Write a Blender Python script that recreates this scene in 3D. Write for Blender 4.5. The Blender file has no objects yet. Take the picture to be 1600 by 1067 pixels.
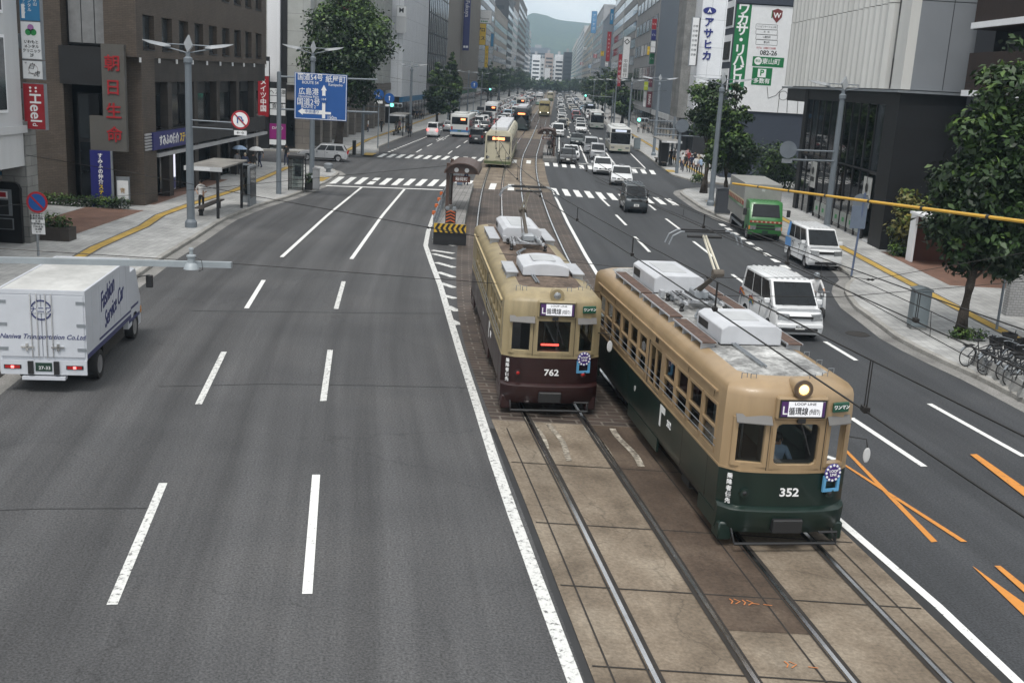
import bpy, math, random
import numpy as np
from mathutils import Vector, Matrix
R = math.radians
PI = math.pi
scene = bpy.context.scene
COL = scene.collection
# ------------------------------------------------------------------ camera
FPX, CAMH = 1670.0, 8.05
ROLL, PITCH = R(3.2), R(13.8437)
_d = Vector((-math.cos(PITCH)*math.sin(ROLL), -math.cos(PITCH)*math.cos(ROLL), -math.sin(PITCH)))
_up = -_d
_fw = Vector((0, 0, -1)); _F = (_fw - _fw.dot(_up)*_up).normalized()
CM = Matrix((_F.cross(_up), _F, _up))            # camera axes -> world
cam = bpy.data.objects.new('camera', bpy.data.cameras.new('camera'))
COL.objects.link(cam)
cam.matrix_world = Matrix.Translation((0, 0, CAMH)) @ CM.to_4x4()
cam.data.sensor_width = 36; cam.data.lens = FPX*36/1600
cam.data.clip_end = 20000; cam.data.clip_start = .2
scene.camera = cam
# ------------------------------------------------------------------ world and sun (overcast day)
SUN_EL, SUN_AZ = R(64), R(196)      # azimuth measured clockwise from +Y
w = bpy.data.worlds.new('World'); scene.world = w; w.use_nodes = True
nt = w.node_tree; nt.nodes.clear()
def N(t, typ, **kw):
    n = t.nodes.new(typ)
    for k, v in kw.items():
        if k in n.inputs: n.inputs[k].default_value = v
        else: setattr(n, k, v)
    return n
sky = N(nt, 'ShaderNodeTexSky', sky_type='NISHITA', sun_disc=False, sun_elevation=SUN_EL, sun_rotation=SUN_AZ)
tc = N(nt, 'ShaderNodeTexCoord')
mp = N(nt, 'ShaderNodeMapping'); mp.inputs['Scale'].default_value = (1, 1, 2.6)
nz = N(nt, 'ShaderNodeTexNoise', Scale=3.4, Detail=7.0, Roughness=.55)
rp = N(nt, 'ShaderNodeValToRGB'); rp.color_ramp.elements[0].position = .40; rp.color_ramp.elements[1].position = .62
rp.color_ramp.elements[0].color = (7.9, 8.2, 8.4, 1); rp.color_ramp.elements[1].color = (12.0, 12.0, 11.6, 1)
mx = N(nt, 'ShaderNodeMixRGB'); mx.inputs[0].default_value = .86
bg = N(nt, 'ShaderNodeBackground'); bg.inputs['Strength'].default_value = .085
out = N(nt, 'ShaderNodeOutputWorld')
L = nt.links.new
L(tc.outputs['Generated'], mp.inputs[0]); L(mp.outputs[0], nz.inputs['Vector']); L(nz.outputs['Fac'], rp.inputs[0])
L(sky.outputs[0], mx.inputs[1]); L(rp.outputs[0], mx.inputs[2]); L(mx.outputs[0], bg.inputs[0]); L(bg.outputs[0], out.inputs[0])
sun = bpy.data.objects.new('sun', bpy.data.lights.new('sun', 'SUN')); COL.objects.link(sun)
sun.data.energy = 1.9; sun.data.angle = R(18); sun.data.color = (1, .97, .92)
_sd = Vector((math.sin(SUN_AZ)*math.cos(SUN_EL), math.cos(SUN_AZ)*math.cos(SUN_EL), math.sin(SUN_EL)))
sun.rotation_euler = (-_sd).to_track_quat('-Z', 'Y').to_euler()
vs = scene.view_settings
vs.view_transform = 'Standard'; vs.look = 'None'; vs.gamma = 1; vs.exposure = .56
scene.cycles.max_bounces = 6; scene.cycles.diffuse_bounces = 3; scene.cycles.glossy_bounces = 3
scene.cycles.transmission_bounces = 4; scene.cycles.volume_bounces = 0; scene.cycles.transparent_max_bounces = 8
scene.cycles.use_denoising = True
rnd = random.Random(7)
# ------------------------------------------------------------------ measuring: photo pixel -> place on the level ground
def ray(px, py):
    return CM @ Vector(((px-800)/FPX, -(py-533.5)/FPX, -1.0))
def G(px, py, z=0.0):
    w_ = ray(px, py); t = (z-CAMH)/w_.z
    return Vector((w_.x*t, w_.y*t, z))
def AY(px, py, y):                                # point of the ray at distance y up the street
    w_ = ray(px, py); t = y/w_.y
    return Vector((w_.x*t, y, CAMH+w_.z*t))
_cy = np.array([-30, -10, 13.5, 18.5, 25.9, 30.3, 35.1, 45.4, 50.5, 62, 76, 90, 97, 105, 117, 135, 158, 190, 226, 300, 1600.])
_cx = np.array([11.7, 8.3, 4.35, 3.65, 2.4, 1.75, 1.15, .42, .16, -.27, -.62, -.78, -.8, -.78, -.62, -.1, .6, 1.45, 2.4, 4.5, 41.8])
_fy = np.arange(-30, 1600, 1.0); _fx = np.interp(_fy, _cy, _cx)
_k = np.hanning(17); _k /= _k.sum(); _p = np.pad(_fx, 8, mode='edge')
_p[:8] = _fx[0] - (_fx[1]-_fx[0])*np.arange(8, 0, -1); _p[-8:] = _fx[-1] + (_fx[-1]-_fx[-2])*np.arange(1, 9)
_fx = np.convolve(_p, _k, 'valid')
def C(y): return float(np.interp(y, _fy, _fx))
def TH(y): return math.atan2(C(y+1)-C(y-1), 2.0)  # street direction, angle from +Y towards +X
def S(off, y, z=0.0):
    return Vector((C(y)+off, y, z))
# ------------------------------------------------------------------ materials
MATS = {}
def M(name, col=(.5, .5, .5), rough=.55, metal=0.0, var=.12, scale=2.5, spec=.5, emit=None, bump=0.0, coat=0.0, streak=False):
    if name in MATS: return MATS[name]
    m = bpy.data.materials.new(name); m.use_nodes = True; t = m.node_tree; l = t.links.new
    b = t.nodes['Principled BSDF']
    b.inputs['Roughness'].default_value = rough; b.inputs['Metallic'].default_value = metal
    b.inputs['Specular IOR Level'].default_value = spec; b.inputs['Coat Weight'].default_value = coat
    b.inputs['Base Color'].default_value = (*col, 1)
    if emit:
        b.inputs['Emission Color'].default_value = (*emit[:3], 1); b.inputs['Emission Strength'].default_value = emit[3]
    elif var:
        c = N(t, 'ShaderNodeTexCoord'); mpp = N(t, 'ShaderNodeMapping')
        if streak: mpp.inputs['Scale'].default_value = (1, 1, .12)
        n = N(t, 'ShaderNodeTexNoise', Scale=scale, Detail=6.0, Roughness=.65)
        r_ = N(t, 'ShaderNodeMapRange'); r_.inputs[1].default_value = .3; r_.inputs[2].default_value = .7
        r_.inputs[3].default_value = 1-var; r_.inputs[4].default_value = 1+var
        x = N(t, 'ShaderNodeMixRGB', blend_type='MULTIPLY'); x.inputs[0].default_value = 1; x.inputs[1].default_value = (*col, 1)
        l(c.outputs['Object'], mpp.inputs[0]); l(mpp.outputs[0], n.inputs['Vector']); l(n.outputs['Fac'], r_.inputs[0])
        l(r_.outputs[0], x.inputs[2]); l(x.outputs[0], b.inputs['Base Color'])
        r2 = N(t, 'ShaderNodeMapRange'); r2.inputs[3].default_value = max(.02, rough-.08); r2.inputs[4].default_value = min(1, rough+.12)
        l(n.outputs['Fac'], r2.inputs[0]); l(r2.outputs[0], b.inputs['Roughness'])
        if bump:
            bp = N(t, 'ShaderNodeBump', Strength=bump, Distance=.02); l(n.outputs['Fac'], bp.inputs['Height']); l(bp.outputs[0], b.inputs['Normal'])
    MATS[name] = m
    return m
def ramp(t, pts):
    r_ = N(t, 'ShaderNodeValToRGB'); e = r_.color_ramp.elements
    while len(e) < len(pts): e.new(.5)
    for k, (p, c) in enumerate(pts):
        e[k].position = p; e[k].color = (*c, 1) if len(c) == 3 else c
    return r_
def ground_mat(name, cols, patch=.25, speck=60.0, speck_amt=.35, streak_amt=.18, rough=.85, crack=0.0, bump=.3, uv=True):
    """asphalt or concrete: broad patches, streaks that run along the street, fine aggregate, hairline cracks"""
    m = bpy.data.materials.new(name); m.use_nodes = True; t = m.node_tree; l = t.links.new
    b = t.nodes['Principled BSDF']; c = N(t, 'ShaderNodeTexCoord'); src = c.outputs['UV' if uv else 'Object']
    n1 = N(t, 'ShaderNodeTexNoise', Scale=patch, Detail=8.0, Roughness=.62); l(src, n1.inputs['Vector'])
    r1 = ramp(t, [(.32, cols[0]), (.5, cols[1]), (.7, cols[2])]); l(n1.outputs['Fac'], r1.inputs[0])
    mpp = N(t, 'ShaderNodeMapping'); mpp.inputs['Scale'].default_value = (1.1, .03, 1); l(src, mpp.inputs[0])
    n2 = N(t, 'ShaderNodeTexNoise', Scale=1.0, Detail=5.0, Roughness=.6); l(mpp.outputs[0], n2.inputs['Vector'])
    m2 = N(t, 'ShaderNodeMapRange'); m2.inputs[1].default_value = .32; m2.inputs[2].default_value = .68
    m2.inputs[3].default_value = 1-streak_amt; m2.inputs[4].default_value = 1+streak_amt; l(n2.outputs['Fac'], m2.inputs[0])
    n3 = N(t, 'ShaderNodeTexNoise', Scale=speck, Detail=2.0, Roughness=.7); l(src, n3.inputs['Vector'])
    m3 = N(t, 'ShaderNodeMapRange'); m3.inputs[1].default_value = .3; m3.inputs[2].default_value = .72
    m3.inputs[3].default_value = 1-speck_amt; m3.inputs[4].default_value = 1+speck_amt*1.5; l(n3.outputs['Fac'], m3.inputs[0])
    a = N(t, 'ShaderNodeMixRGB', blend_type='MULTIPLY'); a.inputs[0].default_value = 1; l(r1.outputs[0], a.inputs[1]); l(m2.outputs[0], a.inputs[2])
    d = N(t, 'ShaderNodeMixRGB', blend_type='MULTIPLY'); d.inputs[0].default_value = 1; l(a.outputs[0], d.inputs[1]); l(m3.outputs[0], d.inputs[2])
    last = d
    if crack:
        nw = N(t, 'ShaderNodeTexNoise', Scale=.9, Detail=4.0); l(src, nw.inputs['Vector'])
        va = N(t, 'ShaderNodeVectorMath', operation='MULTIPLY_ADD'); l(nw.outputs['Color'], va.inputs[0]); va.inputs[1].default_value = (1.6, 1.6, 0); l(src, va.inputs[2])
        v = N(t, 'ShaderNodeTexVoronoi', Scale=.16, feature='DISTANCE_TO_EDGE'); l(va.outputs[0], v.inputs['Vector'])
        rc = N(t, 'ShaderNodeMapRange'); rc.inputs[1].default_value = .0; rc.inputs[2].default_value = .0035; rc.inputs[3].default_value = 1-crack; rc.inputs[4].default_value = 1
        l(v.outputs['Distance'], rc.inputs[0])
        e = N(t, 'ShaderNodeMixRGB', blend_type='MULTIPLY'); e.inputs[0].default_value = 1; l(d.outputs[0], e.inputs[1]); l(rc.outputs[0], e.inputs[2]); last = e
    l(last.outputs[0], b.inputs['Base Color'])
    rr = N(t, 'ShaderNodeMapRange'); rr.inputs[3].default_value = rough-.2; rr.inputs[4].default_value = min(1, rough+.12); l(n1.outputs['Fac'], rr.inputs[0]); l(rr.outputs[0], b.inputs['Roughness'])
    b.inputs['Specular IOR Level'].default_value = .35
    bp = N(t, 'ShaderNodeBump', Strength=bump, Distance=.01); l(n3.outputs['Fac'], bp.inputs['Height']); l(bp.outputs[0], b.inputs['Normal'])
    MATS[name] = m
    return m
def tile_mat(name, c1, c2, mortar, bw, bh, msize=.02, rough=.7, off=.5, uv=False, dirt=.3, bump=.4, rot=None, dscale=.7, axis=None):
    """bricks, setts, tiles: brick pattern plus dirt patches"""
    m = bpy.data.materials.new(name); m.use_nodes = True; t = m.node_tree; l = t.links.new
    b = t.nodes['Principled BSDF']; c = N(t, 'ShaderNodeTexCoord')
    br = N(t, 'ShaderNodeTexBrick', offset=off); br.inputs['Scale'].default_value = 1
    br.inputs['Color1'].default_value = (*c1, 1); br.inputs['Color2'].default_value = (*c2, 1); br.inputs['Mortar'].default_value = (*mortar, 1)
    br.inputs['Brick Width'].default_value = bw; br.inputs['Row Height'].default_value = bh; br.inputs['Mortar Size'].default_value = msize
    br.inputs['Mortar Smooth'].default_value = .3; br.inputs['Bias'].default_value = 0
    src = c.outputs['UV' if uv else 'Object']
    if not uv and axis != 'flat':     # walls: run the pattern round x+y, up z
        sp = N(t, 'ShaderNodeSeparateXYZ'); l(src, sp.inputs[0]); ad = N(t, 'ShaderNodeMath', operation='ADD'); l(sp.outputs[0], ad.inputs[0]); l(sp.outputs[1], ad.inputs[1])
        cb = N(t, 'ShaderNodeCombineXYZ'); l(ad.outputs[0], cb.inputs[0]); l(sp.outputs[2], cb.inputs[1]); bsrc = cb.outputs[0]
    else: bsrc = src
    if rot:
        mpp = N(t, 'ShaderNodeMapping'); mpp.inputs['Rotation'].default_value = (0, 0, rot); l(bsrc, mpp.inputs[0]); bsrc = mpp.outputs[0]
    l(bsrc, br.inputs['Vector'])
    n = N(t, 'ShaderNodeTexNoise', Scale=dscale, Detail=8.0, Roughness=.68); l(src, n.inputs['Vector'])
    r_ = N(t, 'ShaderNodeMapRange'); r_.inputs[1].default_value = .3; r_.inputs[2].default_value = .7; r_.inputs[3].default_value = 1-dirt; r_.inputs[4].default_value = 1+dirt*.7
    l(n.outputs['Fac'], r_.inputs[0])
    x = N(t, 'ShaderNodeMixRGB', blend_type='MULTIPLY'); x.inputs[0].default_value = 1; l(br.outputs['Color'], x.inputs[1]); l(r_.outputs[0], x.inputs[2])
    l(x.outputs[0], b.inputs['Base Color']); b.inputs['Roughness'].default_value = rough; b.inputs['Specular IOR Level'].default_value = .35
    bp = N(t, 'ShaderNodeBump', Strength=bump, Distance=.01, invert=True); l(br.outputs['Fac'], bp.inputs['Height']); l(bp.outputs[0], b.inputs['Normal'])
    MATS[name] = m
    return m
# ------------------------------------------------------------------ mesh builder
class MB:
    def __init__(s): s.v = []; s.f = []; s.m = []; s.uv = []
    def add(s, vs, fs, mi=0, T=None):
        b = len(s.v)
        s.v += [tuple(T @ Vector(p)) for p in vs] if T is not None else [tuple(p) for p in vs]
        s.f += [tuple(i+b for i in f) for f in fs]; s.m += [mi]*len(fs)
        return s
    def box(s, x0, x1, y0, y1, z0, z1, mi=0, T=None, b=0.0):
        if b <= 0:
            vs = [(x, y, z) for z in (z0, z1) for y in (y0, y1) for x in (x0, x1)]
            return s.add(vs, [(0, 2, 3, 1), (4, 5, 7, 6), (0, 1, 5, 4), (1, 3, 7, 5), (3, 2, 6, 7), (2, 0, 4, 6)], mi, T)
        # chamfered box: top and bottom bevels on a rounded-rectangle plan
        q = lambda e, z: [(x0+e, y0, z), (x1-e, y0, z), (x1, y0+e, z), (x1, y1-e, z), (x1-e, y1, z), (x0+e, y1, z), (x0, y1-e, z), (x0, y0+e, z)]
        def ins(z, d): return [(min(max(px, x0+d), x1-d), min(max(py, y0+d), y1-d), z) for px, py, _ in q(b, z)]
        rings = [ins(z0, b*.9), q(b, z0+b), q(b, z1-b), ins(z1, b*.9)]
        return s.loft(rings, mi, T)
    def loft(s, rings, mi=0, T=None, cap=True, close=True):
        n = len(rings[0]); vs = [p for r_ in rings for p in r_]; fs = []
        for k in range(len(rings)-1):
            for i in range(n if close else n-1):
                j = (i+1) % n
                fs.append((k*n+i, k*n+j, (k+1)*n+j, (k+1)*n+i))
        if cap and close:
            fs.append(tuple(range(n-1, -1, -1))); fs.append(tuple((len(rings)-1)*n+i for i in range(n)))
        return s.add(vs, fs, mi, T)
    def prism(s, poly, a0, a1, axis='x', mi=0, T=None, taper=None):
        """poly of 2D points swept along axis"""
        def P(u, v, a):
            return {'x': (a, u, v), 'y': (u, a, v), 'z': (u, v, a)}[axis]
        return s.loft([[P(u, v, a0) for u, v in poly], [P(u, v, a1) for u, v in poly]], mi, T)
    def tube(s, pts, r, n=8, mi=0, T=None, r2=None):
        pts = [Vector(p) for p in pts]; rings = []
        up = Vector((0, 0, 1))
        for i, p in enumerate(pts):
            d = (pts[min(i+1, len(pts)-1)]-pts[max(i-1, 0)]).normalized()
            a = d.cross(up)
            if a.length < 1e-3: a = d.cross(Vector((0, 1, 0)))
            a.normalize(); c = d.cross(a)
            rr = r if r2 is None else r+(r2-r)*i/(len(pts)-1)
            if isinstance(r, (list, tuple)): rr = r[i]
            rings.append([p+a*(rr*math.cos(2*PI*k/n))+c*(rr*math.sin(2*PI*k/n)) for k in range(n)])
        return s.loft(rings, mi, T)
    def lathe(s, prof, n=16, mi=0, T=None, axis='z', cap=True):
        """prof: (radius, height) pairs"""
        def P(a, r_, h):
            u, v = r_*math.cos(a), r_*math.sin(a)
            return {'z': (u, v, h), 'y': (u, h, v), 'x': (h, u, v)}[axis]
        return s.loft([[P(2*PI*k/n, r_, h) for k in range(n)] for r_, h in prof], mi, T, cap=cap)
    def quad(s, a, b, c, d, mi=0, T=None): return s.add([a, b, c, d], [(0, 1, 2, 3)], mi, T)
    def strip(s, pts, w, z=0.0, mi=0):
        """flat ribbon along ground points"""
        pts = [Vector((p[0], p[1], 0)) for p in pts]; vs = []
        for i, p in enumerate(pts):
            d = (pts[min(i+1, len(pts)-1)]-pts[max(i-1, 0)]).normalized(); n = Vector((d.y, -d.x, 0))*w/2
            vs += [(p.x-n.x, p.y-n.y, z), (p.x+n.x, p.y+n.y, z)]
        return s.add(vs, [(2*i, 2*i+1, 2*i+3, 2*i+2) for i in range(len(pts)-1)], mi)
    def build(s, name, mats, parent=None, smooth=None, bevel=0, seg=2, uvs=None):
        me = bpy.data.meshes.new(name); me.from_pydata(s.v, [], s.f)
        mats = mats if isinstance(mats, (list, tuple)) else [mats]
        for m_ in mats: me.materials.append(m_)
        if any(s.m): me.polygons.foreach_set('material_index', s.m)
        if uvs:
            ul = me.uv_layers.new(); d = np.zeros(len(me.loops)*2)
            li = np.zeros(len(me.loops), dtype=int); me.loops.foreach_get('vertex_index', li)
            uu = np.array([uvs(p) for p in s.v]); d = uu[li].ravel(); ul.data.foreach_set('uv', d)
        if smooth: me.shade_smooth()
        me.update()
        o = bpy.data.objects.new(name, me); COL.objects.link(o)
        if smooth and smooth is not True: me.set_sharp_from_angle(angle=R(smooth))
        if bevel:
            md = o.modifiers.new('b', 'BEVEL'); md.width = bevel; md.segments = seg; md.limit_method = 'ANGLE'; md.angle_limit = R(35)
        if parent: o.parent = parent
        return o
def tag(o, label=None, cat=None, group=None, kind=None):
    if label: o['label'] = label
    if cat: o['category'] = cat
    if group: o['group'] = group
    if kind: o['kind'] = kind
    return o
def thing(name, label, cat, loc=(0, 0, 0), rz=0.0, group=None):
    o = bpy.data.objects.new(name, None); COL.objects.link(o); o.empty_display_size = .1
    o.location = loc; o.rotation_euler = (0, 0, rz)
    return tag(o, label, cat, group)
def copy_tree(o, parent=None):
    c = o.copy(); COL.objects.link(c); c.parent = parent
    for ch in list(o.children): copy_tree(ch, c)
    return c
def place(o, loc, rz, label=None, group=None):
    o.location = loc; o.rotation_euler = (0, 0, rz)
    if label: o['label'] = label
    if group: o['group'] = group
    return o
def text(body, size, mat, parent, loc, rot, name='lettering', align='CENTER', ext=.004, bold=0.0, shear=0.0, wide=1.0, line=1.0):
    c = bpy.data.curves.new(name, 'FONT'); c.body = body; c.size = size; c.align_x = align; c.align_y = 'CENTER'
    c.extrude = ext; c.offset = bold*size; c.shear = shear; c.space_line = line; c.resolution_u = 3
    c.materials.append(mat)
    t_ = bpy.data.objects.new(name, c); COL.objects.link(t_)
    dg = bpy.context.evaluated_depsgraph_get(); dg.update()
    me = bpy.data.meshes.new_from_object(t_.evaluated_get(dg)); bpy.data.objects.remove(t_); bpy.data.curves.remove(c)
    o = bpy.data.objects.new(name, me); COL.objects.link(o); o.location = loc; o.rotation_euler = rot; o.scale = (wide, 1, 1)
    o.parent = parent
    return o
def vtext(body, *a, **k): return text('\n'.join(body), *a, **k)
def structure(name, mb, mats, **kw): return tag(mb.build(name, mats, **kw), kind='structure')
# ------------------------------------------------------------------ ground, road, tracks
ASPH_L = ground_mat('asphalt_old', [(.050, .050, .052), (.062, .062, .064), (.076, .075, .076)], patch=.22, speck=24, speck_amt=.46, streak_amt=.30, crack=.22)
ASPH_R = ground_mat('asphalt_new', [(.034, .036, .039), (.042, .044, .048), (.053, .055, .058)], patch=.22, speck=24, speck_amt=.42, streak_amt=.22, crack=.14)
CONC = ground_mat('track_concrete', [(.095, .073, .052), (.165, .132, .098), (.25, .21, .162)], patch=.55, speck=14, speck_amt=.22, streak_amt=.22, rough=.82, crack=.3)
CONC_D = ground_mat('track_concrete_stained', [(.045, .031, .022), (.075, .053, .038), (.12, .09, .066)], patch=.7, speck=14, speck_amt=.22, streak_amt=.25, rough=.75)
SETT = tile_mat('stone_setts', (.078, .056, .045), (.052, .040, .034), (.13, .112, .095), .62, .28, .03, uv=True, dirt=.55, bump=.6, dscale=.5)
SIDEW = tile_mat('pavement_tiles', (.43, .43, .42), (.34, .34, .335), (.24, .24, .24), .3, .3, .012, off=0, axis='flat', dirt=.34, bump=.1, dscale=.45)
KERB = ground_mat('kerb_granite', [(.2, .19, .175), (.29, .28, .26), (.36, .35, .33)], patch=.9, speck=30, speck_amt=.2, streak_amt=.05, uv=False)
GUTTER = ground_mat('gutter_concrete', [(.13, .125, .12), (.2, .195, .185), (.27, .26, .25)], patch=.8, speck=22, speck_amt=.25, streak_amt=.05, uv=False)
def paint_mat(name, col, wear):
    m = bpy.data.materials.new(name); m.use_nodes = True; t = m.node_tree; l = t.links.new; b = t.nodes['Principled BSDF']
    c = N(t, 'ShaderNodeTexCoord'); n = N(t, 'ShaderNodeTexNoise', Scale=9.0, Detail=8.0, Roughness=.75); l(c.outputs['Object'], n.inputs['Vector'])
    r_ = ramp(t, [(wear-.05, (.09, .09, .09)), (wear+.04, tuple(x*.85 for x in col)), (.75, col)]); l(n.outputs['Fac'], r_.inputs[0]); l(r_.outputs[0], b.inputs['Base Color'])
    b.inputs['Roughness'].default_value = .7; MATS[name] = m
    return m
WHITE_P = paint_mat('road_paint_white', (.80, .80, .78), .38)
WORN_P = paint_mat('road_paint_worn', (.68, .68, .66), .43)
ORANGE_P = paint_mat('road_paint_orange', (.62, .25, .045), .38)
TACT = tile_mat('tactile_yellow', (.50, .33, .075), (.44, .29, .07), (.30, .21, .06), .3, .3, .02, off=0, axis='flat', dirt=.3)
STEEL = M('rail_steel', (.55, .55, .56), .22, 1.0, .25, 1.5)
DARKGAP = M('groove_dark', (.022, .018, .015), .8, var=.3)
g = MB(); g.box(-2500, 2500, -400, 3300, -2, -.06); structure('ground', g, M('ground_grey', (.10, .10, .10), .9, var=.2, scale=.05))
uvf = lambda p: (p[0]-C(p[1]), p[1])
def sheet(name, off0, off1, y0, y1, z, mat, step=2.0, nx=2):
    mb = MB(); n = max(1, int((y1-y0)/step)); vs = []
    f0 = off0 if callable(off0) else (lambda y: off0); f1 = off1 if callable(off1) else (lambda y: off1)
    for i in range(n+1):
        y = y0+(y1-y0)*i/n
        for k in range(nx): vs.append((C(y)+f0(y)+(f1(y)-f0(y))*k/(nx-1), y, z))
    mb.add(vs, [(i*nx+k, i*nx+k+1, (i+1)*nx+k+1, (i+1)*nx+k) for i in range(n) for k in range(nx-1)])
    return structure(name, mb, mat, uvs=uvf)
sheet('road', -60, -2.2, -25, 420, 0, ASPH_L, nx=6); sheet('road', 2.2, 60, -25, 420, 0, ASPH_R, nx=6)
sheet('road', -60, 60, 420, 1500, 0, ASPH_L, step=20)
BED0, BED1 = -3.02, 2.95
for y0, y1, mt in ((-20, 24.6, CONC), (24.6, 79, SETT), (79, 112, CONC), (112, 150, SETT), (150, 178, CONC), (178, 260, SETT), (260, 1400, CONC)):
    sheet('tram_track_bed', BED0, BED1, y0, y1, .02, mt, step=1.0 if y1 < 300 else 20)
# darker stained slabs in the middle between the tracks
sheet('tram_track_bed', -.66, .70, 14.9, 24.6, .026, CONC_D, step=.5)
mb = MB()                                         # expansion joints between the slabs
for y in (9.2, 11.4, 13.6, 16.05, 18.55, 21.7):
    mb.strip([S(BED0+.05, y+.04, 0), S(-.75, y-.0, 0)], .035, .030)
    mb.strip([S(-.75, y, 0), S(BED1-.05, y-.08, 0)], .035, .030)
for off in (BED0+.28, .32, BED1-.42): mb.strip([S(off, y) for y in np.arange(-5, 24.6, 1)], .03, .0305)
for y in np.arange(80, 112, 3): mb.strip([S(BED0, y), S(BED1, y)], .05, .030)
structure('slab_joints', mb, DARKGAP)
mb = MB()                                         # pale mortar patches where the setts begin
for o, a, b_, wd in ((-2.05, 22.2, 25.2, .17), (-1.62, 22.0, 24.6, .13), (-.72, 22.0, 24.6, .16), (-.12, 21.9, 24.6, .15)):
    pts = [S(o+.05*math.sin(y*2.3+o), y) for y in np.arange(a, b_, .25)]; mb.strip(pts, wd, .0335)
structure('mortar_patches', mb, ground_mat('mortar', [(.12, .10, .08), (.22, .195, .16), (.36, .33, .28)], patch=3.5, speck=9, speck_amt=.5, uv=False))
mb = MB()
for off in (-2.13, -.70, .72, 2.14):
    ys = np.concatenate([np.arange(-20, 130, 1.0), np.arange(130, 1400, 15)])
    side = 1 if off in (-2.13, .72) else -1
    L_, R_ = off-.035, off+.035
    for d0, d1, zz, mi in ((L_, R_, .045, 0), (off+side*.04-.0, off+side*.115, .034, 1), (off-side*.05, off-side*.085, .0335, 1)):
        a, b_ = min(d0, d1), max(d0, d1)
        vs = []
        for y in ys: vs += [(C(y)+a, y, zz), (C(y)+b_, y, zz)]
        mb.add(vs, [(2*i, 2*i+1, 2*i+3, 2*i+2) for i in range(len(ys)-1)], mi)
structure('tram_rails', mb, [STEEL, DARKGAP])
# ---- markings
def P2(*pts): return [G(*p) for p in pts]
mk = MB(); wk = MB(); og = MB()
Z1 = .010
def curve(pts, n=40):
    p = np.array([(q.x, q.y) for q in pts]); t = np.concatenate([[0], np.cumsum(np.hypot(*np.diff(p, axis=0).T))])
    tt = np.linspace(0, t[-1], n); return [Vector((np.interp(a, t, p[:, 0]), np.interp(a, t, p[:, 1]), 0)) for a in tt]
wk.strip([S(-3.2, -12), S(-3.2, 5)]+P2((899, 1067), (837.6, 902), (802.5, 806), (772, 718), (750, 648), (722, 560), (704, 501), (688, 446.6), (674.5, 411.3), (665, 384), (669, 362), (678.5, 335)), .22, Z1)
mk.strip([S(3.25, -12), S(3.25, 5)]+P2((1592, 1067), (1465, 946), (1310, 812))+[S(3.1, 25), S(3.1, 35)]+P2((934, 430), (915.6, 400), (887.5, 349), (868, 308)), .17, Z1)
for a, b_ in (((175, 945), (255, 755)), ((310, 632), (350, 550)), ((385, 482), (412, 438)), ((525, 483), (537, 440)), ((505, 627), (516, 547)), ((480, 928), (494, 742))):
    (wk if a[0] in (310, 505, 525, 175) else mk).strip(P2(a, b_), .16, Z1)
for a, b_ in (((440, 402), (565, 293)), ((549, 405), (632, 296))):
    p = P2(a, b_); mid = (p[0]+p[1])/2 + Vector((-.12, 0, 0)); mk.strip(curve([p[0], mid, p[1]], 12), .17, Z1)
for k in range(2): mk.strip(P2(*[((-65, 1067+350), (60, 1190)), ((440, 1300), (462, 1130))][k]), .16, Z1)
for a, b_ in (((940, 311), (952, 322.5)), ((962.5, 336), (978.5, 352.3)), ((991.6, 370), (1015, 394)), ((1014, 320.3), (1024.4, 328.8)), ((1040.3, 342), (1063, 359)), ((1083.4, 377.5), (1114.5, 401.5)),
              ((1144, 429), (1170, 448)), ((1215, 481), (1250, 507)), ((1289, 534), (1338, 563.4)), ((1452, 631), (1600, 713.5)), ((1330, 653), (1444, 729)), ((1640, 860), (1790, 960))):
    mk.strip(P2(a, b_), .16, Z1)
p0, p1 = G(1126, 350), G(1256, 437)
for k in range(10):
    a = p0+(p1-p0)*(k/10); mk.strip([a, a+(p1-p0)*.055], .32, Z1)
def stripes(bl0, bl1, tl0, tl1, n, wd=.45, skip=()):
    a0, a1, b0, b1 = G(*bl0), G(*bl1), G(*tl0), G(*tl1); e = (a1-a0).normalized()*wd
    for i in range(n):
        if i in skip: continue
        t = i/(n-1); a = a0.lerp(a1, t); b_ = b0.lerp(b1, t)
        for q in (a, a+e, b_+e, b_): q.z = Z1
        mk.quad(a, a+e, b_+e, b_)
stripes((514.4, 286.9), (722, 292.5), (529.4, 276.6), (732, 282.5), 12)
stripes((865, 304.4), (1051.6, 321), (860.3, 294), (1037.5, 310), 11)
stripes((588.5, 245.7), (744.5, 252), (599, 240.6), (752, 246.3), 12)
stripes((851.6, 259.4), (1018, 272.5), (850.6, 254), (1013.8, 266), 13)
tk = MB()
for (a, b_, c_) in (((763, 296.5), (773, 297), (767, 287)), ((793, 298), (803, 298.4), (794, 288.5)), ((800, 255), (807, 255.3), (801, 250.3)), ((822, 256), (829, 256.5), (823, 251))):
    p, q, t_ = G(*a), G(*b_), G(*c_); dq = q-p; r_ = [p, q, t_+dq, t_]
    for v in r_: v.z = .028
    tk.quad(*r_)
structure('crosswalk_over_tracks', tk, WHITE_P)
mk.strip(P2((509, 290.6), (692, 297)), .45, Z1); mk.strip(P2((903, 255.6), (1009, 264)), .45, Z1)
for q in ((678.5, 377, 710, 384.5), (675, 391.5, 709, 405.5-9), (677, 397, 709.5, 405), (681, 410.5, 710, 418.5), (684, 425.5, 710, 434), (687.5, 442.5, 710.5, 450), (693, 462, 712, 467), (699, 479, 715.5, 487), (704, 501, 718.5, 508)):
    wk.strip(P2(q[:2], q[2:]), .3, Z1+.004)
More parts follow.
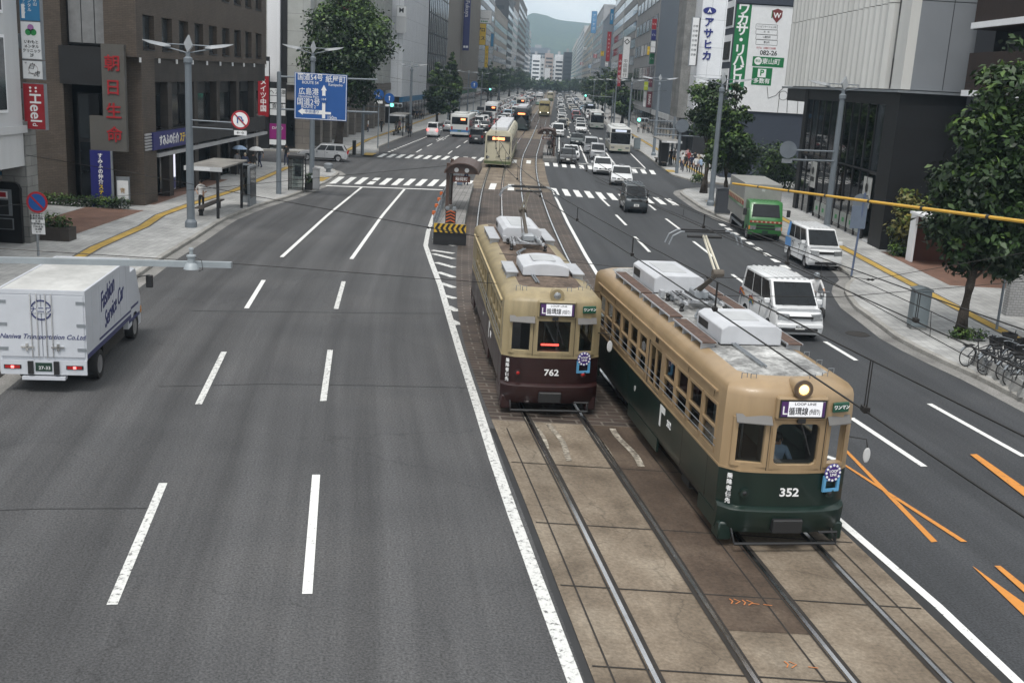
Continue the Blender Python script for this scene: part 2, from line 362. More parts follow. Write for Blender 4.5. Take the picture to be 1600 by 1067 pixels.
# beyond the crossing
for off, y0 in ((-10.3, 112), (-7.0, 112), (6.3, 112), (9.6, 112)):
    for k in range(36): mk.strip([S(off, y0+10*k), S(off, y0+10*k+5)], .15, Z1)
for off in (4.6,): mk.strip([S(off, y) for y in np.arange(110, 420, 6)], .15, Z1)
mk.strip(P2((906, 228), (918, 255.6)), .18, Z1+.004); mk.strip(P2((947, 239), (962, 259)), .18, Z1+.004); mk.strip(P2((985, 240), (1008, 263)), .15, Z1+.004)
for k in range(16): a, b_ = G(607, 238), G(668, 213.5); mk.strip([a.lerp(b_, k/16), a.lerp(b_, k/16+.035)], .25, Z1)
for yy in (158, 215, 330):                         # more crossings far up the street
    for off in np.arange(-13, 13.2, .95):
        if abs(off) > 3.3: mk.strip([S(off, yy), S(off, yy+4)], .45, Z1+.002)
cx = G(690, 217)                                   # bicycle pictogram painted on the left lane
for dy in (-2.6, .4):
    mk.strip([cx+Vector((.45*math.cos(a), dy+.9*math.sin(a), 0)) for a in np.linspace(0, 2*PI, 17)], .14, Z1)
for a, b_ in (((0, -2.6), (-.3, -.8)), ((-.3, -.8), (.1, .4)), ((.1, .4), (0, -2.6)), ((-.3, -.8), (.5, -1.2)), ((-.5, 2.4), (0, 3.4)), ((.5, 2.4), (0, 3.4)), ((0, 1.8), (0, 3.4))):
    mk.strip([cx+Vector((*a, 0)), cx+Vector((*b_, 0))], .15, Z1+.004)
structure('road_markings', mk, WHITE_P); structure('worn_road_markings', wk, WORN_P)
X2 = lambda u, v: (1200+u/2.9075, 700+v/2.9075)
for poly in ([(348, 12), (362, 10), (770, 423), (742, 426)], [(336, 72), (350, 72), (905, 424), (876, 424)], [(928, 534), (938, 540), (1300, 800), (1300, 890)], [(1028, 533), (1056, 533), (1300, 730), (1300, 775)],
             [(918, 28), (948, 26), (1400, 340), (1400, 400)]):
    k = len(og.v)/4e4
    og.add([G(*X2(*q), .012+k*40) for q in poly], [(3, 2, 1, 0)])
structure('orange_road_markings', og, ORANGE_P)
sp = MB()
for (cx0, cy0) in ((1152, 946), (1240, 1046), (1172, 948)):
    a = G(cx0, cy0)
    for k in range(2): sp.strip([a+Vector((.07*k-.1, .0, 0)), a+Vector((.07*k-.06+.05*(k % 2), .09, 0)), a+Vector((.07*k-.1, .17, 0))], .022, .0345+.0004*k)
    sp.strip([a+Vector((.22, .05, 0)), a+Vector((.36, .03, 0))], .022, .036)
structure('spray_marks', sp, M('spray_orange', (.45, .16, .05), .7))
sm = MB()                                          # resurfacing seams and manholes
sm.strip(P2((300, 486), (420, 487), (560, 489), (690, 490)), .05, .006); sm.strip(P2((250, 604), (420, 600), (560, 602), (735, 606)), .035, .006); sm.strip(P2((0, 797), (60, 795), (235, 794)), .03, .006)
sm.strip([S(-3.0, y) for y in np.arange(0, 25, 1)], .28, .005); sm.strip([S(3.0, y) for y in np.arange(0, 60, 1)], .3, .005)
structure('road_seams', sm, M('bitumen', (.022, .022, .023), .6, var=.3))
for q in ((1340, 522), (583, 283)):
    p = G(*q); mb = MB(); mb.lathe([(.42, 0), (.42, .008), (.36, .010), (.36, .006), (.02, .007)], 24)
    o = structure('manhole_cover', mb, M('cast_iron', (.05, .045, .042), .6, .6, .3, 20, bump=.5)); o.location = (p.x, p.y, .004)
# ---- pavements
def pavement(kerb, outer, name='pavement'):
    kerb = curve([Vector((*q, 0)) for q in kerb], max(30, len(kerb)*4)) if len(kerb) < 30 else [Vector((*q, 0)) for q in kerb]
    mb = MB(); kb = MB(); gt = MB(); n = len(kerb); vs = []
    sgn = 1 if outer > 0 else -1
    for p in kerb:
        vs += [(p.x+sgn*.16, p.y, .15), (C(max(-25, p.y))+outer, p.y+.001, .15)]
    mb.add(vs, [(2*i, 2*i+1, 2*i+3, 2*i+2) if sgn > 0 else (2*i, 2*i+2, 2*i+3, 2*i+1) for i in range(n-1)])
    structure(name, mb, SIDEW)
    rings = []
    for i, p in enumerate(kerb):
        d = (kerb[min(i+1, n-1)]-kerb[max(i-1, 0)]).normalized(); nn = Vector((d.y, -d.x, 0))
        if nn.x*sgn < 0 and abs(nn.x) > .05: nn = -nn
        if abs(nn.x) <= .05 : nn = Vector((0, 1 if p.y < 89 else -1, 0))*-1
        q = [p+Vector((0, 0, -.05)), p+Vector((0, 0, .13)), p+nn*.03+Vector((0, 0, .154)), p+nn*.2+Vector((0, 0, .154)), p+nn*.2+Vector((0, 0, -.05))]
        rings.append(q)
    kb.loft(rings, 0, cap=True); structure('kerb', kb, KERB)
    return kerb
K = {}
K['LA'] = pavement([(-8.6, -12), (-10.8, 8), (-12.9, 26), (-14.55, 43.5), (-14.8, 48), (-15.35, 55.5), (-15.1, 61.5), (-14.35, 67), (-13.85, 76.5), (-14.2, 84), (-15.4, 87.6), (-18.5, 89.4), (-44, 90.2)], -44)
far_l = [(C(y)-14.75, y) for y in np.arange(200, 1400, 15)]
K['LB'] = pavement([(-44, 102.6), (-17, 103), (-14.7, 104.3), (-14.3, 107.7), (-15.4, 115.7), (-14.85, 144), (-14.2, 160), (-13.6, 180)]+far_l, -44)
K['RA'] = pavement([(18.9, -12), (16.6, 10), (14.6, 27), (14.07, 31), (13.5, 33.6), (13.2, 36), (13.28, 39), (13.3, 41.4), (14.0, 45.2), (15.3, 48), (15.5, 52), (15.35, 60), (15.0, 64.5), (13.0, 67.3), (12.45, 73.5), (12.3, 83), (12.8, 86), (14.5, 88.2), (20, 89.6), (44, 90.4)], 44)
K['RB'] = pavement([(44, 92.6), (19, 93), (15.2, 94.6), (13.95, 100.2), (14.05, 107.5), (14.45, 132), (14.3, 142)]+[(C(y)+14.4, y) for y in np.arange(160, 1400, 15)], 44)
gt = MB(); E_ = .27
for k, i0, i1 in (('LA', 0, 44), ('LB', 8, 34), ('RA', 0, 66), ('RB', 8, 34)):
    pts = [p+Vector((E_ if k[0] == 'L' else -E_, 0, 0)) for p in K[k][i0:i1]]
    gt.strip(pts, .5, .006)
structure('gutter', gt, GUTTER)
ty = MB()
for pts in ([(-14.9, 20), (-17.77, 44.53), (-18.0, 51), (-18.55, 55), (-18.5, 60), (-18.12, 68.5), (-18.6, 86)], [(-17.2, 104), (-18, 125), (-17.5, 160), (-17, 220)],
            [(17.2, 80), (17.02, 68.75), (17.47, 58), (17.5, 48.6), (17.6, 39), (17.8, 30)], [(17, 100), (17.2, 140), (18, 220)]):
    ty.strip([Vector((*p, 0)) for p in pts], .42, .160)
    ty.strip([Vector((*p, 0)) for p in pts], .62, .156, 1)
for q in ((500, 281), (1085, 300)): pass
for p, d in ((G(497, 283), (1.2, 3.0)), (G(1118, 322), (.9, 3.2)), (G(577, 243.5), (1.0, 3)), (G(1048, 270), (.8, 2.5))):
    ty.box(p.x-d[0]/2, p.x+d[0]/2, p.y-d[1]/2, p.y+d[1]/2, .15, .1655)
structure('tactile_paving', ty, [TACT, M('tactile_border', (.09, .085, .08), .8)])
pv = MB()                                          # darker re-laid patches and forecourts on the pavements
for q in ([(-44, 26), (-21.0, 26), (-21.0, 44), (-44, 44)],): pass
for x0, x1, y0, y1 in ((-23, -19.9, 46.5, 56.5), (-24, -20.2, 59, 74)): pv.box(x0, x1, y0, y1, .145, .1575)
pv.box(19.3, 24, 47, 56.5, .145, .1575)
structure('forecourt_paving', pv, tile_mat('brick_paving', (.22, .12, .085), (.17, .095, .07), (.13, .09, .07), .22, .11, .012, axis='flat', dirt=.3))
# ------------------------------------------------------------------ shared materials
def tint_glass(name, tint=(.5, .55, .55), refl=.9, ior=1.5):
    m = bpy.data.materials.new(name); m.use_nodes = True; t = m.node_tree; l = t.links.new; t.nodes.clear()
    tr = N(t, 'ShaderNodeBsdfTransparent'); tr.inputs[0].default_value = (*tint, 1)
    gl = N(t, 'ShaderNodeBsdfGlossy'); gl.inputs['Roughness'].default_value = .03; gl.inputs[0].default_value = (refl, refl, refl, 1)
    fr = N(t, 'ShaderNodeFresnel', IOR=ior); mx_ = N(t, 'ShaderNodeMixShader'); o = N(t, 'ShaderNodeOutputMaterial')
    l(fr.outputs[0], mx_.inputs[0]); l(tr.outputs[0], mx_.inputs[1]); l(gl.outputs[0], mx_.inputs[2]); l(mx_.outputs[0], o.inputs[0])
    MATS[name] = m
    return m
GLASS = tint_glass('window_glass_clear', (.74, .78, .77))
DGLASS = M('window_glass_dark', (.010, .012, .014), .06, var=.5, scale=1.3, spec=.32)
DGLASS2 = M('window_glass_grey', (.03, .036, .04), .08, var=.4, scale=.35, spec=.8)
BLACK = M('black_plastic', (.015, .015, .016), .5); RUBBER = M('tyre_rubber', (.014, .014, .015), .75)
RIM = M('wheel_rim', (.42, .42, .43), .35, .8); CHROME = M('chrome', (.7, .7, .7), .15, 1.0)
UNDER = M('underframe', (.02, .018, .016), .85, var=.4); GREYMETAL = M('grey_metal', (.22, .24, .26), .45, .3, .15)
WHITE = M('white_paint', (.72, .73, .74), .3, var=.05, coat=.3); PLATE = M('plate_white', (.7, .7, .68), .5)
TXTW = M('letter_white', (.8, .8, .8), .5, var=0); TXTK = M('letter_black', (.015, .015, .015), .5, var=0)
TXTB = M('letter_navy', (.02, .025, .12), .5, var=0); TXTR = M('letter_red', (.42, .02, .025), .5, var=0); TXTY = M('letter_yellow', (.75, .55, .03), .5, var=0)
TXTG = M('letter_green', (.02, .22, .06), .5, var=0)
LAMP_G = M('lamp_glass', (.30, .31, .32), .12, .5, var=.3, scale=14); TAIL = M('tail_lamp', (.35, .012, .012), .2, var=.1)
TAIL_ON = M('tail_lamp_lit', emit=(1, .06, .05, 2.2)); HEAD_ON = M('head_lamp_lit', emit=(1, .93, .75, 3.0)); AMBER_ON = M('head_lamp_amber', emit=(1, .55, .10, 2.6))
ORANGE_LED = M('led_orange', emit=(1, .20, .02, 2.4)); RED_LED = M('led_red', emit=(1, .05, .03, 2.5)); GREEN_ON = M('signal_green_lit', emit=(.08, .95, .62, 3.2))
AMBER = M('amber_lens', (.5, .2, .02), .25)
FRONT, BACK, SIDE_P, SIDE_N = (R(90), 0, R(180)), (R(90), 0, 0), (R(90), 0, R(90)), (R(90), 0, R(-90))
# ------------------------------------------------------------------ people
def eval_mesh(o):
    dg = bpy.context.evaluated_depsgraph_get(); dg.update()
    me = bpy.data.meshes.new_from_object(o.evaluated_get(dg)); bpy.data.objects.remove(o)
    return me
SKIN = M('skin', (.42, .25, .17), .55, var=.08); HAIR = M('hair_black', (.012, .010, .009), .5)
_fig = {}
def figure_mesh(pose):
    """one continuous body; material slots: skin, top, bottom, shoes"""
    if pose in _fig: return _fig[pose]
    sit = pose in ('drive', 'ride'); hz = .92 if not sit else .5
    V = {}; E_ = []
    def j(n, p, r, par=None):
        V[n] = (Vector(p), r)
        if par: E_.append((par, n))
    dz = hz-.92; ln = {'ride': .10, 'drive': .03}.get(pose, 0)
    j('pel', (0, 0, hz), (.135, .10)); j('sp', (0, ln*.5, 1.13+dz), (.125, .095), 'pel'); j('ch', (0, ln, 1.34+dz), (.15, .105), 'sp')
    j('nk', (0, ln+.01, 1.475+dz), (.052, .052), 'ch'); j('hd', (0, ln+.03, 1.555+dz), (.072, .082), 'nk'); j('ht', (0, ln+.02, 1.655+dz), (.066, .08), 'hd')
    walk = pose == 'walk'
    for s in (-1, 1):
        q = str(s); a = s if walk else 0
        j('sh'+q, (s*.17, ln, 1.40+dz), (.062, .062), 'ch')
        if sit: el, wr, ha = (s*.25, .16+ln, 1.16+dz), (s*.2, .40+ln, 1.10+dz), (s*.19, .47+ln, 1.09+dz)
        elif pose == 'umbrella' and s > 0: el, wr, ha = (.23, .06, 1.16), (.19, .22, 1.30), (.19, .25, 1.37)
        elif pose == 'hip': el, wr, ha = (s*.33, -.06, 1.16), (s*.2, .06, 1.02), (s*.17, .1, .98)
        elif pose == 'phone' and s > 0: el, wr, ha = (.22, .05, 1.13), (.12, .27, 1.22), (.10, .33, 1.26)
        else: el, wr, ha = (s*.235, -.02-.10*a, 1.13), (s*.245, .05-.2*a, .90), (s*.245, .07-.22*a, .82)
        j('el'+q, el, (.045, .045), 'sh'+q); j('wr'+q, wr, (.03, .03), 'el'+q); j('ha'+q, ha, (.036, .026), 'wr'+q)
        j('hp'+q, (s*.085, 0, hz-.06), (.095, .095), 'pel')
        if sit: kn, an, to = (s*.14, .42, hz-.02), (s*.14, .44, hz-.42), (s*.15, .58, hz-.46)
        elif walk: kn, an, to = (s*.095, .06+.16*s, .49), (s*.095, -.06+.25*s, .10), (s*.10, .10+.25*s, .05)
        else: kn, an, to = (s*.105, .02, .49), (s*.11, -.03, .09), (s*.125, .13, .045)
        j('kn'+q, kn, (.062, .062), 'hp'+q); j('an'+q, an, (.042, .045), 'kn'+q); j('to'+q, to, (.042, .034), 'an'+q)
    names = list(V); me = bpy.data.meshes.new('person')
    me.from_pydata([V[n][0] for n in names], [(names.index(a), names.index(b)) for a, b in E_], [])
    o = bpy.data.objects.new('person', me); COL.objects.link(o)
    md = o.modifiers.new('s', 'SKIN'); md.use_smooth_shade = True
    for i, n in enumerate(names):
        sv = me.skin_vertices[0].data[i]; sv.radius = V[n][1]; sv.use_root = (n == 'pel')
    o.modifiers.new('d', 'SUBSURF').levels = 1
    me = eval_mesh(o); mb = MB()
    mb.v = [tuple(v.co) for v in me.vertices]; mb.f = [tuple(p.vertices) for p in me.polygons]; mb.m = [0]*len(mb.f)
    for i, p in enumerate(me.polygons):
        c = p.center; hy = V['hd'][0]
        leg = min((V['kn-1'][0]-c).length, (V['kn1'][0]-c).length, (V['an-1'][0]-c).length, (V['an1'][0]-c).length)
        arm = min((V['wr-1'][0]-c).length, (V['wr1'][0]-c).length, (V['ha-1'][0]-c).length, (V['ha1'][0]-c).length)
        foot = min((V['to-1'][0]-c).length, (V['to1'][0]-c).length)
        if c.z > V['nk'][0].z+.0: mi = 0
        elif foot < .13 and c.z < hz-.38+(.0 if sit else -.42): mi = 3
        elif arm < .17 and arm < leg and abs(c.x) > .1: mi = 0
        elif c.z < hz+.02: mi = 2
        else: mi = 1
        mb.m[i] = mi
    hd = V['hd'][0]
    # nose, ears, eyes belong to the face; fingers to the hands
    mb.lathe([(.001, -.02), (.014, -.005), (.011, .02), (.002, .045)], 6, 0, Matrix.Translation(hd+Vector((0, .083, .01))))
    for s in (-1, 1):
        mb.lathe([(.004, -.03), (.018, 0), (.004, .03)], 6, 0, Matrix.Translation(hd+Vector((s*.078, -.005, .015))))
        mb.lathe([(.001, -.008), (.010, 0), (.001, .008)], 6, 3, Matrix.Translation(hd+Vector((s*.032, .076, .04))))
        h = V['ha'+str(s)][0]; w_ = V['wr'+str(s)][0]; d = (h-w_).normalized()
        side = Vector((0, 1, 0)) if abs(d.z) > .6 else Vector((s, 0, 0))
        for k, (off, ln_) in enumerate(((-.027, .062), (-.009, .078), (.009, .074), (.027, .058))):
            b0 = h+side*off; mb.tube([b0, b0+d*ln_*.6, b0+d*ln_*.9+Vector((-s*.02, 0, -.01))], .0095, 5, 0, r2=.007)
        mb.tube([h+side*.02-d*.02, h+side*.05+d*.005, h+side*.055+d*.035], .011, 5, 0, r2=.008)
    mo = mb.build('person', [SKIN, WHITE, BLACK, BLACK], smooth=True); me = mo.data; bpy.data.objects.remove(mo)
    hb = MB(); prof = [(.079, -.035), (.090, .02), (.086, .075), (.062, .112), (.02, .128)]
    hb.lathe(prof, 14, 0, Matrix.Translation(hd+Vector((0, -.022, .025)))@Matrix.Diagonal((.92, 1.05, 1, 1)))
    ho = hb.build('hair', HAIR, smooth=True); hm = ho.data; bpy.data.objects.remove(ho)
    _fig[pose] = (me, hm)
    return _fig[pose]
CLOTH = {k: M('cloth_'+k, c, .8, var=.1, scale=12) for k, c in dict(white=(.62, .62, .62), black=(.018, .018, .02), navy=(.025, .035, .075), blue=(.30, .40, .55), grey=(.2, .2, .21), beige=(.42, .36, .27), red=(.3, .04, .04), pink=(.5, .3, .32), olive=(.12, .12, .07), skinny=(.05, .06, .09)).items()}
def person(label, loc, rz, pose='stand', top='white', bottom='black', hair=True, shoes='black', group=None, scale=1.0, skinlegs=False):
    me, hm = figure_mesh(pose); o = bpy.data.objects.new('person', me); COL.objects.link(o)
    o.location = loc; o.rotation_euler = (0, 0, rz); o.scale = (scale,)*3
    for i, m_ in ((1, CLOTH[top]), (2, CLOTH[bottom]), (3, CLOTH[shoes])):
        o.material_slots[i].link = 'OBJECT'; o.material_slots[i].material = m_
    if hair:
        h = bpy.data.objects.new('hair', hm); COL.objects.link(h); h.parent = o
        if hair is not True: h.material_slots[0].link = 'OBJECT'; h.material_slots[0].material = CLOTH[hair]
    return tag(o, label, 'person', group)
# ------------------------------------------------------------------ trams
def cut(o, mb, selfx=False):
    c = mb.build('cutter', MATS['dark_inside'], o.parent); md = o.modifiers.new('x', 'BOOLEAN'); md.object = c; md.operation = 'DIFFERENCE'; md.solver = 'EXACT'; md.use_self = selfx
    md.material_mode = 'TRANSFER'
    dg = bpy.context.evaluated_depsgraph_get(); dg.update()
    me = bpy.data.meshes.new_from_object(o.evaluated_get(dg)); o.modifiers.clear(); old = o.data; o.data = me
    bpy.data.meshes.remove(old); bpy.data.objects.remove(c)
M('dark_inside', (.035, .036, .034), .8, var=.3)
STEELGREY = M('roof_gear_grey', (.40, .41, .43), .5, .1, .12, 4); BROWNPLANK = M('roof_walk_rust', (.09, .055, .042), .85, var=.5, scale=9); ACBOX = M('air_con_case', (.50, .51, .535), .45, var=.09, scale=1.6)
def outline(Lh, hw, bow, corner, n=5):
    """plan of a tram body, front at y=0, rear at y=-Lh"""
    pts = []
    def end(y0, sg):
        arc = []
        for k in range(9):
            x = hw*(1-2*k/8); t = abs(x)/hw
            arc.append((x, y0-sg*(bow*t**2+corner*max(0, (t-.72)/.28)**2.2)))
        return arc
    f = end(0, 1); r_ = end(-Lh, -1)[::-1]
    side_l = [(hw, -Lh*k/6) for k in (5, 4, 3, 2, 1)]; side_r = [(-hw, -Lh*k/6) for k in (1, 2, 3, 4, 5)]
    return f+side_r+r_+side_l
def ring(ol, Lh, hw, d, z, e=None):
    e = d if e is None else e
    return [(x*(1-d/hw), -Lh/2+(y+Lh/2)*(1-e/(Lh/2)), z) for x, y in ol]
def old_tram(s):
    Lh, hw = s['L'], s['hw']; bow = s['bow']; root = thing('tram', s['label'], 'tram', s['loc'], s['rz'])
    ol = outline(Lh, hw, bow, s['corner']); eave = s['eave']; top = s['top']
    UP, LO, RF = s['mats']; zs = s['belt']
    body = MB()
    rr = [ring(ol, Lh, hw, .06, .52), ring(ol, Lh, hw, .02, .62), ring(ol, Lh, hw, 0, .8), ring(ol, Lh, hw, 0, zs)]
    body.loft(rr, 1, cap=False)
    body.add(rr[0], [tuple(range(len(ol)))[::-1]], 1)
    up = [ring(ol, Lh, hw, 0, zs), ring(ol, Lh, hw, .0, eave-.35), ring(ol, Lh, hw, .012, eave)]
    prof = s['roofprof']
    up += [ring(ol, Lh, hw, d, eave+(top-eave)*h, d*s['endk']) for d, h in prof]
    b0 = len(body.v)
    body.loft(up, 0, cap=False)
    tr = [ring(ol, Lh, hw, prof[-1][0], top, prof[-1][0]*s['endk']), ring(ol, Lh, hw, prof[-1][0]+.25, top+.03, prof[-1][0]*s['endk']+.3), ring(ol, Lh, hw, hw-.02, top+.05, prof[-1][0]*s['endk']+.7)]
    body.loft(tr, 2, cap=False); body.add(tr[-1], [tuple(range(len(ol)))], 2)
    o = body.build('body', [UP, LO, RF, MATS['dark_inside']], root, smooth=35)
    # weld then hollow out
    import bmesh
    bm = bmesh.new(); bm.from_mesh(o.data); bmesh.ops.remove_doubles(bm, verts=bm.verts, dist=.0008); bmesh.ops.recalc_face_normals(bm, faces=bm.faces); bm.to_mesh(o.data); bm.free()
    inn = MB(); inn.box(-hw+.06, hw-.06, -Lh+.42, -.42, .75, eave-.06); cut(o, inn)
    ops = MB(); W0, W1 = s['wz']
    for (a, b_) in s['side_win']:
        for sx in (-1, 1): x0 = sx*(hw-.14); x1 = sx*(hw+.1); ops.box(min(x0, x1), max(x0, x1), a, b_, W0, W1)
    a, b_ = s['door']
    ops.box(hw-.14, hw+.1, a, b_, 1.54, W1+.02)
    for (x0, x1, z0, z1) in s['front_win']:
        ops.box(x0, x1, -.75, .2, z0, z1)
        ops.box(x0, x1, -Lh-.2, -Lh+.75, z0, z1)
    cut(o, ops)
    # window frames, panes, sash bars
    def pane(name, fr, gl_rect):
        w_ = fr.build(name, UP, root); gl_rect.build('pane', GLASS, w_)
    for (a, b_) in s['side_win']:
        for sx in (-1, 1):
            f = MB(); X = sx*hw; e = .025
            for (y0, y1, z0, z1) in ((a-e, a+e, W0-e, W1+e), (b_-e, b_+e, W0-e, W1+e), (a+e, b_-e, W0-e, W0+e), (a+e, b_-e, W1-e, W1+e), (a+e, b_-e, (W0+W1)/2-.02, (W0+W1)/2+.02)):
                f.box(min(X-sx*.06, X+sx*.012), max(X-sx*.06, X+sx*.012), y0, y1, z0, z1)
            g_ = MB(); g_.quad((X-sx*.03, a, W0), (X-sx*.03, b_, W0), (X-sx*.03, b_, W1), (X-sx*.03, a, W1)); pane('window', f, g_)
    a, b_ = s['door']
    d = MB()
    for (y0, y1, z0, z1) in ((a, a+.07, 1.54, W1), (b_-.07, b_, 1.54, W1), (a+.07, b_-.07, 1.54, 1.6), (a+.07, b_-.07, W1-.06, W1), ((a+b_)/2-.03, (a+b_)/2+.03, 1.6, W1-.06)):
        d.box(hw-.07, hw-.02, y0, y1, z0, z1, 0 if z0 > 1.4 else 0)
    do = d.build('door', UP, root); q = MB(); q.quad((hw-.05, a, 1.54), (hw-.05, b_, 1.54), (hw-.05, b_, W1), (hw-.05, a, W1)); q.build('pane', GLASS, do)
    for end in (0, 1):
        for k, (x0, x1, z0, z1) in enumerate(s['front_win']):
            yy = lambda x: (-(bow*(abs(x)/hw)**2)-s['corner']*max(0, (abs(x)/hw-.72)/.28)**2.2) if not end else -Lh+(bow*(abs(x)/hw)**2)+s['corner']*max(0, (abs(x)/hw-.72)/.28)**2.2
            sg = 1 if not end else -1; f = MB(); e = .035
            def bar(xa, xb, za, zb):
                ya, yb = yy(xa), yy(xb); t = .03
                f.loft([[(xa, ya-.09*sg, za), (xb, yb-.09*sg, za), (xb, yb-.09*sg, zb), (xa, ya-.09*sg, zb)], [(xa, ya+t*.5*sg, za), (xb, yb+t*.5*sg, za), (xb, yb+t*.5*sg, zb), (xa, ya+t*.5*sg, zb)]])
            bar(x0-e, x0+e, z0-e, z1+e); bar(x1-e, x1+e, z0-e, z1+e); bar(x0+e, x1-e, z0-e, z0+e); bar(x0+e, x1-e, z1-e, z1+e)
            if k == 1 and s['round']:
                for xa, za in ((x0+e, z0+e), (x1-e, z0+e), (x0+e, z1-e), (x1-e, z1-e)):
                    sx = 1 if xa < (x0+x1)/2 else -1; sz = 1 if za < (z0+z1)/2 else -1; Y = yy(xa)
                    f.loft([[(xa, Y-.08*sg, za), (xa+sx*.10, Y-.08*sg, za), (xa+sx*.03, Y-.08*sg, za+sz*.03), (xa, Y-.08*sg, za+sz*.10)], [(xa, Y+.01*sg, za), (xa+sx*.10, Y+.01*sg, za), (xa+sx*.03, Y+.01*sg, za+sz*.03), (xa, Y+.01*sg, za+sz*.10)]])
            fo = f.build('front_window', UP if not (k == 1 and s['round']) else BLACK if False else UP, root)
            g_ = MB(); ya, yb = yy(x0)-.05*sg, yy(x1)-.05*sg; g_.quad((x0, ya, z0), (x1, yb, z0), (x1, yb, z1), (x0, ya, z1)); g_.build('pane', GLASS, fo)
            if not end and k == 1:
                wp = MB(); wp.tube([(x0+.45, yy(0)+.05, z1+.04), (x0+.33, yy(0)+.06, z1-.25), (x0+.2, yy(0)+.05, z0+.25)], .012, 6); wp.box(x0+.36, x0+.5, yy(0)+.0, yy(0)+.07, z1+.0, z1+.09); wp.build('wiper', BLACK, fo)
    # interior floor, seats, poles
    it = MB(); it.box(-hw+.1, hw-.1, -Lh+.5, -.5, .76, .82, 0)
    for sx in (-1, 1):
        it.box(min(sx*(hw-.5), sx*(hw-.1)), max(sx*(hw-.5), sx*(hw-.1)), -Lh+2, -1.9, .82, 1.22, 1); it.box(min(sx*(hw-.18), sx*(hw-.1)), max(sx*(hw-.18), sx*(hw-.1)), -Lh+2, -1.9, 1.22, 1.55, 1)
    for y in (-1.6, -4, -6.5, -9): it.tube([(.35, y, .8), (.35, y, eave-.1)], .02, 6, 2); it.tube([(-.35, y, .8), (-.35, y, eave-.1)], .02, 6, 2)
    it.box(-.5, .5, -.56, -.45, .82, 1.5, 0); it.box(.62, 1.0, -1.5, -1.42, .82, 2.3, 2)
    it.build('interior', [UNDER, M('seat_cloth', (.10, .14, .12), .8), GREYMETAL], root)
    # bumper, lifeguard, coupler
    yb = lambda x: -(bow*(abs(x)/hw)**2)-s['corner']*max(0, (abs(x)/hw-.72)/.28)**2.2
    xs = [hw*1.0*(1-2*k/14) for k in range(15)]
    for end in (0, 1):
        b_ = MB(); rings = []
        for x in xs:
            Y = yb(x*.985) if not end else -Lh-yb(x*.985); sg = 1 if not end else -1
            rings.append([(x, Y-.05*sg, .34), (x, Y+.0*sg, .34), (x, Y+.06*sg, .46), (x, Y+.10*sg, .70), (x, Y+.10*sg, .78), (x, Y+.02*sg, .84), (x, Y-.05*sg, .84)])
        b_.loft(rings); b_.box(hw-.28, hw-.02, (-.5 if not end else -Lh+.1), (-.1 if not end else -Lh+.5), .16, .5, b=.03); b_.box(-hw+.02, -hw+.28, (-.5 if not end else -Lh+.1), (-.1 if not end else -Lh+.5), .16, .5, b=.03)
        b_.build('bumper', LO, root, smooth=40)
        c = MB(); s_ = 1 if not end else -1; y0 = .02 if not end else -Lh-.02
        c.box(-.28, .28, min(y0, y0+.16*s_), max(y0, y0+.16*s_), .40, .66, b=.02)
        c.tube([(-.95, y0-.2*s_, .45), (-.95, y0+.12*s_, .2), (.95, y0+.12*s_, .2), (.95, y0-.2*s_, .45)], .03, 6); c.tube([(-.95, y0+.12*s_, .2), (-.95, y0+.12*s_, .42), (-.6, y0+.12*s_, .42)], .025, 6)
        c.build('lifeguard', BLACK, root)
    for (a, b_) in s['skirt']:
        for sx in (-1, 1):
            sk = MB(); sk.box(min(sx*(hw-.06), sx*(hw-.012)), max(sx*(hw-.06), sx*(hw-.012)), a, b_, .30, .60); sk.build('skirt', LO, root)
    for yc in s['bogie']:
        bg_ = MB(); 
        for sx in (-1, 1):
            bg_.box(sx*.86-.05, sx*.86+.05, yc-1.25, yc+1.25, .30, .52, 0); bg_.box(sx*.9-.1, sx*.9+.1, yc-.25, yc+.25, .2, .45, 0)
        bg_.box(-.8, .8, yc-.4, yc+.4, .2, .5, 0); bo = bg_.build('bogie', UNDER, root)
        for dy in (-.8, .8):
            wh = MB()
            for sx in (-1, 1): wh.lathe([(.04, -.05), (.33, -.05), (.33, .03), (.30, .05), (.1, .06)], 20, 0, Matrix.Translation((sx*.74, yc+dy, .36))@Matrix.Scale(sx, 4, (1, 0, 0)), axis='x')
            wh.tube([(-.7, yc+dy, .36), (.7, yc+dy, .36)], .06, 8); wh.build('wheel', M('bogie_wheel', (.06, .05, .045), .6, .5), bo)
    # gutter rail and guard bars
    gm = MB()
    for sx in (-1, 1):
        gm.box(min(sx*(hw-.01), sx*(hw+.035)), max(sx*(hw-.01), sx*(hw+.035)), -Lh+.9, -.8, eave-.12, eave-.085)
    gm.build('gutter', s.get('gutter', UP), root)
    gb = MB()
    for sx in (-1, 1):
        for zz in (W0+.14, W0+.28): gb.tube([(sx*(hw+.035), -Lh+1.0, zz), (sx*(hw+.035), -.6, zz)], .008, 5)
    gb.build('guard_bar', GREYMETAL, root)
    sm_ = MB()
    for yy_ in (a-.01, b_+.0, (a+b_)/2): sm_.box(hw-.004, hw+.003, yy_-.006, yy_+.006, .56, zs-.03)
    for yy_ in (-1.0, -2.6, -7.2, -9.0, -10.6):
        for sx in (-1, 1): sm_.box(min(sx*(hw-.004), sx*(hw+.002)), max(sx*(hw-.004), sx*(hw+.002)), yy_-.004, yy_+.004, .66, zs-.03); sm_.box(min(sx*(hw-.004), sx*(hw+.002)), max(sx*(hw-.004), sx*(hw+.002)), yy_-.004, yy_+.004, W1+.08, eave-.14)
    for x in (s['front_win'][1][0]-.075, s['front_win'][1][1]+.075): yq = -(bow*(abs(x)/hw)**2); sm_.box(x-.007, x+.007, yq-.02, yq+.004, zs+.03, s['front_win'][1][3]+.08)
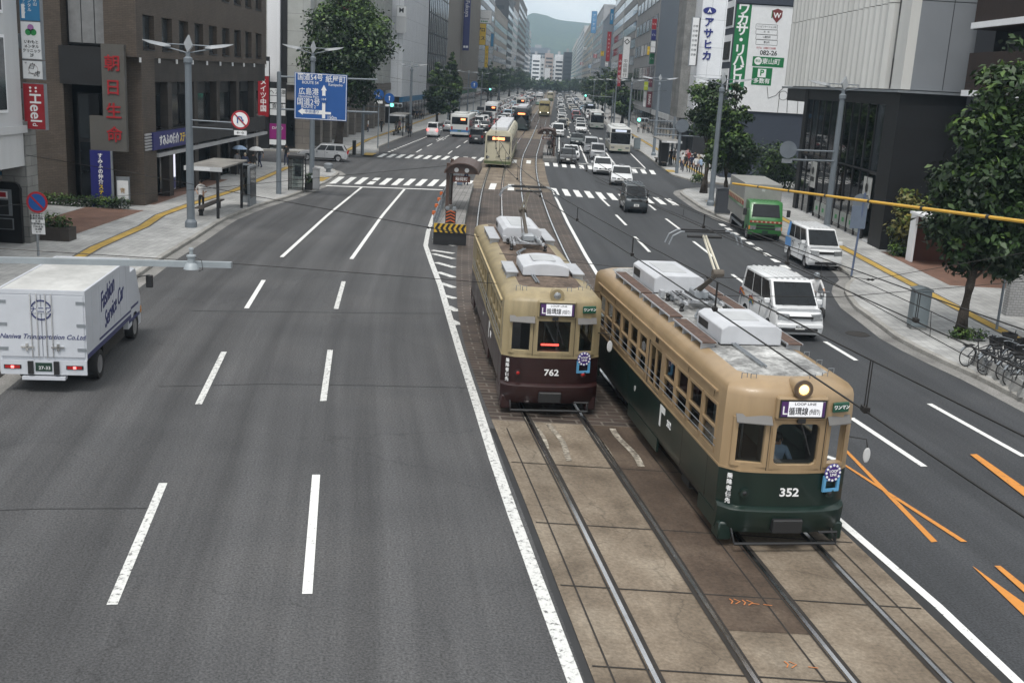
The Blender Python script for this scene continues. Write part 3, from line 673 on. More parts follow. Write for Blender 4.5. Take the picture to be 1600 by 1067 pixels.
    sm_.build('panel_seam', M('seam_dark', (.03, .022, .015), .8), root)
    # belt line moulding
    bl = MB(); bo_ = [Vector((x*1.008, y*1.0 + (.008 if y > -Lh/2 else -.008), 0)) for x, y in ol]; bo_.append(bo_[0])
    bl.loft([[(p.x, p.y, zs-.02), (p.x, p.y, zs+.02), (p.x*.98, -Lh/2+(p.y+Lh/2)*.999, zs+.02), (p.x*.98, -Lh/2+(p.y+Lh/2)*.999, zs-.02)] for p in bo_[:-1]]+[[(bo_[0].x, bo_[0].y, zs-.02), (bo_[0].x, bo_[0].y, zs+.02), (bo_[0].x*.98, bo_[0].y, zs+.02), (bo_[0].x*.98, bo_[0].y, zs-.02)]], cap=False); bl.build('belt_moulding', UP, root)
    # destination sign
    x0, x1, z0, z1 = s['sign']; Y = .02
    f = MB(); f.box(x0-.06, x1+.06, -.12, Y+.05, z0-.06, z1+.06, b=.03); f.box(x0-.02, x1+.02, Y+.0, Y+.058, z0-.02, z1+.02, 1)
    so = f.build('destination_sign', [UP, BLACK], root)
    q = MB(); q.box(x1-.135, x1-.01, Y+.05, Y+.064, z0+.01, z1-.01, 0); q.box(x0+.01, x1-.135, Y+.05, Y+.064, z0+.01, z1-.01, 1); q.box(x0+.01, x0+.06, Y+.0645, Y+.0655, z0+.01, z1-.01, 0)
    q.build('sign_panel', [M('sign_violet', (.07, .025, .12), .4, var=.05), M('sign_white', emit=(.74, .75, .80, .42))], so)
    text('L', .21, TXTW, so, (x1-.075, Y+.066, (z0+z1)/2-.03), FRONT, bold=.01)
    text('LOOP LINE', .062, TXTK, so, ((x0+x1)/2-.03, Y+.066, z1-.05), FRONT, wide=1.3)
    text('循環線', .15, TXTK, so, ((x0+x1)/2+.085, Y+.066, z0+.10), FRONT, bold=.010, wide=.80); text(s['via'], .11, TXTK, so, ((x0+x1)/2-.215, Y+.066, z0+.095), FRONT, bold=.006, wide=.50)
    wx = s['oneman']; ang = R(-14)
    gq = MB(); gq.box(-.17, .17, -.03, .02, -.09, .09, b=.015); go = gq.build('oneman_sign', M('sign_green', (.012, .075, .045), .4, var=.05), root); go.location = (wx, yb(wx)+.02, (z0+z1)/2+.005); go.rotation_euler = (0, 0, -ang if wx > 0 else -ang*-1)
    text('ワンマン', .088, TXTW, go, (0, .024, 0), FRONT, bold=.015, wide=.95)
    go.rotation_euler = (0, 0, R(14) if wx < 0 else R(-14))
    # head lamp
    hl = s['lamp']; h = MB(); h.lathe([(.06, -.50), (.115, -.42), (.15, -.2), (.165, .02), (.155, .04), (.115, .045)], 20, 0, axis='y'); ho = h.build('headlight', UP, root, smooth=40); ho.location = hl
    h2 = MB(); h2.lathe([(.168, .0), (.17, .045), (.118, .05), (.112, .03)], 20, 0, axis='y'); h2.build('headlight_ring', s['ringm'], ho, smooth=40)
    h3 = MB(); h3.lathe([(.11, .034), (.08, .05), (.01, .058)], 16, 0, axis='y'); h3.build('lens', AMBER_ON if s['lit'] else LAMP_G, ho, smooth=True)
    # marker lamps, sun visors, number, priority notice, head mark, mirror
    for sx in (-1, 1):
        m_ = MB(); m_.lathe([(.06, -.08), (.085, .02), (.085, .045), (.05, .05)], 14, 0, axis='y'); m_.lathe([(.055, .04), (.03, .062), (.005, .068)], 12, 1, axis='y')
        mo = m_.build('marker_lamp', [LO, s['marker']], root, smooth=40); mo.location = (sx*.80, yb(.80)+.02, 1.10)
    for (x0_, x1_) in s['visor']:
        v = MB(); ya, yb_ = yb(x0_)+.02, yb(x1_)+.02; zt = s['front_win'][0][3]+.085
        v.loft([[(x0_, ya, zt+.02), (x1_, yb_, zt+.02), (x1_, yb_, zt), (x0_, ya, zt)], [(x0_-.0, ya+.10, zt-.11), (x1_, yb_+.10, zt-.11), (x1_, yb_+.10, zt-.125), (x0_, ya+.10, zt-.125)]])
        v.build('sun_visor', M('visor_grey', (.13, .125, .12), .6), root)
    text(s['num'], .215, TXTW, root, (-.02, .012, 1.12), FRONT, bold=.018, wide=1.15, ext=.006)
    for k, ch in enumerate('乗降者優先'): text(ch, .105, TXTW, root, (hw-.145, yb(hw-.145)+.035, 1.38-.118*k), (R(90), 0, R(180-38)), bold=.02)
    text(s['num'], .2, TXTW, root, (hw+.006, s['sidenum'], 1.18), SIDE_P, bold=.015); text(s['num'], .15, TXTK, root, (hw+.006, s['door'][0]+.6, W1+.14), SIDE_P, bold=.015)
    nq = MB(); nq.box(hw+.0, hw+.006, s['sidenum']-.62, s['sidenum']-.34, 1.28, 1.42, 0); nq.box(hw+.0, hw+.006, s['sidenum']-.72, s['sidenum']-.62, .95, 1.42, 0); nq.build('notice_plate', PLATE, root)
    cr = MB(); cr.lathe([(.07, 0), (.07, .006), (.05, .008)], 14, 0, Matrix.Translation((hw, s['sidenum']-2.9, 1.12)), axis='x'); cr.build('emblem', M('emblem_pale', (.35, .36, .35), .4), root)
    hm = MB(); X = s['mark']; hm.lathe([(.17, 0), (.175, .01), (.165, .022), (.01, .024)], 24, 0, axis='y'); hm.lathe([(.118, .020), (.115, .030), (.01, .031)], 24, 1, axis='y')
    for k in range(12): a = 2*PI*k/12; hm.lathe([(.025, .02), (.022, .029), (.002, .030)], 8, 2, Matrix.Translation((.142*math.cos(a), 0, .142*math.sin(a))), axis='y')
    mo = hm.build('head_mark', [M('mark_blue', (.06, .05, .22), .4, var=.05), M('mark_violet', (.05, .02, .16), .4, var=.05), TXTW], root); mo.location = (X, yb(X)+.06, 1.50); mo.rotation_euler = (0, 0, R(12))
    text('LOOP', .07, TXTW, mo, (0, .034, .035), FRONT, bold=.01); text('LINE', .07, TXTW, mo, (0, .034, -.035), FRONT, bold=.01)
    br = MB()
    for (a0, a1, c0, c1) in ((-.17, .17, -.15, -.06), (-.17, -.12, -.36, -.15), (.12, .17, -.36, -.15), (-.12, .12, -.36, -.31)): br.box(a0, a1, -.03, .015, c0, c1)
    br.build('mark_bracket', M('bracket_blue', (.10, .30, .50), .4), mo)
    mr = MB(); mr.tube([(-hw+.05, -.25, 2.1), (-hw-.18, -.05, 2.12), (-hw-.22, -.05, 1.95)], .012, 6, 1); mr.lathe([(.004, -.03), (.075, -.02), (.085, .01), (.07, .02), (.01, .022)], 16, 0, Matrix.Translation((-hw-.22, -.05, 1.82))@Matrix.Diagonal((.8, 1, 1.7, 1)), axis='y'); mr.build('mirror', [M('mirror_white', (.5, .5, .5), .3), BLACK], root)
    # roof equipment
    for (x0_, x1_, y0, y1, zt, kind) in s['ac']:
        a = MB(); zb = top+.06; cx_ = (x0_+x1_)/2
        if kind == 'barrel': poly = [(x1_, zb), (x0_, zb), (x0_, zb+.22)]+[(x0_+(x1_-x0_)*k/8, zb+.22+(zt-zb-.22)*math.sin(PI*k/8)**.7) for k in range(1, 8)]+[(x1_, zb+.22)]
        else: poly = [(x1_, zb), (x0_, zb), (x0_, zt-.08), (x0_-.13, zt), (x1_+.13, zt), (x1_, zt-.08)]
        inn_ = lambda d: [(cx_+(px-cx_)*(1-d), pz if pz <= zb else zb+(pz-zb)*(1-d)) for px, pz in poly]
        P3 = lambda pl, y: [(px, y, pz) for px, pz in pl]
        a.loft([P3(inn_(.008), y0), P3(poly, y0+.02), P3(poly, y1-.02), P3(inn_(.008), y1)])
        ao = a.build('air_conditioner', ACBOX, root, bevel=.02)
        v = MB()
        if kind != 'barrel': v.box(x0_-.003, x0_+.004, y0+.12, y0+.75, zb+.10, zt-.14)
        v.box(cx_-.3, cx_+.3, y0+.35, y1-.45, zt-.002, zt+.012, 1); v.build('vent_panel', [BLACK, M('air_con_lid', (.42, .43, .44), .5)], ao)
        for yy_ in (y0+.2, (y0+y1)/2, y1-.2):
            for xx in (x0_-.1, x1_+.1): ft = MB(); ft.box(xx-.05, xx+.05, yy_-.06, yy_+.06, top-.02, top+.10); ft.build('mounting_foot', STEELGREY, ao)
    for (x, y0, y1) in s['walk']:
        wk_ = MB(); wk_.box(x-.15, x+.15, y0, y1, top+.10, top+.125, 0); wk_.box(x-.16, x-.145, y0, y1, top+.095, top+.128, 1); wk_.box(x+.145, x+.16, y0, y1, top+.095, top+.128, 1)
        for yy_ in np.linspace(y0+.1, y1-.1, 4): wk_.box(x-.14, x+.14, yy_-.02, yy_+.02, top-.08, top+.10, 1)
        wk_.build('roof_walkway', [s['walkm'], STEELGREY], root)
    py = s['panto']; pb = MB()
    for sx in (-1, 1): pb.box(sx*.42-.03, sx*.42+.03, py-.65, py+.65, top+.2, top+.26, 0)
    for y in (py-.6, py-.1, py+.35): pb.box(-.5, .5, y-.03, y+.03, top+.2, top+.26, 0)
    for sx in (-1, 1):
        for y in (py-.6, py+.55): pb.lathe([(.035, 0), (.06, .05), (.035, .1), (.06, .15), (.03, .2)], 10, 1, Matrix.Translation((sx*.5, y, top+.02)))
    pb.box(-.2, .14, py-.2, py+.28, top+.26, top+.46, 2, b=.03); pb.tube([(.25, py-.3, top+.3), (.25, py+.6, top+.32), (0, py+.85, top+.3)], .025, 6, 0); pb.tube([(-.3, py-.5, top+.32), (-.3, py+.5, top+.32)], .045, 8, 2)
    for k in range(10): pb.tube([(-.5+.1*k, py-.62, top+.27), (-.5+.1*k+.07, py+.5, top+.3)], .012, 5, 1)
    for k in range(7):
        xk = -.55+.18*k; pb.box(xk, xk+.1, py-.95+.12*(k % 3), py-.75+.12*(k % 3), top+.08, top+.24, k % 3)
    po = pb.build('pantograph_base', [STEELGREY, BLACK, M('panto_grey', (.32, .34, .36), .4, .3)], root)
    pa = MB(); kz = s['knee']; hz = s['headz']; K_ = Vector((.02, py+1.35*s['pdir'], kz))
    pa.tube([(0, py, top+.38), K_], .055, 8, 1); pa.tube([(.12, py-.1, top+.35), K_+Vector((.05, -.05, -.08))], .015, 5, 1)
    H_ = Vector((0, py+.15*s['pdir'], hz-.12))
    for sx in (-1, 1): pa.tube([K_+Vector((sx*.05, 0, 0)), H_+Vector((sx*.03, 0, 0))], .028, 6, 0)
    pa.lathe([(.08, -.12), (.09, 0), (.08, .12)], 10, 1, Matrix.Translation(K_), axis='x'); pao = pa.build('pantograph_arm', [M('panto_bright', (.62, .58, .48), .35, .4), M('panto_brown', (.09, .075, .06), .6)], root)
    ph = MB()
    for dy in (-.16, .16):
        ph.tube([(-.86, H_.y+dy, hz-.32), (-.78, H_.y+dy, hz-.12), (-.6, H_.y+dy, hz-.02), (.6, H_.y+dy, hz-.02), (.78, H_.y+dy, hz-.12), (.86, H_.y+dy, hz-.32)], .018, 6, 0)
        ph.box(-.52, .52, H_.y+dy-.03, H_.y+dy+.03, hz-.03, hz+.005, 1)
    ph.tube([(-.4, H_.y, hz-.14), (.4, H_.y, hz-.14)], .035, 6, 1); ph.build('pantograph_head', [GREYMETAL, BLACK], pao)
    cb = MB(); cb.tube([(.1, py+.7, top+.12), (.35, py+1.3, top+.1), (.3, -.9, top+.08)], .02, 5); cb.tube([(.16, py+.7, top+.12), (.42, py+1.3, top+.1), (.36, -.95, top+.08)], .02, 5)
    for x, y in ((hw-.35, -.5), (-.4, -.45), (-.7, -.6), (-.95, -.9), (-.98, -1.5), (.7, -.45), (-.98, -2.1)): cb.tube([(x-.05, y, top-.08), (x-.05, y, top+.06), (x+.05, y, top+.06), (x+.05, y, top-.08)], .010, 5)
    cb.build('roof_cable', GREYMETAL, root)
    return root
TAN = M('tram_tan', (.30, .21, .118), .40, var=.17, scale=1.6, coat=.08, streak=True); DKGREEN = M('tram_green', (.006, .0175, .0132), .3, var=.3, scale=1.2, coat=.1)
CREAM = M('tram_cream', (.275, .22, .125), .45, var=.28, scale=2.2, streak=True); MAROON = M('tram_maroon', (.020, .0048, .0048), .38, var=.3, scale=1.2, coat=.08)
def canvas(name, cols):
    m = ground_mat(name, cols, patch=1.3, speck=9, speck_amt=.35, streak_amt=.3, uv=False, bump=.5); return m
ROOF_G = canvas('roof_canvas_grey', [(.09, .09, .09), (.24, .24, .235), (.46, .46, .45)]); ROOF_B = canvas('roof_canvas_brown', [(.055, .038, .028), (.10, .072, .055), (.17, .13, .10)])
common = dict(hw=1.2, bow=.16, corner=.20, belt=1.5, wz=(1.64, 2.52), sign=(-.47, .35, 2.56, 2.85), oneman=-.82, mark=-.80, sidenum=-3.55, round=True, endk=1.6)
old_tram(dict(common, L=11.9, eave=2.86, top=3.13, num='352', via='(外回り)', mats=(TAN, DKGREEN, ROOF_G), loc=(5.08, 18.0, 0), rz=PI-R(-8.4), lit=True, ringm=M('lamp_ring', (.12, .085, .06), .4, .3),
    label='green and tan tram with number 352 and lit yellow headlight', roofprof=[(.03, .35), (.09, .66), (.2, .9), (.34, 1.0)], marker=BLACK,
    side_win=[(-1.52, -.74), (-2.42, -1.62), (-3.32, -2.52), (-4.22, -3.42), (-6.46, -5.72), (-7.32, -6.56), (-8.18, -7.42), (-9.04, -8.28), (-9.9, -9.14), (-10.8, -10.02)], door=(-5.55, -4.5),
    front_win=[(.50, 1.04, 1.62, 2.44), (-.50, .38, 1.60, 2.44), (-1.04, -.64, 1.62, 2.44)], visor=[(.46, 1.06), (-1.06, -.58)], skirt=[(-1.35, -.3), (-7.0, -4.35), (-11.6, -10.4)], bogie=(-2.75, -8.9),
    ac=[(.62, -.62, -4.15, -2.55, 3.58, 'box'), (.62, -.62, -9.75, -7.6, 3.62, 'box')], walk=[(.88, -4.5, -2.45), (.88, -7.15, -4.75), (.88, -10.0, -7.3), (-.88, -4.5, -2.45), (-.88, -7.15, -4.75), (-.88, -10.0, -7.3)], walkm=BROWNPLANK, panto=-6.2, pdir=1, knee=4.2, headz=4.95, lamp=(-.03, .04, 3.06)))
old_tram(dict(common, L=12.6, eave=2.84, top=3.10, num='762', via='(内回り)', mats=(CREAM, MAROON, ROOF_B), loc=(.98, 25.15, 0), rz=PI-R(-6.2), lit=False, ringm=CREAM, oneman=-.86, round=False, bow=.12, corner=.16,
    label='maroon and cream tram with number 762 and unlit round headlight', roofprof=[(.03, .25), (.12, .6), (.28, .88), (.42, 1.0)], marker=TAIL, gutter=M('gutter_cream', (.5, .4, .22), .4),
    side_win=[(-1.52, -.76), (-2.42, -1.62), (-3.32, -2.52), (-4.24, -3.42), (-6.7, -5.92), (-7.58, -6.8), (-8.46, -7.68), (-9.34, -8.56), (-10.3, -9.44)], door=(-5.6, -4.5),
    front_win=[(.52, 1.02, 1.62, 2.40), (-.46, .40, 1.60, 2.44), (-1.02, -.62, 1.62, 2.40)], visor=[(.46, 1.06), (-1.06, -.58)], skirt=[(-1.35, -.3), (-7.6, -4.35), (-12.3, -11.0)], bogie=(-2.85, -9.5),
    ac=[(.60, -.60, -3.6, -1.9, 3.48, 'barrel'), (.60, -.60, -10.6, -7.9, 3.55, 'box')], walk=[(.86, -3.6, -2.0), (.86, -10.3, -7.7), (-.86, -3.6, -2.0), (-.86, -10.3, -7.7)], walkm=STEELGREY, panto=-6.6, pdir=-1, knee=4.1, headz=4.95, lamp=(-.06, -.10, 3.02)))
lb = MB(); lb.box(-.22, .22, -.02, .02, -.02, .02)
o = lb.build('lit_red_bar', RED_LED); o.parent = [q for q in bpy.data.objects if q.get('label', '').startswith('maroon and cream tram')][0]; o.location = (0, -.42, 1.72)
q = Matrix.Translation((5.08, 18.0, 0)) @ Matrix.Rotation(PI-R(-8.4), 4, 'Z') @ Vector((-.04, -.84, .70))
drv = person('person in pale blue shirt and white mask driving the green tram', q, PI-R(-8.4), 'drive', 'blue', 'navy')
mb = MB(); mb.lathe([(.062, -.045), (.075, -.01), (.070, .025)], 12, 0, Matrix.Translation((0, .045, 1.10))@Matrix.Diagonal((1, .75, 1, 1))); mb.build('face_mask', WHITE, drv, smooth=True)
# ------------------------------------------------------------------ vehicles
class Kit:
    """collects the parts of one thing: name -> mesh, parent part"""
    def __init__(s): s.p = []
    def part(s, name, mats, of=None, smooth=None, bevel=0):
        e = dict(name=name, mb=MB(), mats=mats if isinstance(mats, (list, tuple)) else [mats], of=of, smooth=smooth, bevel=bevel); s.p.append(e)
        return e['mb']
    def whole(s, name):                            # far copies: one mesh
        mb = MB(); mats = []
        for e in s.p:
            b = len(mb.v); mb.v += e['mb'].v; mb.f += [tuple(i+b for i in f) for f in e['mb'].f]
            ix = []
            for m_ in e['mats']:
                if m_ not in mats: mats.append(m_)
                ix.append(mats.index(m_))
            mb.m += [ix[k] for k in e['mb'].m]
        return mb.build(name, mats, smooth=35)
    def build(s, name):
        root = thing(name, None, None); done = {}
        for e in s.p:
            pa = done[id(e['of'])] if e['of'] is not None else root
            done[id(e['mb'])] = e['mb'].build(e['name'], e['mats'], pa, smooth=e['smooth'], bevel=e['bevel'])
        return root
def bil(P, u, v, off=0.0):
    a = P[0].lerp(P[1], u); b = P[3].lerp(P[2], u); q = a.lerp(b, v)
    n = (P[1]-P[0]).cross(P[3]-P[0]).normalized()
    return q+n*off
def wheel(k, x, y, r, wd, lod=0):
    sx = 1 if x > 0 else -1; n = 18 if lod == 0 else 10; T = Matrix.Translation((x, y, r)) @ Matrix.Scale(sx, 4, (1, 0, 0))
    t = k.part('wheel', RUBBER, smooth=40); t.lathe([(.02, -wd), (r*.95, -wd), (r, -wd*.8), (r, -.03), (r*.94, 0), (r*.66, -.01), (r*.64, -.04), (.02, -.05)], n, 0, T, axis='x')
    m = k.part('rim', RIM, of=t, smooth=40); m.lathe([(r*.63, -.045), (r*.62, -.012), (r*.5, -.03), (r*.2, -.008), (.01, -.005)], n, 0, T, axis='x')
def car(L=4.5, W=1.76, H=1.47, belt=.93, cowl=.9, rear=-1.75, roof=(.35, -.95), nose=.68, tail=.95, wb=2.7, r=.32, paint=None, lod=0, rearmost=None, panes=2, lamp=(.19, .16), plate_mat=None, lit=False, tail_lit=False, grille=True, dark_pillar=False, rails=False, glass=None):
    k = Kit(); paint = paint or WHITE; hl = L/2; glass = glass or DGLASS
    b = k.part('body', [paint, UNDER], smooth=38)
    yf, yr = wb/2+.02, -wb/2+.02; R_ = r*1.13
    def arch(yc): return [(yc+R_*math.cos(a), max(.24, r+R_*math.sin(a))) for a in np.linspace(0, PI, 9)]
    prof = [(hl-.10, .24)]+arch(yf)+arch(yr)+[(-hl+.12, .24), (-hl, .36), (-hl-.0, .62), (-hl+.05, tail-.12), (-hl+.14, tail), (rear, belt+.03), (cowl, belt+.02), (cowl+.1, belt), ((cowl+hl)/2+.1, (belt+nose)/2+.06), (hl-.22, nose+.02), (hl-.05, nose-.10), (hl, .48), (hl-.03, .33)]
    st = [(-1, .955, .86), (-.955, .975, .96), (-.8, .987, .99), (-.4, .997, 1), (.4, .997, 1), (.8, .987, .99), (.955, .975, .96), (1, .955, .86)]
    rings = []
    for fx, sy, sz in st:
        rings.append([(fx*W/2*(1 if z < .7 else 1-.05*(z-.7)/.3), y*sy, z if z < .55 else .55+(z-.55)*sz) for y, z in prof])
    b.loft(rings, 0)
    b.box(-W/2+.08, W/2-.08, -hl+.25, hl-.25, .22, .34, 1)
    # cabin
    wb_, wr = W/2-.035, W/2-.15*(H/1.47 if H < 1.6 else .75); zb = belt+.0; y0, y1 = rear, cowl; q1, q0 = roof
    c = k.part('cabin', [paint, BLACK], smooth=30, bevel=.035 if lod == 0 else 0)
    zt = H-.045
    c.loft([[(-wb_, y0, zb-.05), (wb_, y0, zb-.05), (wb_, y1, zb-.05), (-wb_, y1, zb-.05)], [(-wr, q0, zt), (wr, q0, zt), (wr, q1, zt), (-wr, q1, zt)], [(-wr*.8, q0+.14, H), (wr*.8, q0+.14, H), (wr*.8, q1-.18, H), (-wr*.8, q1-.18, H)]])
    V_ = Vector
    f4 = [V_((wb_, y1, zb)), V_((-wb_, y1, zb)), V_((-wr, q1, zt)), V_((wr, q1, zt))]
    r4 = [V_((-wb_, y0, zb)), V_((wb_, y0, zb)), V_((wr, q0, zt)), V_((-wr, q0, zt))]
    o_ = .006
    def win(name, P, u0, u1, v0, v1, us=0.0):
        w_ = k.part(name, glass); A = [bil(P, u0, v0, o_), bil(P, u1, v0, o_), bil(P, u1-us, v1, o_), bil(P, u0+us, v1, o_)]
        B = [bil(P, u0, v0, -.02), bil(P, u1, v0, -.02), bil(P, u1-us, v1, -.02), bil(P, u0+us, v1, -.02)]
        w_.loft([B, A])
    win('windscreen', f4, .05, .95, .07, .93); win('rear_window', r4, .07, .93, .18, .90)
    for sx in (-1, 1):
        s4 = [V_((sx*wb_, y0, zb)), V_((sx*wb_, y1, zb)), V_((sx*wr, q1, zt)), V_((sx*wr, q0, zt))]
        if sx < 0: s4 = [s4[1], s4[0], s4[3], s4[2]]
        e = [.06]+[.06+.88*(i+1)/panes for i in range(panes)]
        for i in range(panes):
            a, b_ = (e[i]+.012, e[i+1]-.012)
            if sx < 0: a, b_ = 1-b_, 1-a
            win('side_window', s4, a, b_, .10, .90)
    for x in (-1, 1):
        for y in (yf, yr): wheel(k, x*(W/2-.01), y, r, .2, lod)
    # lamps, grille, plates, mirrors
    for sx in (-1, 1):
        h = k.part('headlight', [HEAD_ON if lit else LAMP_G, BLACK], smooth=30); xx = sx*(W/2-.25)
        lw, lh = lamp; io = lambda a, f: xx+sx*(a*lw)
        h.loft([[(io(-1, 0), hl-.12, nose-lh), (io(.95, 0), hl-.18, nose-lh+.02), (io(.95, 0), hl-.22, nose-.03), (io(-1, 0), hl-.16, nose-.05)], [(io(-.95, 0), hl-.012, nose-lh), (io(.85, 0), hl-.062, nose-lh+.02), (io(.80, 0), hl-.085, nose-.03), (io(-.85, 0), hl-.035, nose-.05)]])
        t = k.part('tail_light', [TAIL_ON if tail_lit else TAIL]); xx = sx*(W/2-.14); t.box(xx-.11, xx+.11, -hl-.015, -hl+.14, tail-.30, tail-.06)
        m = k.part('mirror', [paint, BLACK], smooth=40); m.box(sx*(W/2+.09)-.1, sx*(W/2+.09)+.1, cowl-.42, cowl-.30, belt+.03, belt+.20, b=.02)
    if grille:
        g_ = k.part('grille', BLACK); g_.box(-.36, .36, hl-.10, hl-.015, nose-.19, nose-.08); g_.box(-W/2+.3, W/2-.3, hl-.12, hl+.006, .30, .42)
    p = k.part('number_plate', plate_mat or PLATE); p.box(-.165, .165, hl-.02, hl+.018, .44, .60)
    p = k.part('number_plate', plate_mat or PLATE); p.box(-.165, .165, -hl-.018, -hl+.02, .60, .76)
    if lod == 0:
        sm = k.part('door_seam', BLACK); xb_ = W/2*(1-.05*(belt-.72)/.3)+.004
        ys_ = [rear+(cowl-rear)*(.06+.88*i/panes) for i in range(panes+1)] if panes > 2 else [rear*.55, (rear+cowl)/2+.1, cowl*.95]
        for sx in (-1, 1):
            for yy in ys_: sm.loft([[(sx*(W/2-.01), yy-.008, .36), (sx*(W/2+.004), yy-.008, .36), (sx*(W/2+.004), yy+.008, .36), (sx*(W/2-.01), yy+.008, .36)], [(sx*(W/2-.01), yy-.008, .70), (sx*(W/2+.004), yy-.008, .70), (sx*(W/2+.004), yy+.008, .70), (sx*(W/2-.01), yy+.008, .70)], [(sx*(xb_-.015), yy-.008, belt), (sx*xb_, yy-.008, belt), (sx*xb_, yy+.008, belt), (sx*(xb_-.015), yy+.008, belt)]])
        for sx in (-1, 1):
            for yy in ys_[1:]: dh = k.part('door_handle', BLACK); dh.box(min(sx*(xb_-.01), sx*(xb_+.022)), max(sx*(xb_-.01), sx*(xb_+.022)), yy-.26, yy-.12, belt-.16, belt-.12)
        for dx in (-.3, .25): wp = k.part('wiper', BLACK); a_, b2 = bil(f4, .5+dx/W-.12, .05, .012), bil(f4, .5+dx/W+.2, .13, .012); wp.tube([a_, b2], .010, 5)
    if rails:
        rl = k.part('roof_rail', GREYMETAL)
        for x in np.linspace(-wr*.8, wr*.8, 6): rl.tube([(x, q0+.1, H+.05), (x, q1-.2, H+.05)], .02, 6)
        for y in (q0+.2, q1-.3): rl.box(-wr*.85, wr*.85, y-.02, y+.02, H-.02, H+.045)
    return k
def van(L=4.05, W=1.67, H=1.93, paint=None, **kw):
    d = dict(L=L, W=W, H=H, belt=1.10, cowl=L/2-.52, rear=-L/2+.10, roof=(L/2-1.22, -L/2+.24), lamp=(.22, .25), nose=.98, tail=1.12, wb=L*.62, r=.30, paint=paint, panes=3); d.update(kw)
    return car(**d)
def finish(k, name, label, cat, loc, rz, group=None, one=False):
    o = k.whole(name) if one else k.build(name)
    o.location = loc; o.rotation_euler = (0, 0, rz)
    return tag(o, label, cat, group)
PAINT = {n: M('car_paint_'+n, c, .28, var=.04, coat=.5) for n, c in dict(white=(.70, .71, .72), pearl=(.60, .61, .62), silver=(.33, .34, .355), black=(.012, .012, .014), grey=(.10, .105, .11), blue=(.04, .10, .22), red=(.30, .02, .02), taxi=(.02, .03, .03), lightblue=(.25, .42, .55), beige=(.35, .31, .24)).items()}
def toward(x, y): return PI-TH(y)
def away(x, y): return -TH(y)
# --- white one-box van beside the green tram
k = van(L=4.06, W=1.67, H=1.92, lod=0, grille=False, paint=PAINT['white'])
g_ = k.part('grille', BLACK); g_.box(-.42, .42, 1.99, 2.045, .80, .87); g_.box(-.62, .62, 1.97, 2.04, .34, .46)
p_ = k.part('bumper', PAINT['white'], smooth=40); p_.box(-.80, .80, 1.90, 2.05, .47, .62, b=.03)
rb = k.part('roof_rib', PAINT['white'])
for x in np.linspace(-.5, .5, 6): rb.box(x-.04, x+.04, -1.7, .75, 1.915, 1.935)
def decal(P, mat): d = k.part('decal', mat); d.add(P, [tuple(range(len(P)))])
W2 = .843
decal([(W2, -1.9, 1.02), (W2, -1.35, .86), (W2, -1.35, .95), (W2, -1.9, 1.10)], M('decal_orange', (.6, .22, .03), .4)); decal([(W2, -1.9, .92), (W2, -1.4, .78), (W2, -1.4, .85), (W2, -1.9, 1.0)], M('decal_navy', (.05, .08, .18), .4))
for i, c_ in enumerate(((.5, .05, .05), (.6, .35, .03), (.1, .3, .08), (.05, .12, .4))):
    r_ = .34-.055*i; arc = [(W2, -.62+r_*math.cos(a), .62+r_*1.2*math.sin(a)) for a in np.linspace(.5, 2.6, 8)]; arc2 = [(W2, -.62+(r_-.045)*math.cos(a), .62+(r_-.045)*1.2*math.sin(a)) for a in np.linspace(2.6, .5, 8)]
    decal(arc[::-1]+arc2[::-1], M('decal_%s' % 'abcd'[i], c_, .4))
van1 = finish(k, 'van', 'white one-box van with rainbow decal driving beside the green tram', 'van', (9.30, 36.8, 0), PI-R(-7.0))
text('62-64', .11, TXTK, van1, (0, 2.056, .53), FRONT, wide=1.2); 
k = van(L=4.0, W=1.63, H=1.88, lod=0, paint=PAINT['white'])
def blu(P): d = k.part('decal', M('decal_blue', (.12, .30, .62), .35)); d.add(P, [tuple(range(len(P)))])
blu([(.822, -1.9, .62), (.822, -.95, .62), (.822, -1.05, 1.08), (.822, -1.92, 1.08)])
blu([(.80, -1.86, 1.14), (.785, -1.5, 1.14), (.72, -1.5, 1.84), (.735, -1.78, 1.84)])
rb = k.part('roof_rib', PAINT['white'])
for x in np.linspace(-.5, .5, 6): rb.box(x-.04, x+.04, -1.65, .7, 1.875, 1.893)
van2 = finish(k, 'van', 'white van with blue rear corner parked in the lay-by behind the green truck', 'van', (14.42, 51.9, 0), PI-R(-3.5))
# --- kei car and the cars round the crossing
def taxi_lamp(o, z, y=-.1):
    t = MB(); t.box(-.22, .22, y-.09, y+.09, z, z+.13, b=.03); t.build('roof_lamp', LAMP_G, o)
o = finish(car(L=3.4, W=1.48, H=1.75, belt=1.02, cowl=1.12, rear=-1.62, roof=(.62, -1.52), nose=.95, tail=1.05, wb=2.45, r=.29, paint=M('car_paint_slate', (.045, .055, .062), .28, var=.04, coat=.5), rails=True, panes=3), 'car', 'dark grey boxy kei car with a roof rack driving over the crosswalk', 'car', (7.45, 70.5, 0), toward(7.4, 70))
text('580', .12, TXTK, o, (0, 1.725, .52), FRONT)
sedan = dict(L=4.5, W=1.76, H=1.47); prius = dict(L=4.5, W=1.75, H=1.48, cowl=1.15, rear=-1.95, roof=(.25, -.75), nose=.70, tail=1.0, belt=.92)
o = finish(car(**prius, paint=PAINT['pearl']), 'car', 'silver white hatchback turning behind the dark kei car', 'car', (8.25, 89.4, 0), PI-R(3)); taxi_lamp(o, 1.46)
o = finish(car(**prius, paint=PAINT['white']), 'car', 'white hatchback crossing the far crosswalk behind another white car', 'car', (7.35, 98.8, 0), PI-R(2)); taxi_lamp(o, 1.46)
finish(car(**prius, paint=PAINT['black']), 'car', 'black hatchback waiting beside the far tram platform', 'car', (4.55, 109.0, 0), toward(0, 109))
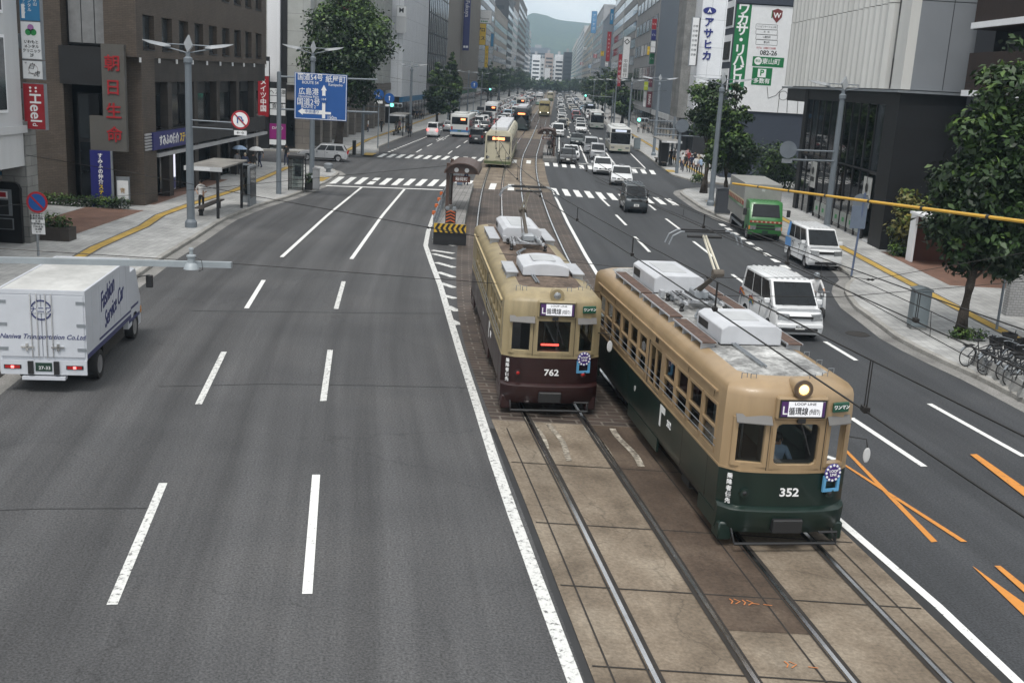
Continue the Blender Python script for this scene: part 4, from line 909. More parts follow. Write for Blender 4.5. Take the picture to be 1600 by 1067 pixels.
finish(car(**sedan, paint=PAINT['white']), 'car', 'white saloon right behind the black hatchback', 'car', (5.1, 115, 0), toward(0, 115))
finish(car(L=3.5, W=1.6, H=1.68, belt=1.0, cowl=1.0, rear=-1.66, roof=(.45, -1.5), nose=.92, tail=1.02, wb=2.4, paint=PAINT['silver'], panes=3), 'car', 'silver upright small car ahead of a silver van', 'car', (8.05, 117, 0), toward(0, 117))
finish(van(L=4.3, W=1.7, H=1.85, paint=PAINT['silver']), 'van', 'silver van close behind a small silver car', 'van', (7.9, 126.5, 0), toward(0, 126))
o = finish(car(**sedan, paint=PAINT['taxi']), 'car', 'dark taxi saloon with lamp on the roof in the middle lane', 'car', (7.0, 142, 0), toward(0, 142)); taxi_lamp(o, 1.47)
finish(van(L=4.9, W=1.85, H=1.9, paint=PAINT['white'], belt=1.05, cowl=1.6, roof=(.75, -2.2), nose=.95), 'car', 'white people carrier in the lane beside the tracks', 'car', (5.0, 160, 0), toward(0, 160))
finish(car(**sedan, paint=PAINT['pearl']), 'car', 'white saloon following the white people carrier', 'car', (5.0, 170.5, 0), toward(0, 170))
o = finish(car(**sedan, paint=PAINT['white']), 'car', 'white taxi saloon with red bumper stripe beside the bus', 'car', (9.2, 177, 0), toward(0, 177)); taxi_lamp(o, 1.47)
# left carriageway, seen from behind
o = finish(car(L=4.4, W=1.7, H=1.5, belt=.92, rear=-2.1, roof=(.25, -1.75), tail=1.0, paint=PAINT['silver'], panes=3), 'car', 'silver estate car coming out of the side street by the corner', 'car', (-17.6, 95.6, 0), R(90+8))
finish(van(L=3.4, W=1.48, H=1.9, paint=PAINT['white'], tail_lit=True), 'van', 'small white van with brake lights at the kerb beside the bus', 'van', (-11.7, 141.5, 0), away(0, 141))
finish(van(L=4.7, W=1.73, H=1.85, paint=PAINT['black'], belt=1.05, cowl=1.5, roof=(.7, -2.2), nose=.95), 'car', 'black minivan seen from behind next to the cream tram', 'car', (-5.6, 132.9, 0), away(0, 132))
finish(car(**sedan, paint=PAINT['black']), 'car', 'black saloon seen from behind ahead of the black minivan', 'car', (-5.9, 166, 0), away(0, 166))
# --- the traffic further up: protos and copies
def far_proto(kind, col, lod1=True):
    if kind == 'saloon': k_ = car(**sedan, paint=PAINT[col], lod=1)
    elif kind == 'hatch': k_ = car(**prius, paint=PAINT[col], lod=1)
    elif kind == 'small car': k_ = car(L=3.5, W=1.55, H=1.65, belt=1.0, cowl=1.05, rear=-1.66, roof=(.5, -1.5), nose=.92, tail=1.02, wb=2.4, paint=PAINT[col], lod=1)
    else: k_ = van(L=4.3, W=1.7, H=1.9, paint=PAINT[col], lod=1)
    return k_
_fp = {}
def far_car(kind, col, loc, rz, label, group, parts):
    key = (kind, col, parts)
    if key not in _fp:
        k_ = far_proto(kind, col); nm = 'van' if kind == 'van' else 'car'
        o = k_.build(nm) if parts else k_.whole(nm); _fp[key] = o
    else: o = copy_tree(_fp[key])
    place(o, loc, rz, label, group); o['category'] = 'van' if kind == 'van' else 'car'
rc = random.Random(21)
cols = ['white']*7+['pearl']*3+['silver']*4+['black']*4+['grey']*2+['blue', 'red', 'lightblue', 'beige']
words = dict(white='white', pearl='off white', silver='silver', black='black', grey='grey', blue='dark blue', red='red', lightblue='pale blue', beige='beige')
for off, y0, y1, gap, left in ((-11.4, 158, 560, 9.5, 1), (-8.3, 162, 560, 8.6, 1), (-5.2, 176, 560, 8.6, 1), (5.3, 186, 560, 11, 0), (8.6, 188, 560, 10.5, 0), (11.6, 215, 560, 14, 0)):
    y = y0
    while y < y1:
        kind = rc.choice(['saloon', 'hatch', 'small car', 'van', 'saloon']); col = rc.choice(cols); sd = 'left' if left else 'right'
        if not (off == -8.3 and 205 < y < 216) and not (off == 11.6 and 260 < y < 275):
            how = 'seen from behind' if left else 'coming nearer'
            where = 'just past the far crosswalk' if y < 215 else 'halfway up the long queue' if y < 330 else 'tiny and far up the street'
            far_car(kind, col, S(off+rc.uniform(-.3, .3), y), away(0, y) if left else toward(0, y), '%s %s %s %s, %s side' % (words[col], kind if kind != 'hatch' else 'hatchback', how, where, sd), 'cars queueing up the %s carriageway' % sd, y < 250)
        y += gap*rc.uniform(.75, 1.6)*(1 if y < 330 else 1.25)
# --- buses
def bus(L=10.5, W=2.48, H=3.0, paint=None, lower=None, band=None, led=ORANGE_LED, rearview=False, lod=0):
    k = Kit(); b = k.part('body', [paint, lower, UNDER], smooth=40); hl = L/2; e = .12
    def rr(z, d=0): 
        x, y = W/2-d, hl-d
        return [(x-e, y, z), (x, y-e, z), (x, -y+e, z), (x-e, -y, z), (-x+e, -y, z), (-x, -y+e, z), (-x, y-e, z), (-x+e, y, z)]
    b.loft([rr(.32, .03), rr(.4), rr(1.05)], 1); b.loft([rr(1.05), rr(H-.18), rr(H-.05, .06), rr(H, .2)], 0)
    ac = k.part('roof_unit', paint, smooth=40); ac.box(-W/2+.35, W/2-.35, -hl+1.2, -hl+4.2, H-.02, H+.2, b=.06); ac.box(-W/2+.5, W/2-.5, .6, 2.2, H-.02, H+.14, b=.05)
    w_ = k.part('windscreen', DGLASS); w_.box(-W/2+.10, W/2-.10, hl-.05, hl+.008, 1.15, 2.42)
    s_ = k.part('destination_sign', [BLACK, led]); s_.box(-W/2+.14, W/2-.14, hl-.05, hl+.010, 2.46, 2.86); s_.box(-.65, .65, hl-.02, hl+.018, 2.53, 2.79, 1)
    r_ = k.part('rear_window', DGLASS); r_.box(-W/2+.2, W/2-.2, -hl-.008, -hl+.05, 1.65, 2.6)
    s_ = k.part('rear_sign', [BLACK, led]); s_.box(.1, .8, -hl-.012, -hl+.02, 2.15, 2.5); s_.box(.15, .75, -hl-.016, -hl+.02, 2.2, 2.45, 1)
    for sx in (-1, 1):
        for i in range(6):
            q = k.part('side_window', DGLASS); y0 = -hl+.5+i*(L-1.0)/6; q.box(min(sx*(W/2-.04), sx*(W/2+.006)), max(sx*(W/2-.04), sx*(W/2+.006)), y0+.05, y0+(L-1)/6-.05, 1.25, 2.35)
        for yw in (hl-2.5, -hl+2.6): wheel(k, sx*(W/2-.02), yw, .46, .28, lod)
        h = k.part('headlight', LAMP_G); h.box(sx*.85-.2, sx*.85+.2, hl-.04, hl+.02, .62, .82)
        t = k.part('tail_light', TAIL); t.box(sx*1.0-.1, sx*1.0+.1, -hl-.015, -hl+.03, .9, 1.35)
        m = k.part('mirror', BLACK); m.tube([(sx*(W/2-.1), hl-.05, 2.4), (sx*(W/2+.15), hl+.25, 2.35), (sx*(W/2+.15), hl+.25, 2.1)], .03, 6); m.box(sx*(W/2+.15)-.1, sx*(W/2+.15)+.1, hl+.2, hl+.26, 1.85, 2.15)
    p = k.part('bumper', lower); p.box(-W/2+.05, W/2-.05, hl-.05, hl+.06, .34, .58); p.box(-W/2+.05, W/2-.05, -hl-.06, -hl+.05, .34, .58)
    p = k.part('number_plate', M('plate_green', (.02, .12, .06), .5)); p.box(-.22, .22, hl+.02, hl+.068, .40, .55)
    p = k.part('number_plate', MATS['plate_green']); p.box(-.22, .22, -hl-.03, -hl+.02, .75, .9)
    if band:
        q = k.part('band', band); q.box(-W/2-.004, W/2+.004, -hl-.004, hl+.004, .66, .98)
    return k
BUSW = M('bus_offwhite', (.52, .53, .52), .35, var=.06); BUSG = M('bus_grey', (.33, .35, .33), .35, var=.06); BUSB = M('bus_blue', (.06, .17, .36), .35, var=.06)
finish(bus(paint=BUSW, lower=M('bus_sand', (.40, .39, .33), .4), led=M('sign_dim', emit=(.5, .6, .8, .5))), 'bus', 'grey and white bus in the kerb lane facing the crossing', 'bus', (11.55, 132.9, 0), toward(0, 130))
finish(bus(paint=BUSW, lower=BUSG, led=M('sign_dim2', emit=(.4, .5, .5, .4))), 'bus', 'pale bus second in the kerb lane behind the white taxi', 'bus', (12.9, 196.5, 0), toward(0, 196))
finish(bus(paint=M('bus_dark', (.05, .07, .07), .35), lower=BUSW, led=MATS['sign_dim']), 'bus', 'dark topped bus far back beside the trees', 'bus', (12.2+C(268), 268, 0), toward(0, 268))
finish(bus(paint=BUSW, lower=BUSW, band=BUSB), 'bus', 'white bus with blue skirt seen from behind on the left', 'bus', (-8.35, 149.0, 0), away(0, 149))
finish(bus(L=9, H=3.2, paint=PAINT['white'], lower=PAINT['white']), 'bus', 'tall white coach seen from behind in the left queue', 'bus', S(-8.3, 211), away(0, 211))
finish(bus(L=9, H=3.0, paint=BUSW, lower=M('bus_maroon', (.16, .02, .03), .4)), 'bus', 'white and maroon bus seen from behind deep in the queue', 'bus', S(-5.2, 288), away(0, 288))
# --- trucks
def truck_base(k, L, W, cab_l, cab_h, cab, floor, cabglass=DGLASS):
    """chassis + cab; front at +L/2"""
    hl = L/2
    c = k.part('chassis', UNDER); c.box(-.42, .42, -hl+.1, hl-.6, .42, .66); c.box(-W/2+.12, W/2-.12, -hl+2.0, hl-cab_l-.5, .38, .8)
    b = k.part('cab', cab, smooth=35); y1 = hl; y0 = hl-cab_l; w = W/2-.10
    prof = [(y0, .48), (y0, cab_h-.06), (y0+.08, cab_h), (y1-.62, cab_h), (y1-.48, cab_h-.10), (y1-.12, 1.28), (y1-.03, 1.16), (y1, .95), (y1, .5), (y1-.06, .34), (y1-.40, .34)]
    ya = y1-.75; prof += [(ya+.43*math.cos(a), .40+.43*math.sin(a)) for a in np.linspace(0, PI*.92, 7)]
    b.loft([[(fx*w, y0+(y-y0)*sy, z if z < 1.2 else 1.2+(z-1.2)*sz) for y, z in prof] for fx, sy, sz in ((-1, .96, .97), (-.93, .985, .995), (-.5, 1, 1), (.5, 1, 1), (.93, .985, .995), (1, .96, .97))])
    g = k.part('windscreen', cabglass); a = Vector((0, y1-.135, 1.33)); c_ = Vector((0, y1-.465, cab_h-.16)); n = Vector((0, (c_-a).z, -(c_-a).y)).normalized()*.012
    g.loft([[(-w+.14, a.y-.03, a.z), (w-.14, a.y-.03, a.z), (w-.2, c_.y-.03, c_.z), (-w+.2, c_.y-.03, c_.z)], [(-w+.14, a.y+n.y, a.z+n.z), (w-.14, a.y+n.y, a.z+n.z), (w-.2, c_.y+n.y, c_.z+n.z), (-w+.2, c_.y+n.y, c_.z+n.z)]])
    for sx in (-1, 1):
        q = k.part('side_window', cabglass); X = w*.985; v = [(y0+.22, 1.34), (y1-.32, 1.26), (y1-.60, cab_h-.2), (y0+.22, cab_h-.2)]
        q.loft([[(sx*(X-.03), y, z) for y, z in v], [(sx*(X+.012), y, z) for y, z in v]][::1])
        m = k.part('mirror', BLACK); m.tube([(sx*w, y1-.3, 1.75), (sx*(w+.28), y1-.05, 1.78), (sx*(w+.28), y1-.05, 1.4)], .018, 6); m.box(sx*(w+.28)-.1, sx*(w+.28)+.1, y1-.1, y1-.02, 1.4, 1.78, b=.02)
        h = k.part('headlight', [LAMP_G, AMBER]); h.box(sx*(w-.22)-.17, sx*(w-.22)+.15, y1-.1, y1+.012, .64, .84); h.box(sx*(w-.04)-.05, sx*(w-.04)+.045, y1-.14, y1-.0, .64, .84, 1)
        wheel(k, sx*(W/2-.10), hl-.78, .38, .24); wheel(k, sx*(W/2-.03), -hl+1.35, .38, .42)
    return w
# white delivery truck on the left
TW = M('truck_white', (.50, .52, .56), .38, var=.07, scale=1.2); TR = ground_mat('truck_roof', [(.34, .34, .33), (.44, .44, .43), (.52, .52, .51)], patch=.6, speck=5, speck_amt=.06, streak_amt=.08, rough=.7, bump=.05, uv=False)
NAVY = M('truck_navy', (.025, .03, .11), .4, var=.05); k = Kit(); Lt, Wt, Ht = 6.3, 2.0, 2.52; hl = Lt/2
truck_base(k, Lt, 1.98, 1.62, 2.1, TW, .8)
b = k.part('cargo_box', [TW, TR], smooth=None, bevel=.02); b.box(-Wt/2, Wt/2, -hl, hl-1.72, .82, Ht); 
r_ = k.part('box_roof', TR); r_.box(-Wt/2+.05, Wt/2-.05, -hl+.05, hl-1.77, Ht-.01, Ht+.006)
t = k.part('box_trim', [TW, CHROME])
for sx in (-1, 1): t.box(min(sx*(Wt/2-.05), sx*(Wt/2+.012)), max(sx*(Wt/2-.05), sx*(Wt/2+.012)), -hl-.01, hl-1.71, Ht-.09, Ht+.02); t.box(min(sx*(Wt/2-.05), sx*(Wt/2+.01)), max(sx*(Wt/2-.05), sx*(Wt/2+.01)), -hl-.012, -hl+.03, .82, Ht)
t.box(-Wt/2, Wt/2, -hl-.02, -hl+.03, Ht-.08, Ht+.022); t.box(-Wt/2+.02, Wt/2-.02, hl-1.76, hl-1.70, Ht-.1, Ht+.03)
for y in np.linspace(-hl+.6, hl-2.2, 6):
    for sx in (-1, 1): t.box(min(sx*(Wt/2-.01), sx*(Wt/2+.003)), max(sx*(Wt/2-.01), sx*(Wt/2+.003)), y-.006, y+.006, 1.15, Ht-.1)
for sx in (-1, 1):
    s_ = k.part('side_stripe', [NAVY, TW]); X0, X1 = sorted((sx*(Wt/2-.01), sx*(Wt/2+.006)))
    s_.box(X0, X1, -hl+.02, hl-1.75, .84, .96); s_.box(X0, X1, -hl+1.2, hl-1.75, 1.03, 1.09)
    s_.box(*sorted((sx*.86, sx*.895)), hl-1.55, hl-.35, .98, 1.05); s_.box(*sorted((sx*.86, sx*.893)), hl-1.55, hl-.2, .62, .72)
for sx in (-1, 1):
    d = k.part('rear_door', TW, bevel=.008); d.box(min(sx*.012, sx*(Wt/2-.03)), max(sx*.012, sx*(Wt/2-.03)), -hl-.03, -hl+.01, .90, Ht-.1)
    l_ = k.part('lock_rod', CHROME, of=d)
    for x in (.10, .24): l_.tube([(sx*x, -hl-.05, .88), (sx*x, -hl-.05, Ht-.06)], .014, 6)
    for z in (1.15,): l_.box(min(sx*.2, sx*.5), max(sx*.2, sx*.5), -hl-.07, -hl-.03, z-.02, z+.02); l_.box(sx*.36-.03, sx*.36+.03, -hl-.07, -hl-.03, z-.09, z+.09)
    for z in (1.1, 1.7, 2.25):
        h = k.part('hinge', GREYMETAL, of=d); h.box(min(sx*.80, sx*1.0), max(sx*.80, sx*1.0), -hl-.045, -hl-.028, z-.035, z+.035)
    tl = k.part('tail_light', [TAIL, TAIL_ON, BLACK]); X = sx*.72; tl.box(X-.2, X+.2, -hl-.05, -hl+.0, .60, .70, 2); tl.box(X-.17, X+.17, -hl-.06, -hl-.04, .615, .685, 0); tl.box(X-.035, X+.035, -hl-.066, -hl-.04, .62, .68, 1)
    bf = k.part('rubber_buffer', BLACK); bf.box(sx*.30-.06, sx*.30+.06, -hl-.09, -hl, .48, .80)
bp = k.part('rear_bumper', TW); bp.box(-1.0, 1.0, -hl-.04, -hl+.02, .46, .82)
bp = k.part('rear_step', TW); bp.box(-.5, .5, -hl-.1, -hl+.1, .34, .42)
np_ = k.part('number_plate', [M('plate_dark_green', (.01, .035, .022), .5), TXTW]); np_.box(-.19, .19, -hl-.055, -hl-.03, .55, .76)
truckL = finish(k, 'delivery_truck', 'white box truck with navy script lettering driving away on the left', 'truck', (0, 0, 0), 0)
tth = R(-7.0); q = G(137, 586, .46)-Vector((math.cos(tth), -math.sin(tth), 0))*1.0; place(truckL, (q.x+math.sin(tth)*Lt/2, q.y+math.cos(tth)*Lt/2, 0), -tth)
text('27-33', .11, TXTW, truckL, (.02, -hl-.058, .63), BACK, wide=1.1)
text('Naniwa Transportation Co.Ltd', .165, TXTB, truckL, (0, -hl-.034, 1.40), BACK, shear=.35, bold=.006, wide=.95)
em = MB(); em.lathe([(.25, 0), (.25, -.006), (.215, -.006), (.215, 0)], 28, 0, axis='y', cap=False); eo = em.build('emblem', NAVY, truckL); eo.location = (0, -hl-.036, 2.06)
eb = MB(); eb.box(-.27, .27, -.008, -.004, -.07, .07); eb.build('emblem_bar', TW, eo); text('ナニワ', .16, TXTB, eo, (0, -.012, .0), BACK, bold=.01, wide=1.1)
for i, (s_, y, z) in enumerate((('Fashion', -.35, 2.08), ('Service Car', .30, 1.62))): text(s_, .66 if i == 0 else .60, TXTB, truckL, (Wt/2+.008, y-.75, z-.02), (Matrix.Rotation(R(90), 3, 'Z') @ Matrix.Rotation(R(90), 3, 'X') @ Matrix.Rotation(R(12), 3, 'Z')).to_euler(), shear=.5, bold=.006, wide=.72, align='CENTER')
# green cab box truck on the right
GRN = M('truck_green', (.028, .15, .036), .35, var=.08, coat=.2); SILV = M('box_aluminium', (.30, .30, .285), .45, .3, .12, 1.2)
k = Kit(); Lt, Wt = 7.6, 2.08; hl = Lt/2; truck_base(k, Lt, 2.02, 1.65, 2.15, GRN, .8)
b = k.part('cargo_box', SILV, bevel=.03); b.box(-Wt/2, Wt/2, -hl, hl-1.78, .85, 3.0)
for sx in (-1, 1):
    rb = k.part('box_rib', SILV)
    for y in np.linspace(-hl+.25, hl-2.0, 14): rb.box(min(sx*(Wt/2-.01), sx*(Wt/2+.018)), max(sx*(Wt/2-.01), sx*(Wt/2+.018)), y-.03, y+.03, .9, 2.95)
REDB = M('band_red', (.25, .035, .02), .5); CRM = M('band_cream', (.5, .42, .28), .5)
for sx in (-1, 1):
    s_ = k.part('side_band', [REDB, CRM, GRN]); X0, X1 = sorted((sx*(Wt/2-.01), sx*(Wt/2+.022)))
    s_.box(X0, X1, -hl, hl-1.8, 1.75, 1.98, 0); s_.box(X0, X1, -hl, hl-1.8, 1.60, 1.75, 2); s_.box(X0, X1, -hl, hl-1.8, 1.98, 2.06, 1)
    for i in range(9): s_.box(min(sx*(Wt/2), sx*(Wt/2+.026)), max(sx*(Wt/2), sx*(Wt/2+.026)), -hl+.3+i*.6, -hl+.5+i*.6, 1.78, 1.95, 1)
    st_ = k.part('sill', GREYMETAL); st_.box(*sorted((sx*(Wt/2-.06), sx*(Wt/2-.02))), -hl+1.9, hl-1.9, .5, .62)
fb = k.part('front_band', [REDB, CRM]); fb.box(-.88, .88, hl-.02, hl+.014, 1.02, 1.13, 0)
for i in range(7): fb.box(-.78+i*.24, -.68+i*.24, hl-.01, hl+.018, 1.04, 1.11, 1)
gr = k.part('grille', BLACK); gr.box(-.55, .55, hl-.01, hl+.01, .66, .76); gr.box(-.5, .5, hl-.01, hl+.01, .82, .92); gr.box(-.7, .7, hl-.08, hl-.01, .36, .44)
rl = k.part('cab_roof_rib', M('truck_green_light', (.04, .19, .045), .4))
for x in np.linspace(-.7, .7, 8): rl.box(x-.03, x+.03, hl-1.5, hl-.7, 2.14, 2.175)
pl = k.part('number_plate', MATS['plate_dark_green']); pl.box(-.16, .16, hl+.0, hl+.02, .46, .60)
green = finish(k, 'delivery_truck', 'green cab box truck with aluminium body parked in the lay-by', 'truck', (13.62+math.sin(R(2.5))*hl, 59.0+hl, 0), PI-R(2.5))
text('山', .2, TXTW, green, (0, hl-1.77, 2.65), FRONT)
# --- scooter and rider behind the white van
k = Kit(); sc = k.part('scooter_body', [WHITE, BLACK], smooth=40)
sc.loft([[(-.14, -.75, .55), (.14, -.75, .55), (.12, -.75, .72), (-.12, -.75, .72)], [(-.16, -.3, .42), (.16, -.3, .42), (.15, -.3, .76), (-.15, -.3, .76)], [(-.15, .02, .26), (.15, .02, .26), (.13, .02, .5), (-.13, .02, .5)], [(-.17, .12, .25), (.17, .12, .25), (.17, .12, .34), (-.17, .12, .34)], [(-.17, .42, .27), (.17, .42, .27), (.17, .45, .38), (-.17, .45, .38)], [(-.2, .5, .4), (.2, .5, .4), (.18, .42, .95), (-.18, .42, .95)]])
sc.box(-.13, .13, -.72, -.12, .74, .82, 1, b=.03); f = k.part('fork', GREYMETAL); f.tube([(0, .48, 1.0), (0, .68, .3)], .035, 8); f.tube([(-.32, .40, 1.02), (.32, .40, 1.02)], .018, 6)
wheel(k, .05, .68, .24, .1); wheel(k, .05, -.55, .24, .1); h = k.part('headlight', LAMP_G, smooth=True); h.lathe([(.09, 0), (.07, .05), (.01, .07)], 12, 0, Matrix.Translation((0, .5, .9)), axis='y')
p = G(1272, 494); finish(k, 'motor_scooter', 'small scooter ridden behind the white van near the lay-by kerb', 'scooter', p, PI-R(-6))
rider = person('person in pale blue shirt and helmet riding a scooter behind the van', p+Matrix.Rotation(PI-R(-6), 3, 'Z') @ Vector((0, -.32, .32)), PI-R(-6), 'ride', 'white', 'navy', hair=False)
hm = MB(); hm.lathe([(.115, -.08), (.135, 0), (.12, .08), (.07, .125), (.01, .14)], 14, 0, Matrix.Translation((0, .12, 1.17))); hm.build('helmet', GREYMETAL, rider, smooth=True)
# ------------------------------------------------------------------ buildings
def bx(parent, name, mat, x0, x1, y0, y1, z0, z1, **k):
    mb = MB(); mb.box(min(x0, x1), max(x0, x1), min(y0, y1), max(y0, y1), z0, z1); return mb.build(name, mat, parent, **k)
def PX(x, y, z):
    c = CM.transposed() @ Vector((x, y, z-CAMH)); return 800+FPX*c.x/-c.z, 533.5-FPX*c.y/-c.z
def yfor(px, off, z=8.0):
    lo, hi = 30.0, 1500.0
    for _ in range(50):
        m = (lo+hi)/2; v = PX(C(m)+off, m, z)[0]
        if (v < px) == (off < 0): lo = m
        else: hi = m
    return lo
def zfor(x, y, py):
    lo, hi = 0.0, 300.0
    for _ in range(50):
        m = (lo+hi)/2
        if PX(x, y, m)[1] > py: lo = m
        else: hi = m
    return lo
def bthing(name, label, cat='building', group=None): return thing(name, label, cat, (0, 0, 0), 0, group)
TILE_BR = tile_mat('wall_tile_brown', (.100, .079, .063), (.080, .063, .050), (.048, .04, .034), .30, .09, .010, dirt=.22, bump=.2)
STONE_BR = tile_mat('wall_stone_brown', (.050, .042, .037), (.04, .034, .030), (.026, .022, .02), 1.2, .6, .008, dirt=.3)
FRAME_D = M('frame_dark', (.025, .025, .027), .4, .3); CONCW = ground_mat('wall_concrete', [(.14, .14, .135), (.20, .20, .195), (.27, .27, .26)], patch=.35, speck=6, speck_amt=.12, streak_amt=.2, uv=False, rough=.85)
GREYW = M('wall_grey', (.33, .335, .345), .7, var=.14, scale=.5, streak=True); PALEW = M('wall_pale', (.52, .53, .54), .6, var=.12, scale=.4, streak=True); WHITEW = M('wall_white', (.76, .77, .79), .6, var=.09, scale=.3, streak=True)
SIGNW = M('sign_white_panel', (.72, .73, .74), .4, var=.05); SIGNB = M('sign_blue', (.03, .18, .36), .4, var=.05); SIGNR = M('sign_red', (.30, .012, .02), .4, var=.06); SIGNNAVY = M('sign_navy', (.016, .018, .14), .4, var=.06)
SIGNY = M('sign_yellow', (.66, .44, .015), .4, var=.05); SIGNG = M('sign_green_board', (.012, .16, .055), .4, var=.05); POLE = M('pole_bluegrey', (.155, .18, .205), .5, .1, .1, 1.5); CURT = M('curtain_grey', (.20, .205, .21), .8, var=.15)
LIT_SIGN = M('lit_window_poster', emit=(.62, .62, .75, .9))
def signboard(name, label, x0, x1, y0, y1, z0, z1, mat, cat='sign', frame=None):
    t = bthing(name, label, cat); bx(t, 'panel', mat, x0, x1, y0, y1, z0, z1)
    f = MB(); fr = frame or GREYMETAL; e = .03
    f.box(x0-e, x1+e, y0+.02, y1+.02, z0-e, z0); f.box(x0-e, x1+e, y0+.02, y1+.02, z1, z1+e); f.box(x0-e, x0, y0+.02, y1+.02, z0, z1); f.box(x1, x1+e, y0+.02, y1+.02, z0, z1); f.build('frame', fr, t)
    return t
FY = lambda t, s, sz, m, x, y, z, **k: text(s, sz, m, t, (x, y-.006, z), BACK, **k)
# L1: grey building at the left edge, with a stack of projecting signs
t = bthing('office_building', 'pale grey building at the left edge with a stack of clinic signs')
bx(t, 'wall', PALEW, -40, -20.62, 22, 44.6, 3.4, 24); bx(t, 'base', STONE_BR, -40, -20.9, 22, 42.3, .0, 3.4); bx(t, 'corner_pier', tile_mat('wall_tile_grey', (.21, .21, .20), (.17, .17, .165), (.09, .09, .09), 1.0, .42, .015, dirt=.3), -21.6, -20.55, 44.6, 45.6, .1, 5.2)
bx(t, 'cornice', PALEW, -40, -20.5, 22, 44.75, 4.75, 5.05)
for y0 in (41.0, 36.5, 32.0):
    for z0 in (5.6, 9.4):
        f = bx(t, 'window', WHITEW, -20.66, -20.56, y0, y0+2.3, z0, z0+3.0); bx(f, 'pane', DGLASS2, -20.6, -20.54, y0+.12, y0+1.1, z0+.12, z0+1.4); bx(f, 'pane', DGLASS2, -20.6, -20.54, y0+1.2, y0+2.18, z0+.12, z0+2.88); bx(f, 'pane', DGLASS2, -20.6, -20.54, y0+.12, y0+1.1, z0+1.5, z0+2.88)
for z in (4.2, 6.2, 8.4): bx(t, 'sign_bracket', GREYMETAL, -20.95, -20.6, 45.05, 45.2, z-.3, z+.3)
s1 = signboard('clinic_sign', 'blue clinic sign with white vertical lettering at the top of the stack', -20.62, -19.83, 44.9, 45.15, 9.22, 11.4, SIGNB)
for i, (col, sz) in enumerate((('青山', .17), ('メンタル', .17), ('クリニック', .17))): vtext(col, sz, TXTW, s1, (-20.0-.23*i, 44.892, 9.95-.06*i), BACK, line=1.0)
bx(s1, 'badge', SIGNW, -20.56, -20.43, 44.89, 44.9, 9.3, 9.85)
s2 = signboard('clinic_sign', 'white clinic sign with a green clover and purple heart', -20.62, -19.83, 44.9, 45.15, 7.72, 9.17, SIGNW)
cl = MB()
for a, r_ in ((PI*.5, .13), (PI*1.17, .13), (PI*1.83, .13)):
    c = Vector((-20.22+.12*math.cos(a), 0, 8.83+.12*math.sin(a))); cl.lathe([(r_, -.004), (r_, .0), (.01, .002)], 14, 1 if a < 2 else 0, Matrix.Translation((c.x, 44.893, c.z)), axis='y')
cl.build('emblem', [TXTG, M('clover_purple', (.35, .16, .36), .5)], s2)
for i, q in enumerate(('いわもと', 'メンタル', 'クリニック', '2F')): FY(s2, q, .15 if i < 3 else .17, TXTK, -20.22, 44.898, 8.38-.175*i, bold=.01)
s3 = signboard('restaurant_sign', 'white sign with black brush writing below the clover sign', -20.62, -19.83, 44.9, 45.15, 6.93, 7.63, SIGNW)
FY(s3, '白', .27, TXTK, -20.27, 44.898, 7.42, shear=.3); FY(s3, '一虎', .25, TXTK, -20.2, 44.898, 7.12, shear=.3); FY(s3, '1F', .09, TXTK, -20.5, 44.898, 7.55)
rs = MB(); rs.lathe([(.21, -.001), (.17, -.001)], 24, 0, Matrix.Translation((-20.2, 44.897, 7.3)), axis='y', cap=False); rs.build('ring', M('ring_grey', (.45, .42, .42), .5), s3)
s4 = signboard('shop_sign', 'red sign with white letters turned sideways', -20.66, -19.82, 44.9, 45.15, 4.9, 6.72, SIGNR)
text('::Heel', .66, TXTW, s4, (-20.2, 44.893, 5.9), (R(90), R(90), 0), bold=.012, wide=.95); text('d', .3, TXTW, s4, (-20.24, 44.893, 5.08), (R(90), R(90), 0))
s5 = signboard('clinic_sign', 'light blue clinic sign cut off by the left edge', -22.2, -21.24, 44.9, 45.1, 5.0, 5.95, SIGNB); FY(s5, 'メンタル', .2, TXTW, -21.66, 44.9, 5.78); FY(s5, 'クリニック', .12, TXTW, -21.66, 44.9, 5.55); bx(s5, 'badge', SIGNW, -21.7, -21.3, 44.89, 44.9, 5.12, 5.3); bx(s5, 'badge', SIGNR, -21.6, -21.3, 44.89, 44.9, 5.38, 5.46)
s6 = signboard('clinic_sign', 'white dental clinic sign at the left edge, upper of two', -22.4, -21.27, 44.9, 45.1, 3.85, 4.66, SIGNW); FY(s6, 'クリニック', .24, TXTK, -21.8, 44.9, 4.36, bold=.01); FY(s6, '一般歯科', .13, TXTK, -21.62, 44.9, 4.05)
s7 = signboard('clinic_sign', 'white clinic sign with teal strip reading 902', -22.4, -21.27, 44.9, 45.1, 2.92, 3.62, SIGNW); FY(s7, 'ニック', .26, TXTK, -21.7, 44.9, 3.35); bx(s7, 'strip', SIGNB, -22.4, -21.27, 44.885, 44.9, 2.92, 3.08); FY(s7, '902', .14, TXTW, -21.6, 44.89, 3.0)
p = bthing('parking_board', 'black rounded board with a parking ticket panel beside the pavement', 'parking board'); mb = MB(); pr = [(-23, .1), (-20.8, .1), (-20.8, 2.45), (-20.88, 2.62), (-21.05, 2.7), (-23, 2.7)]
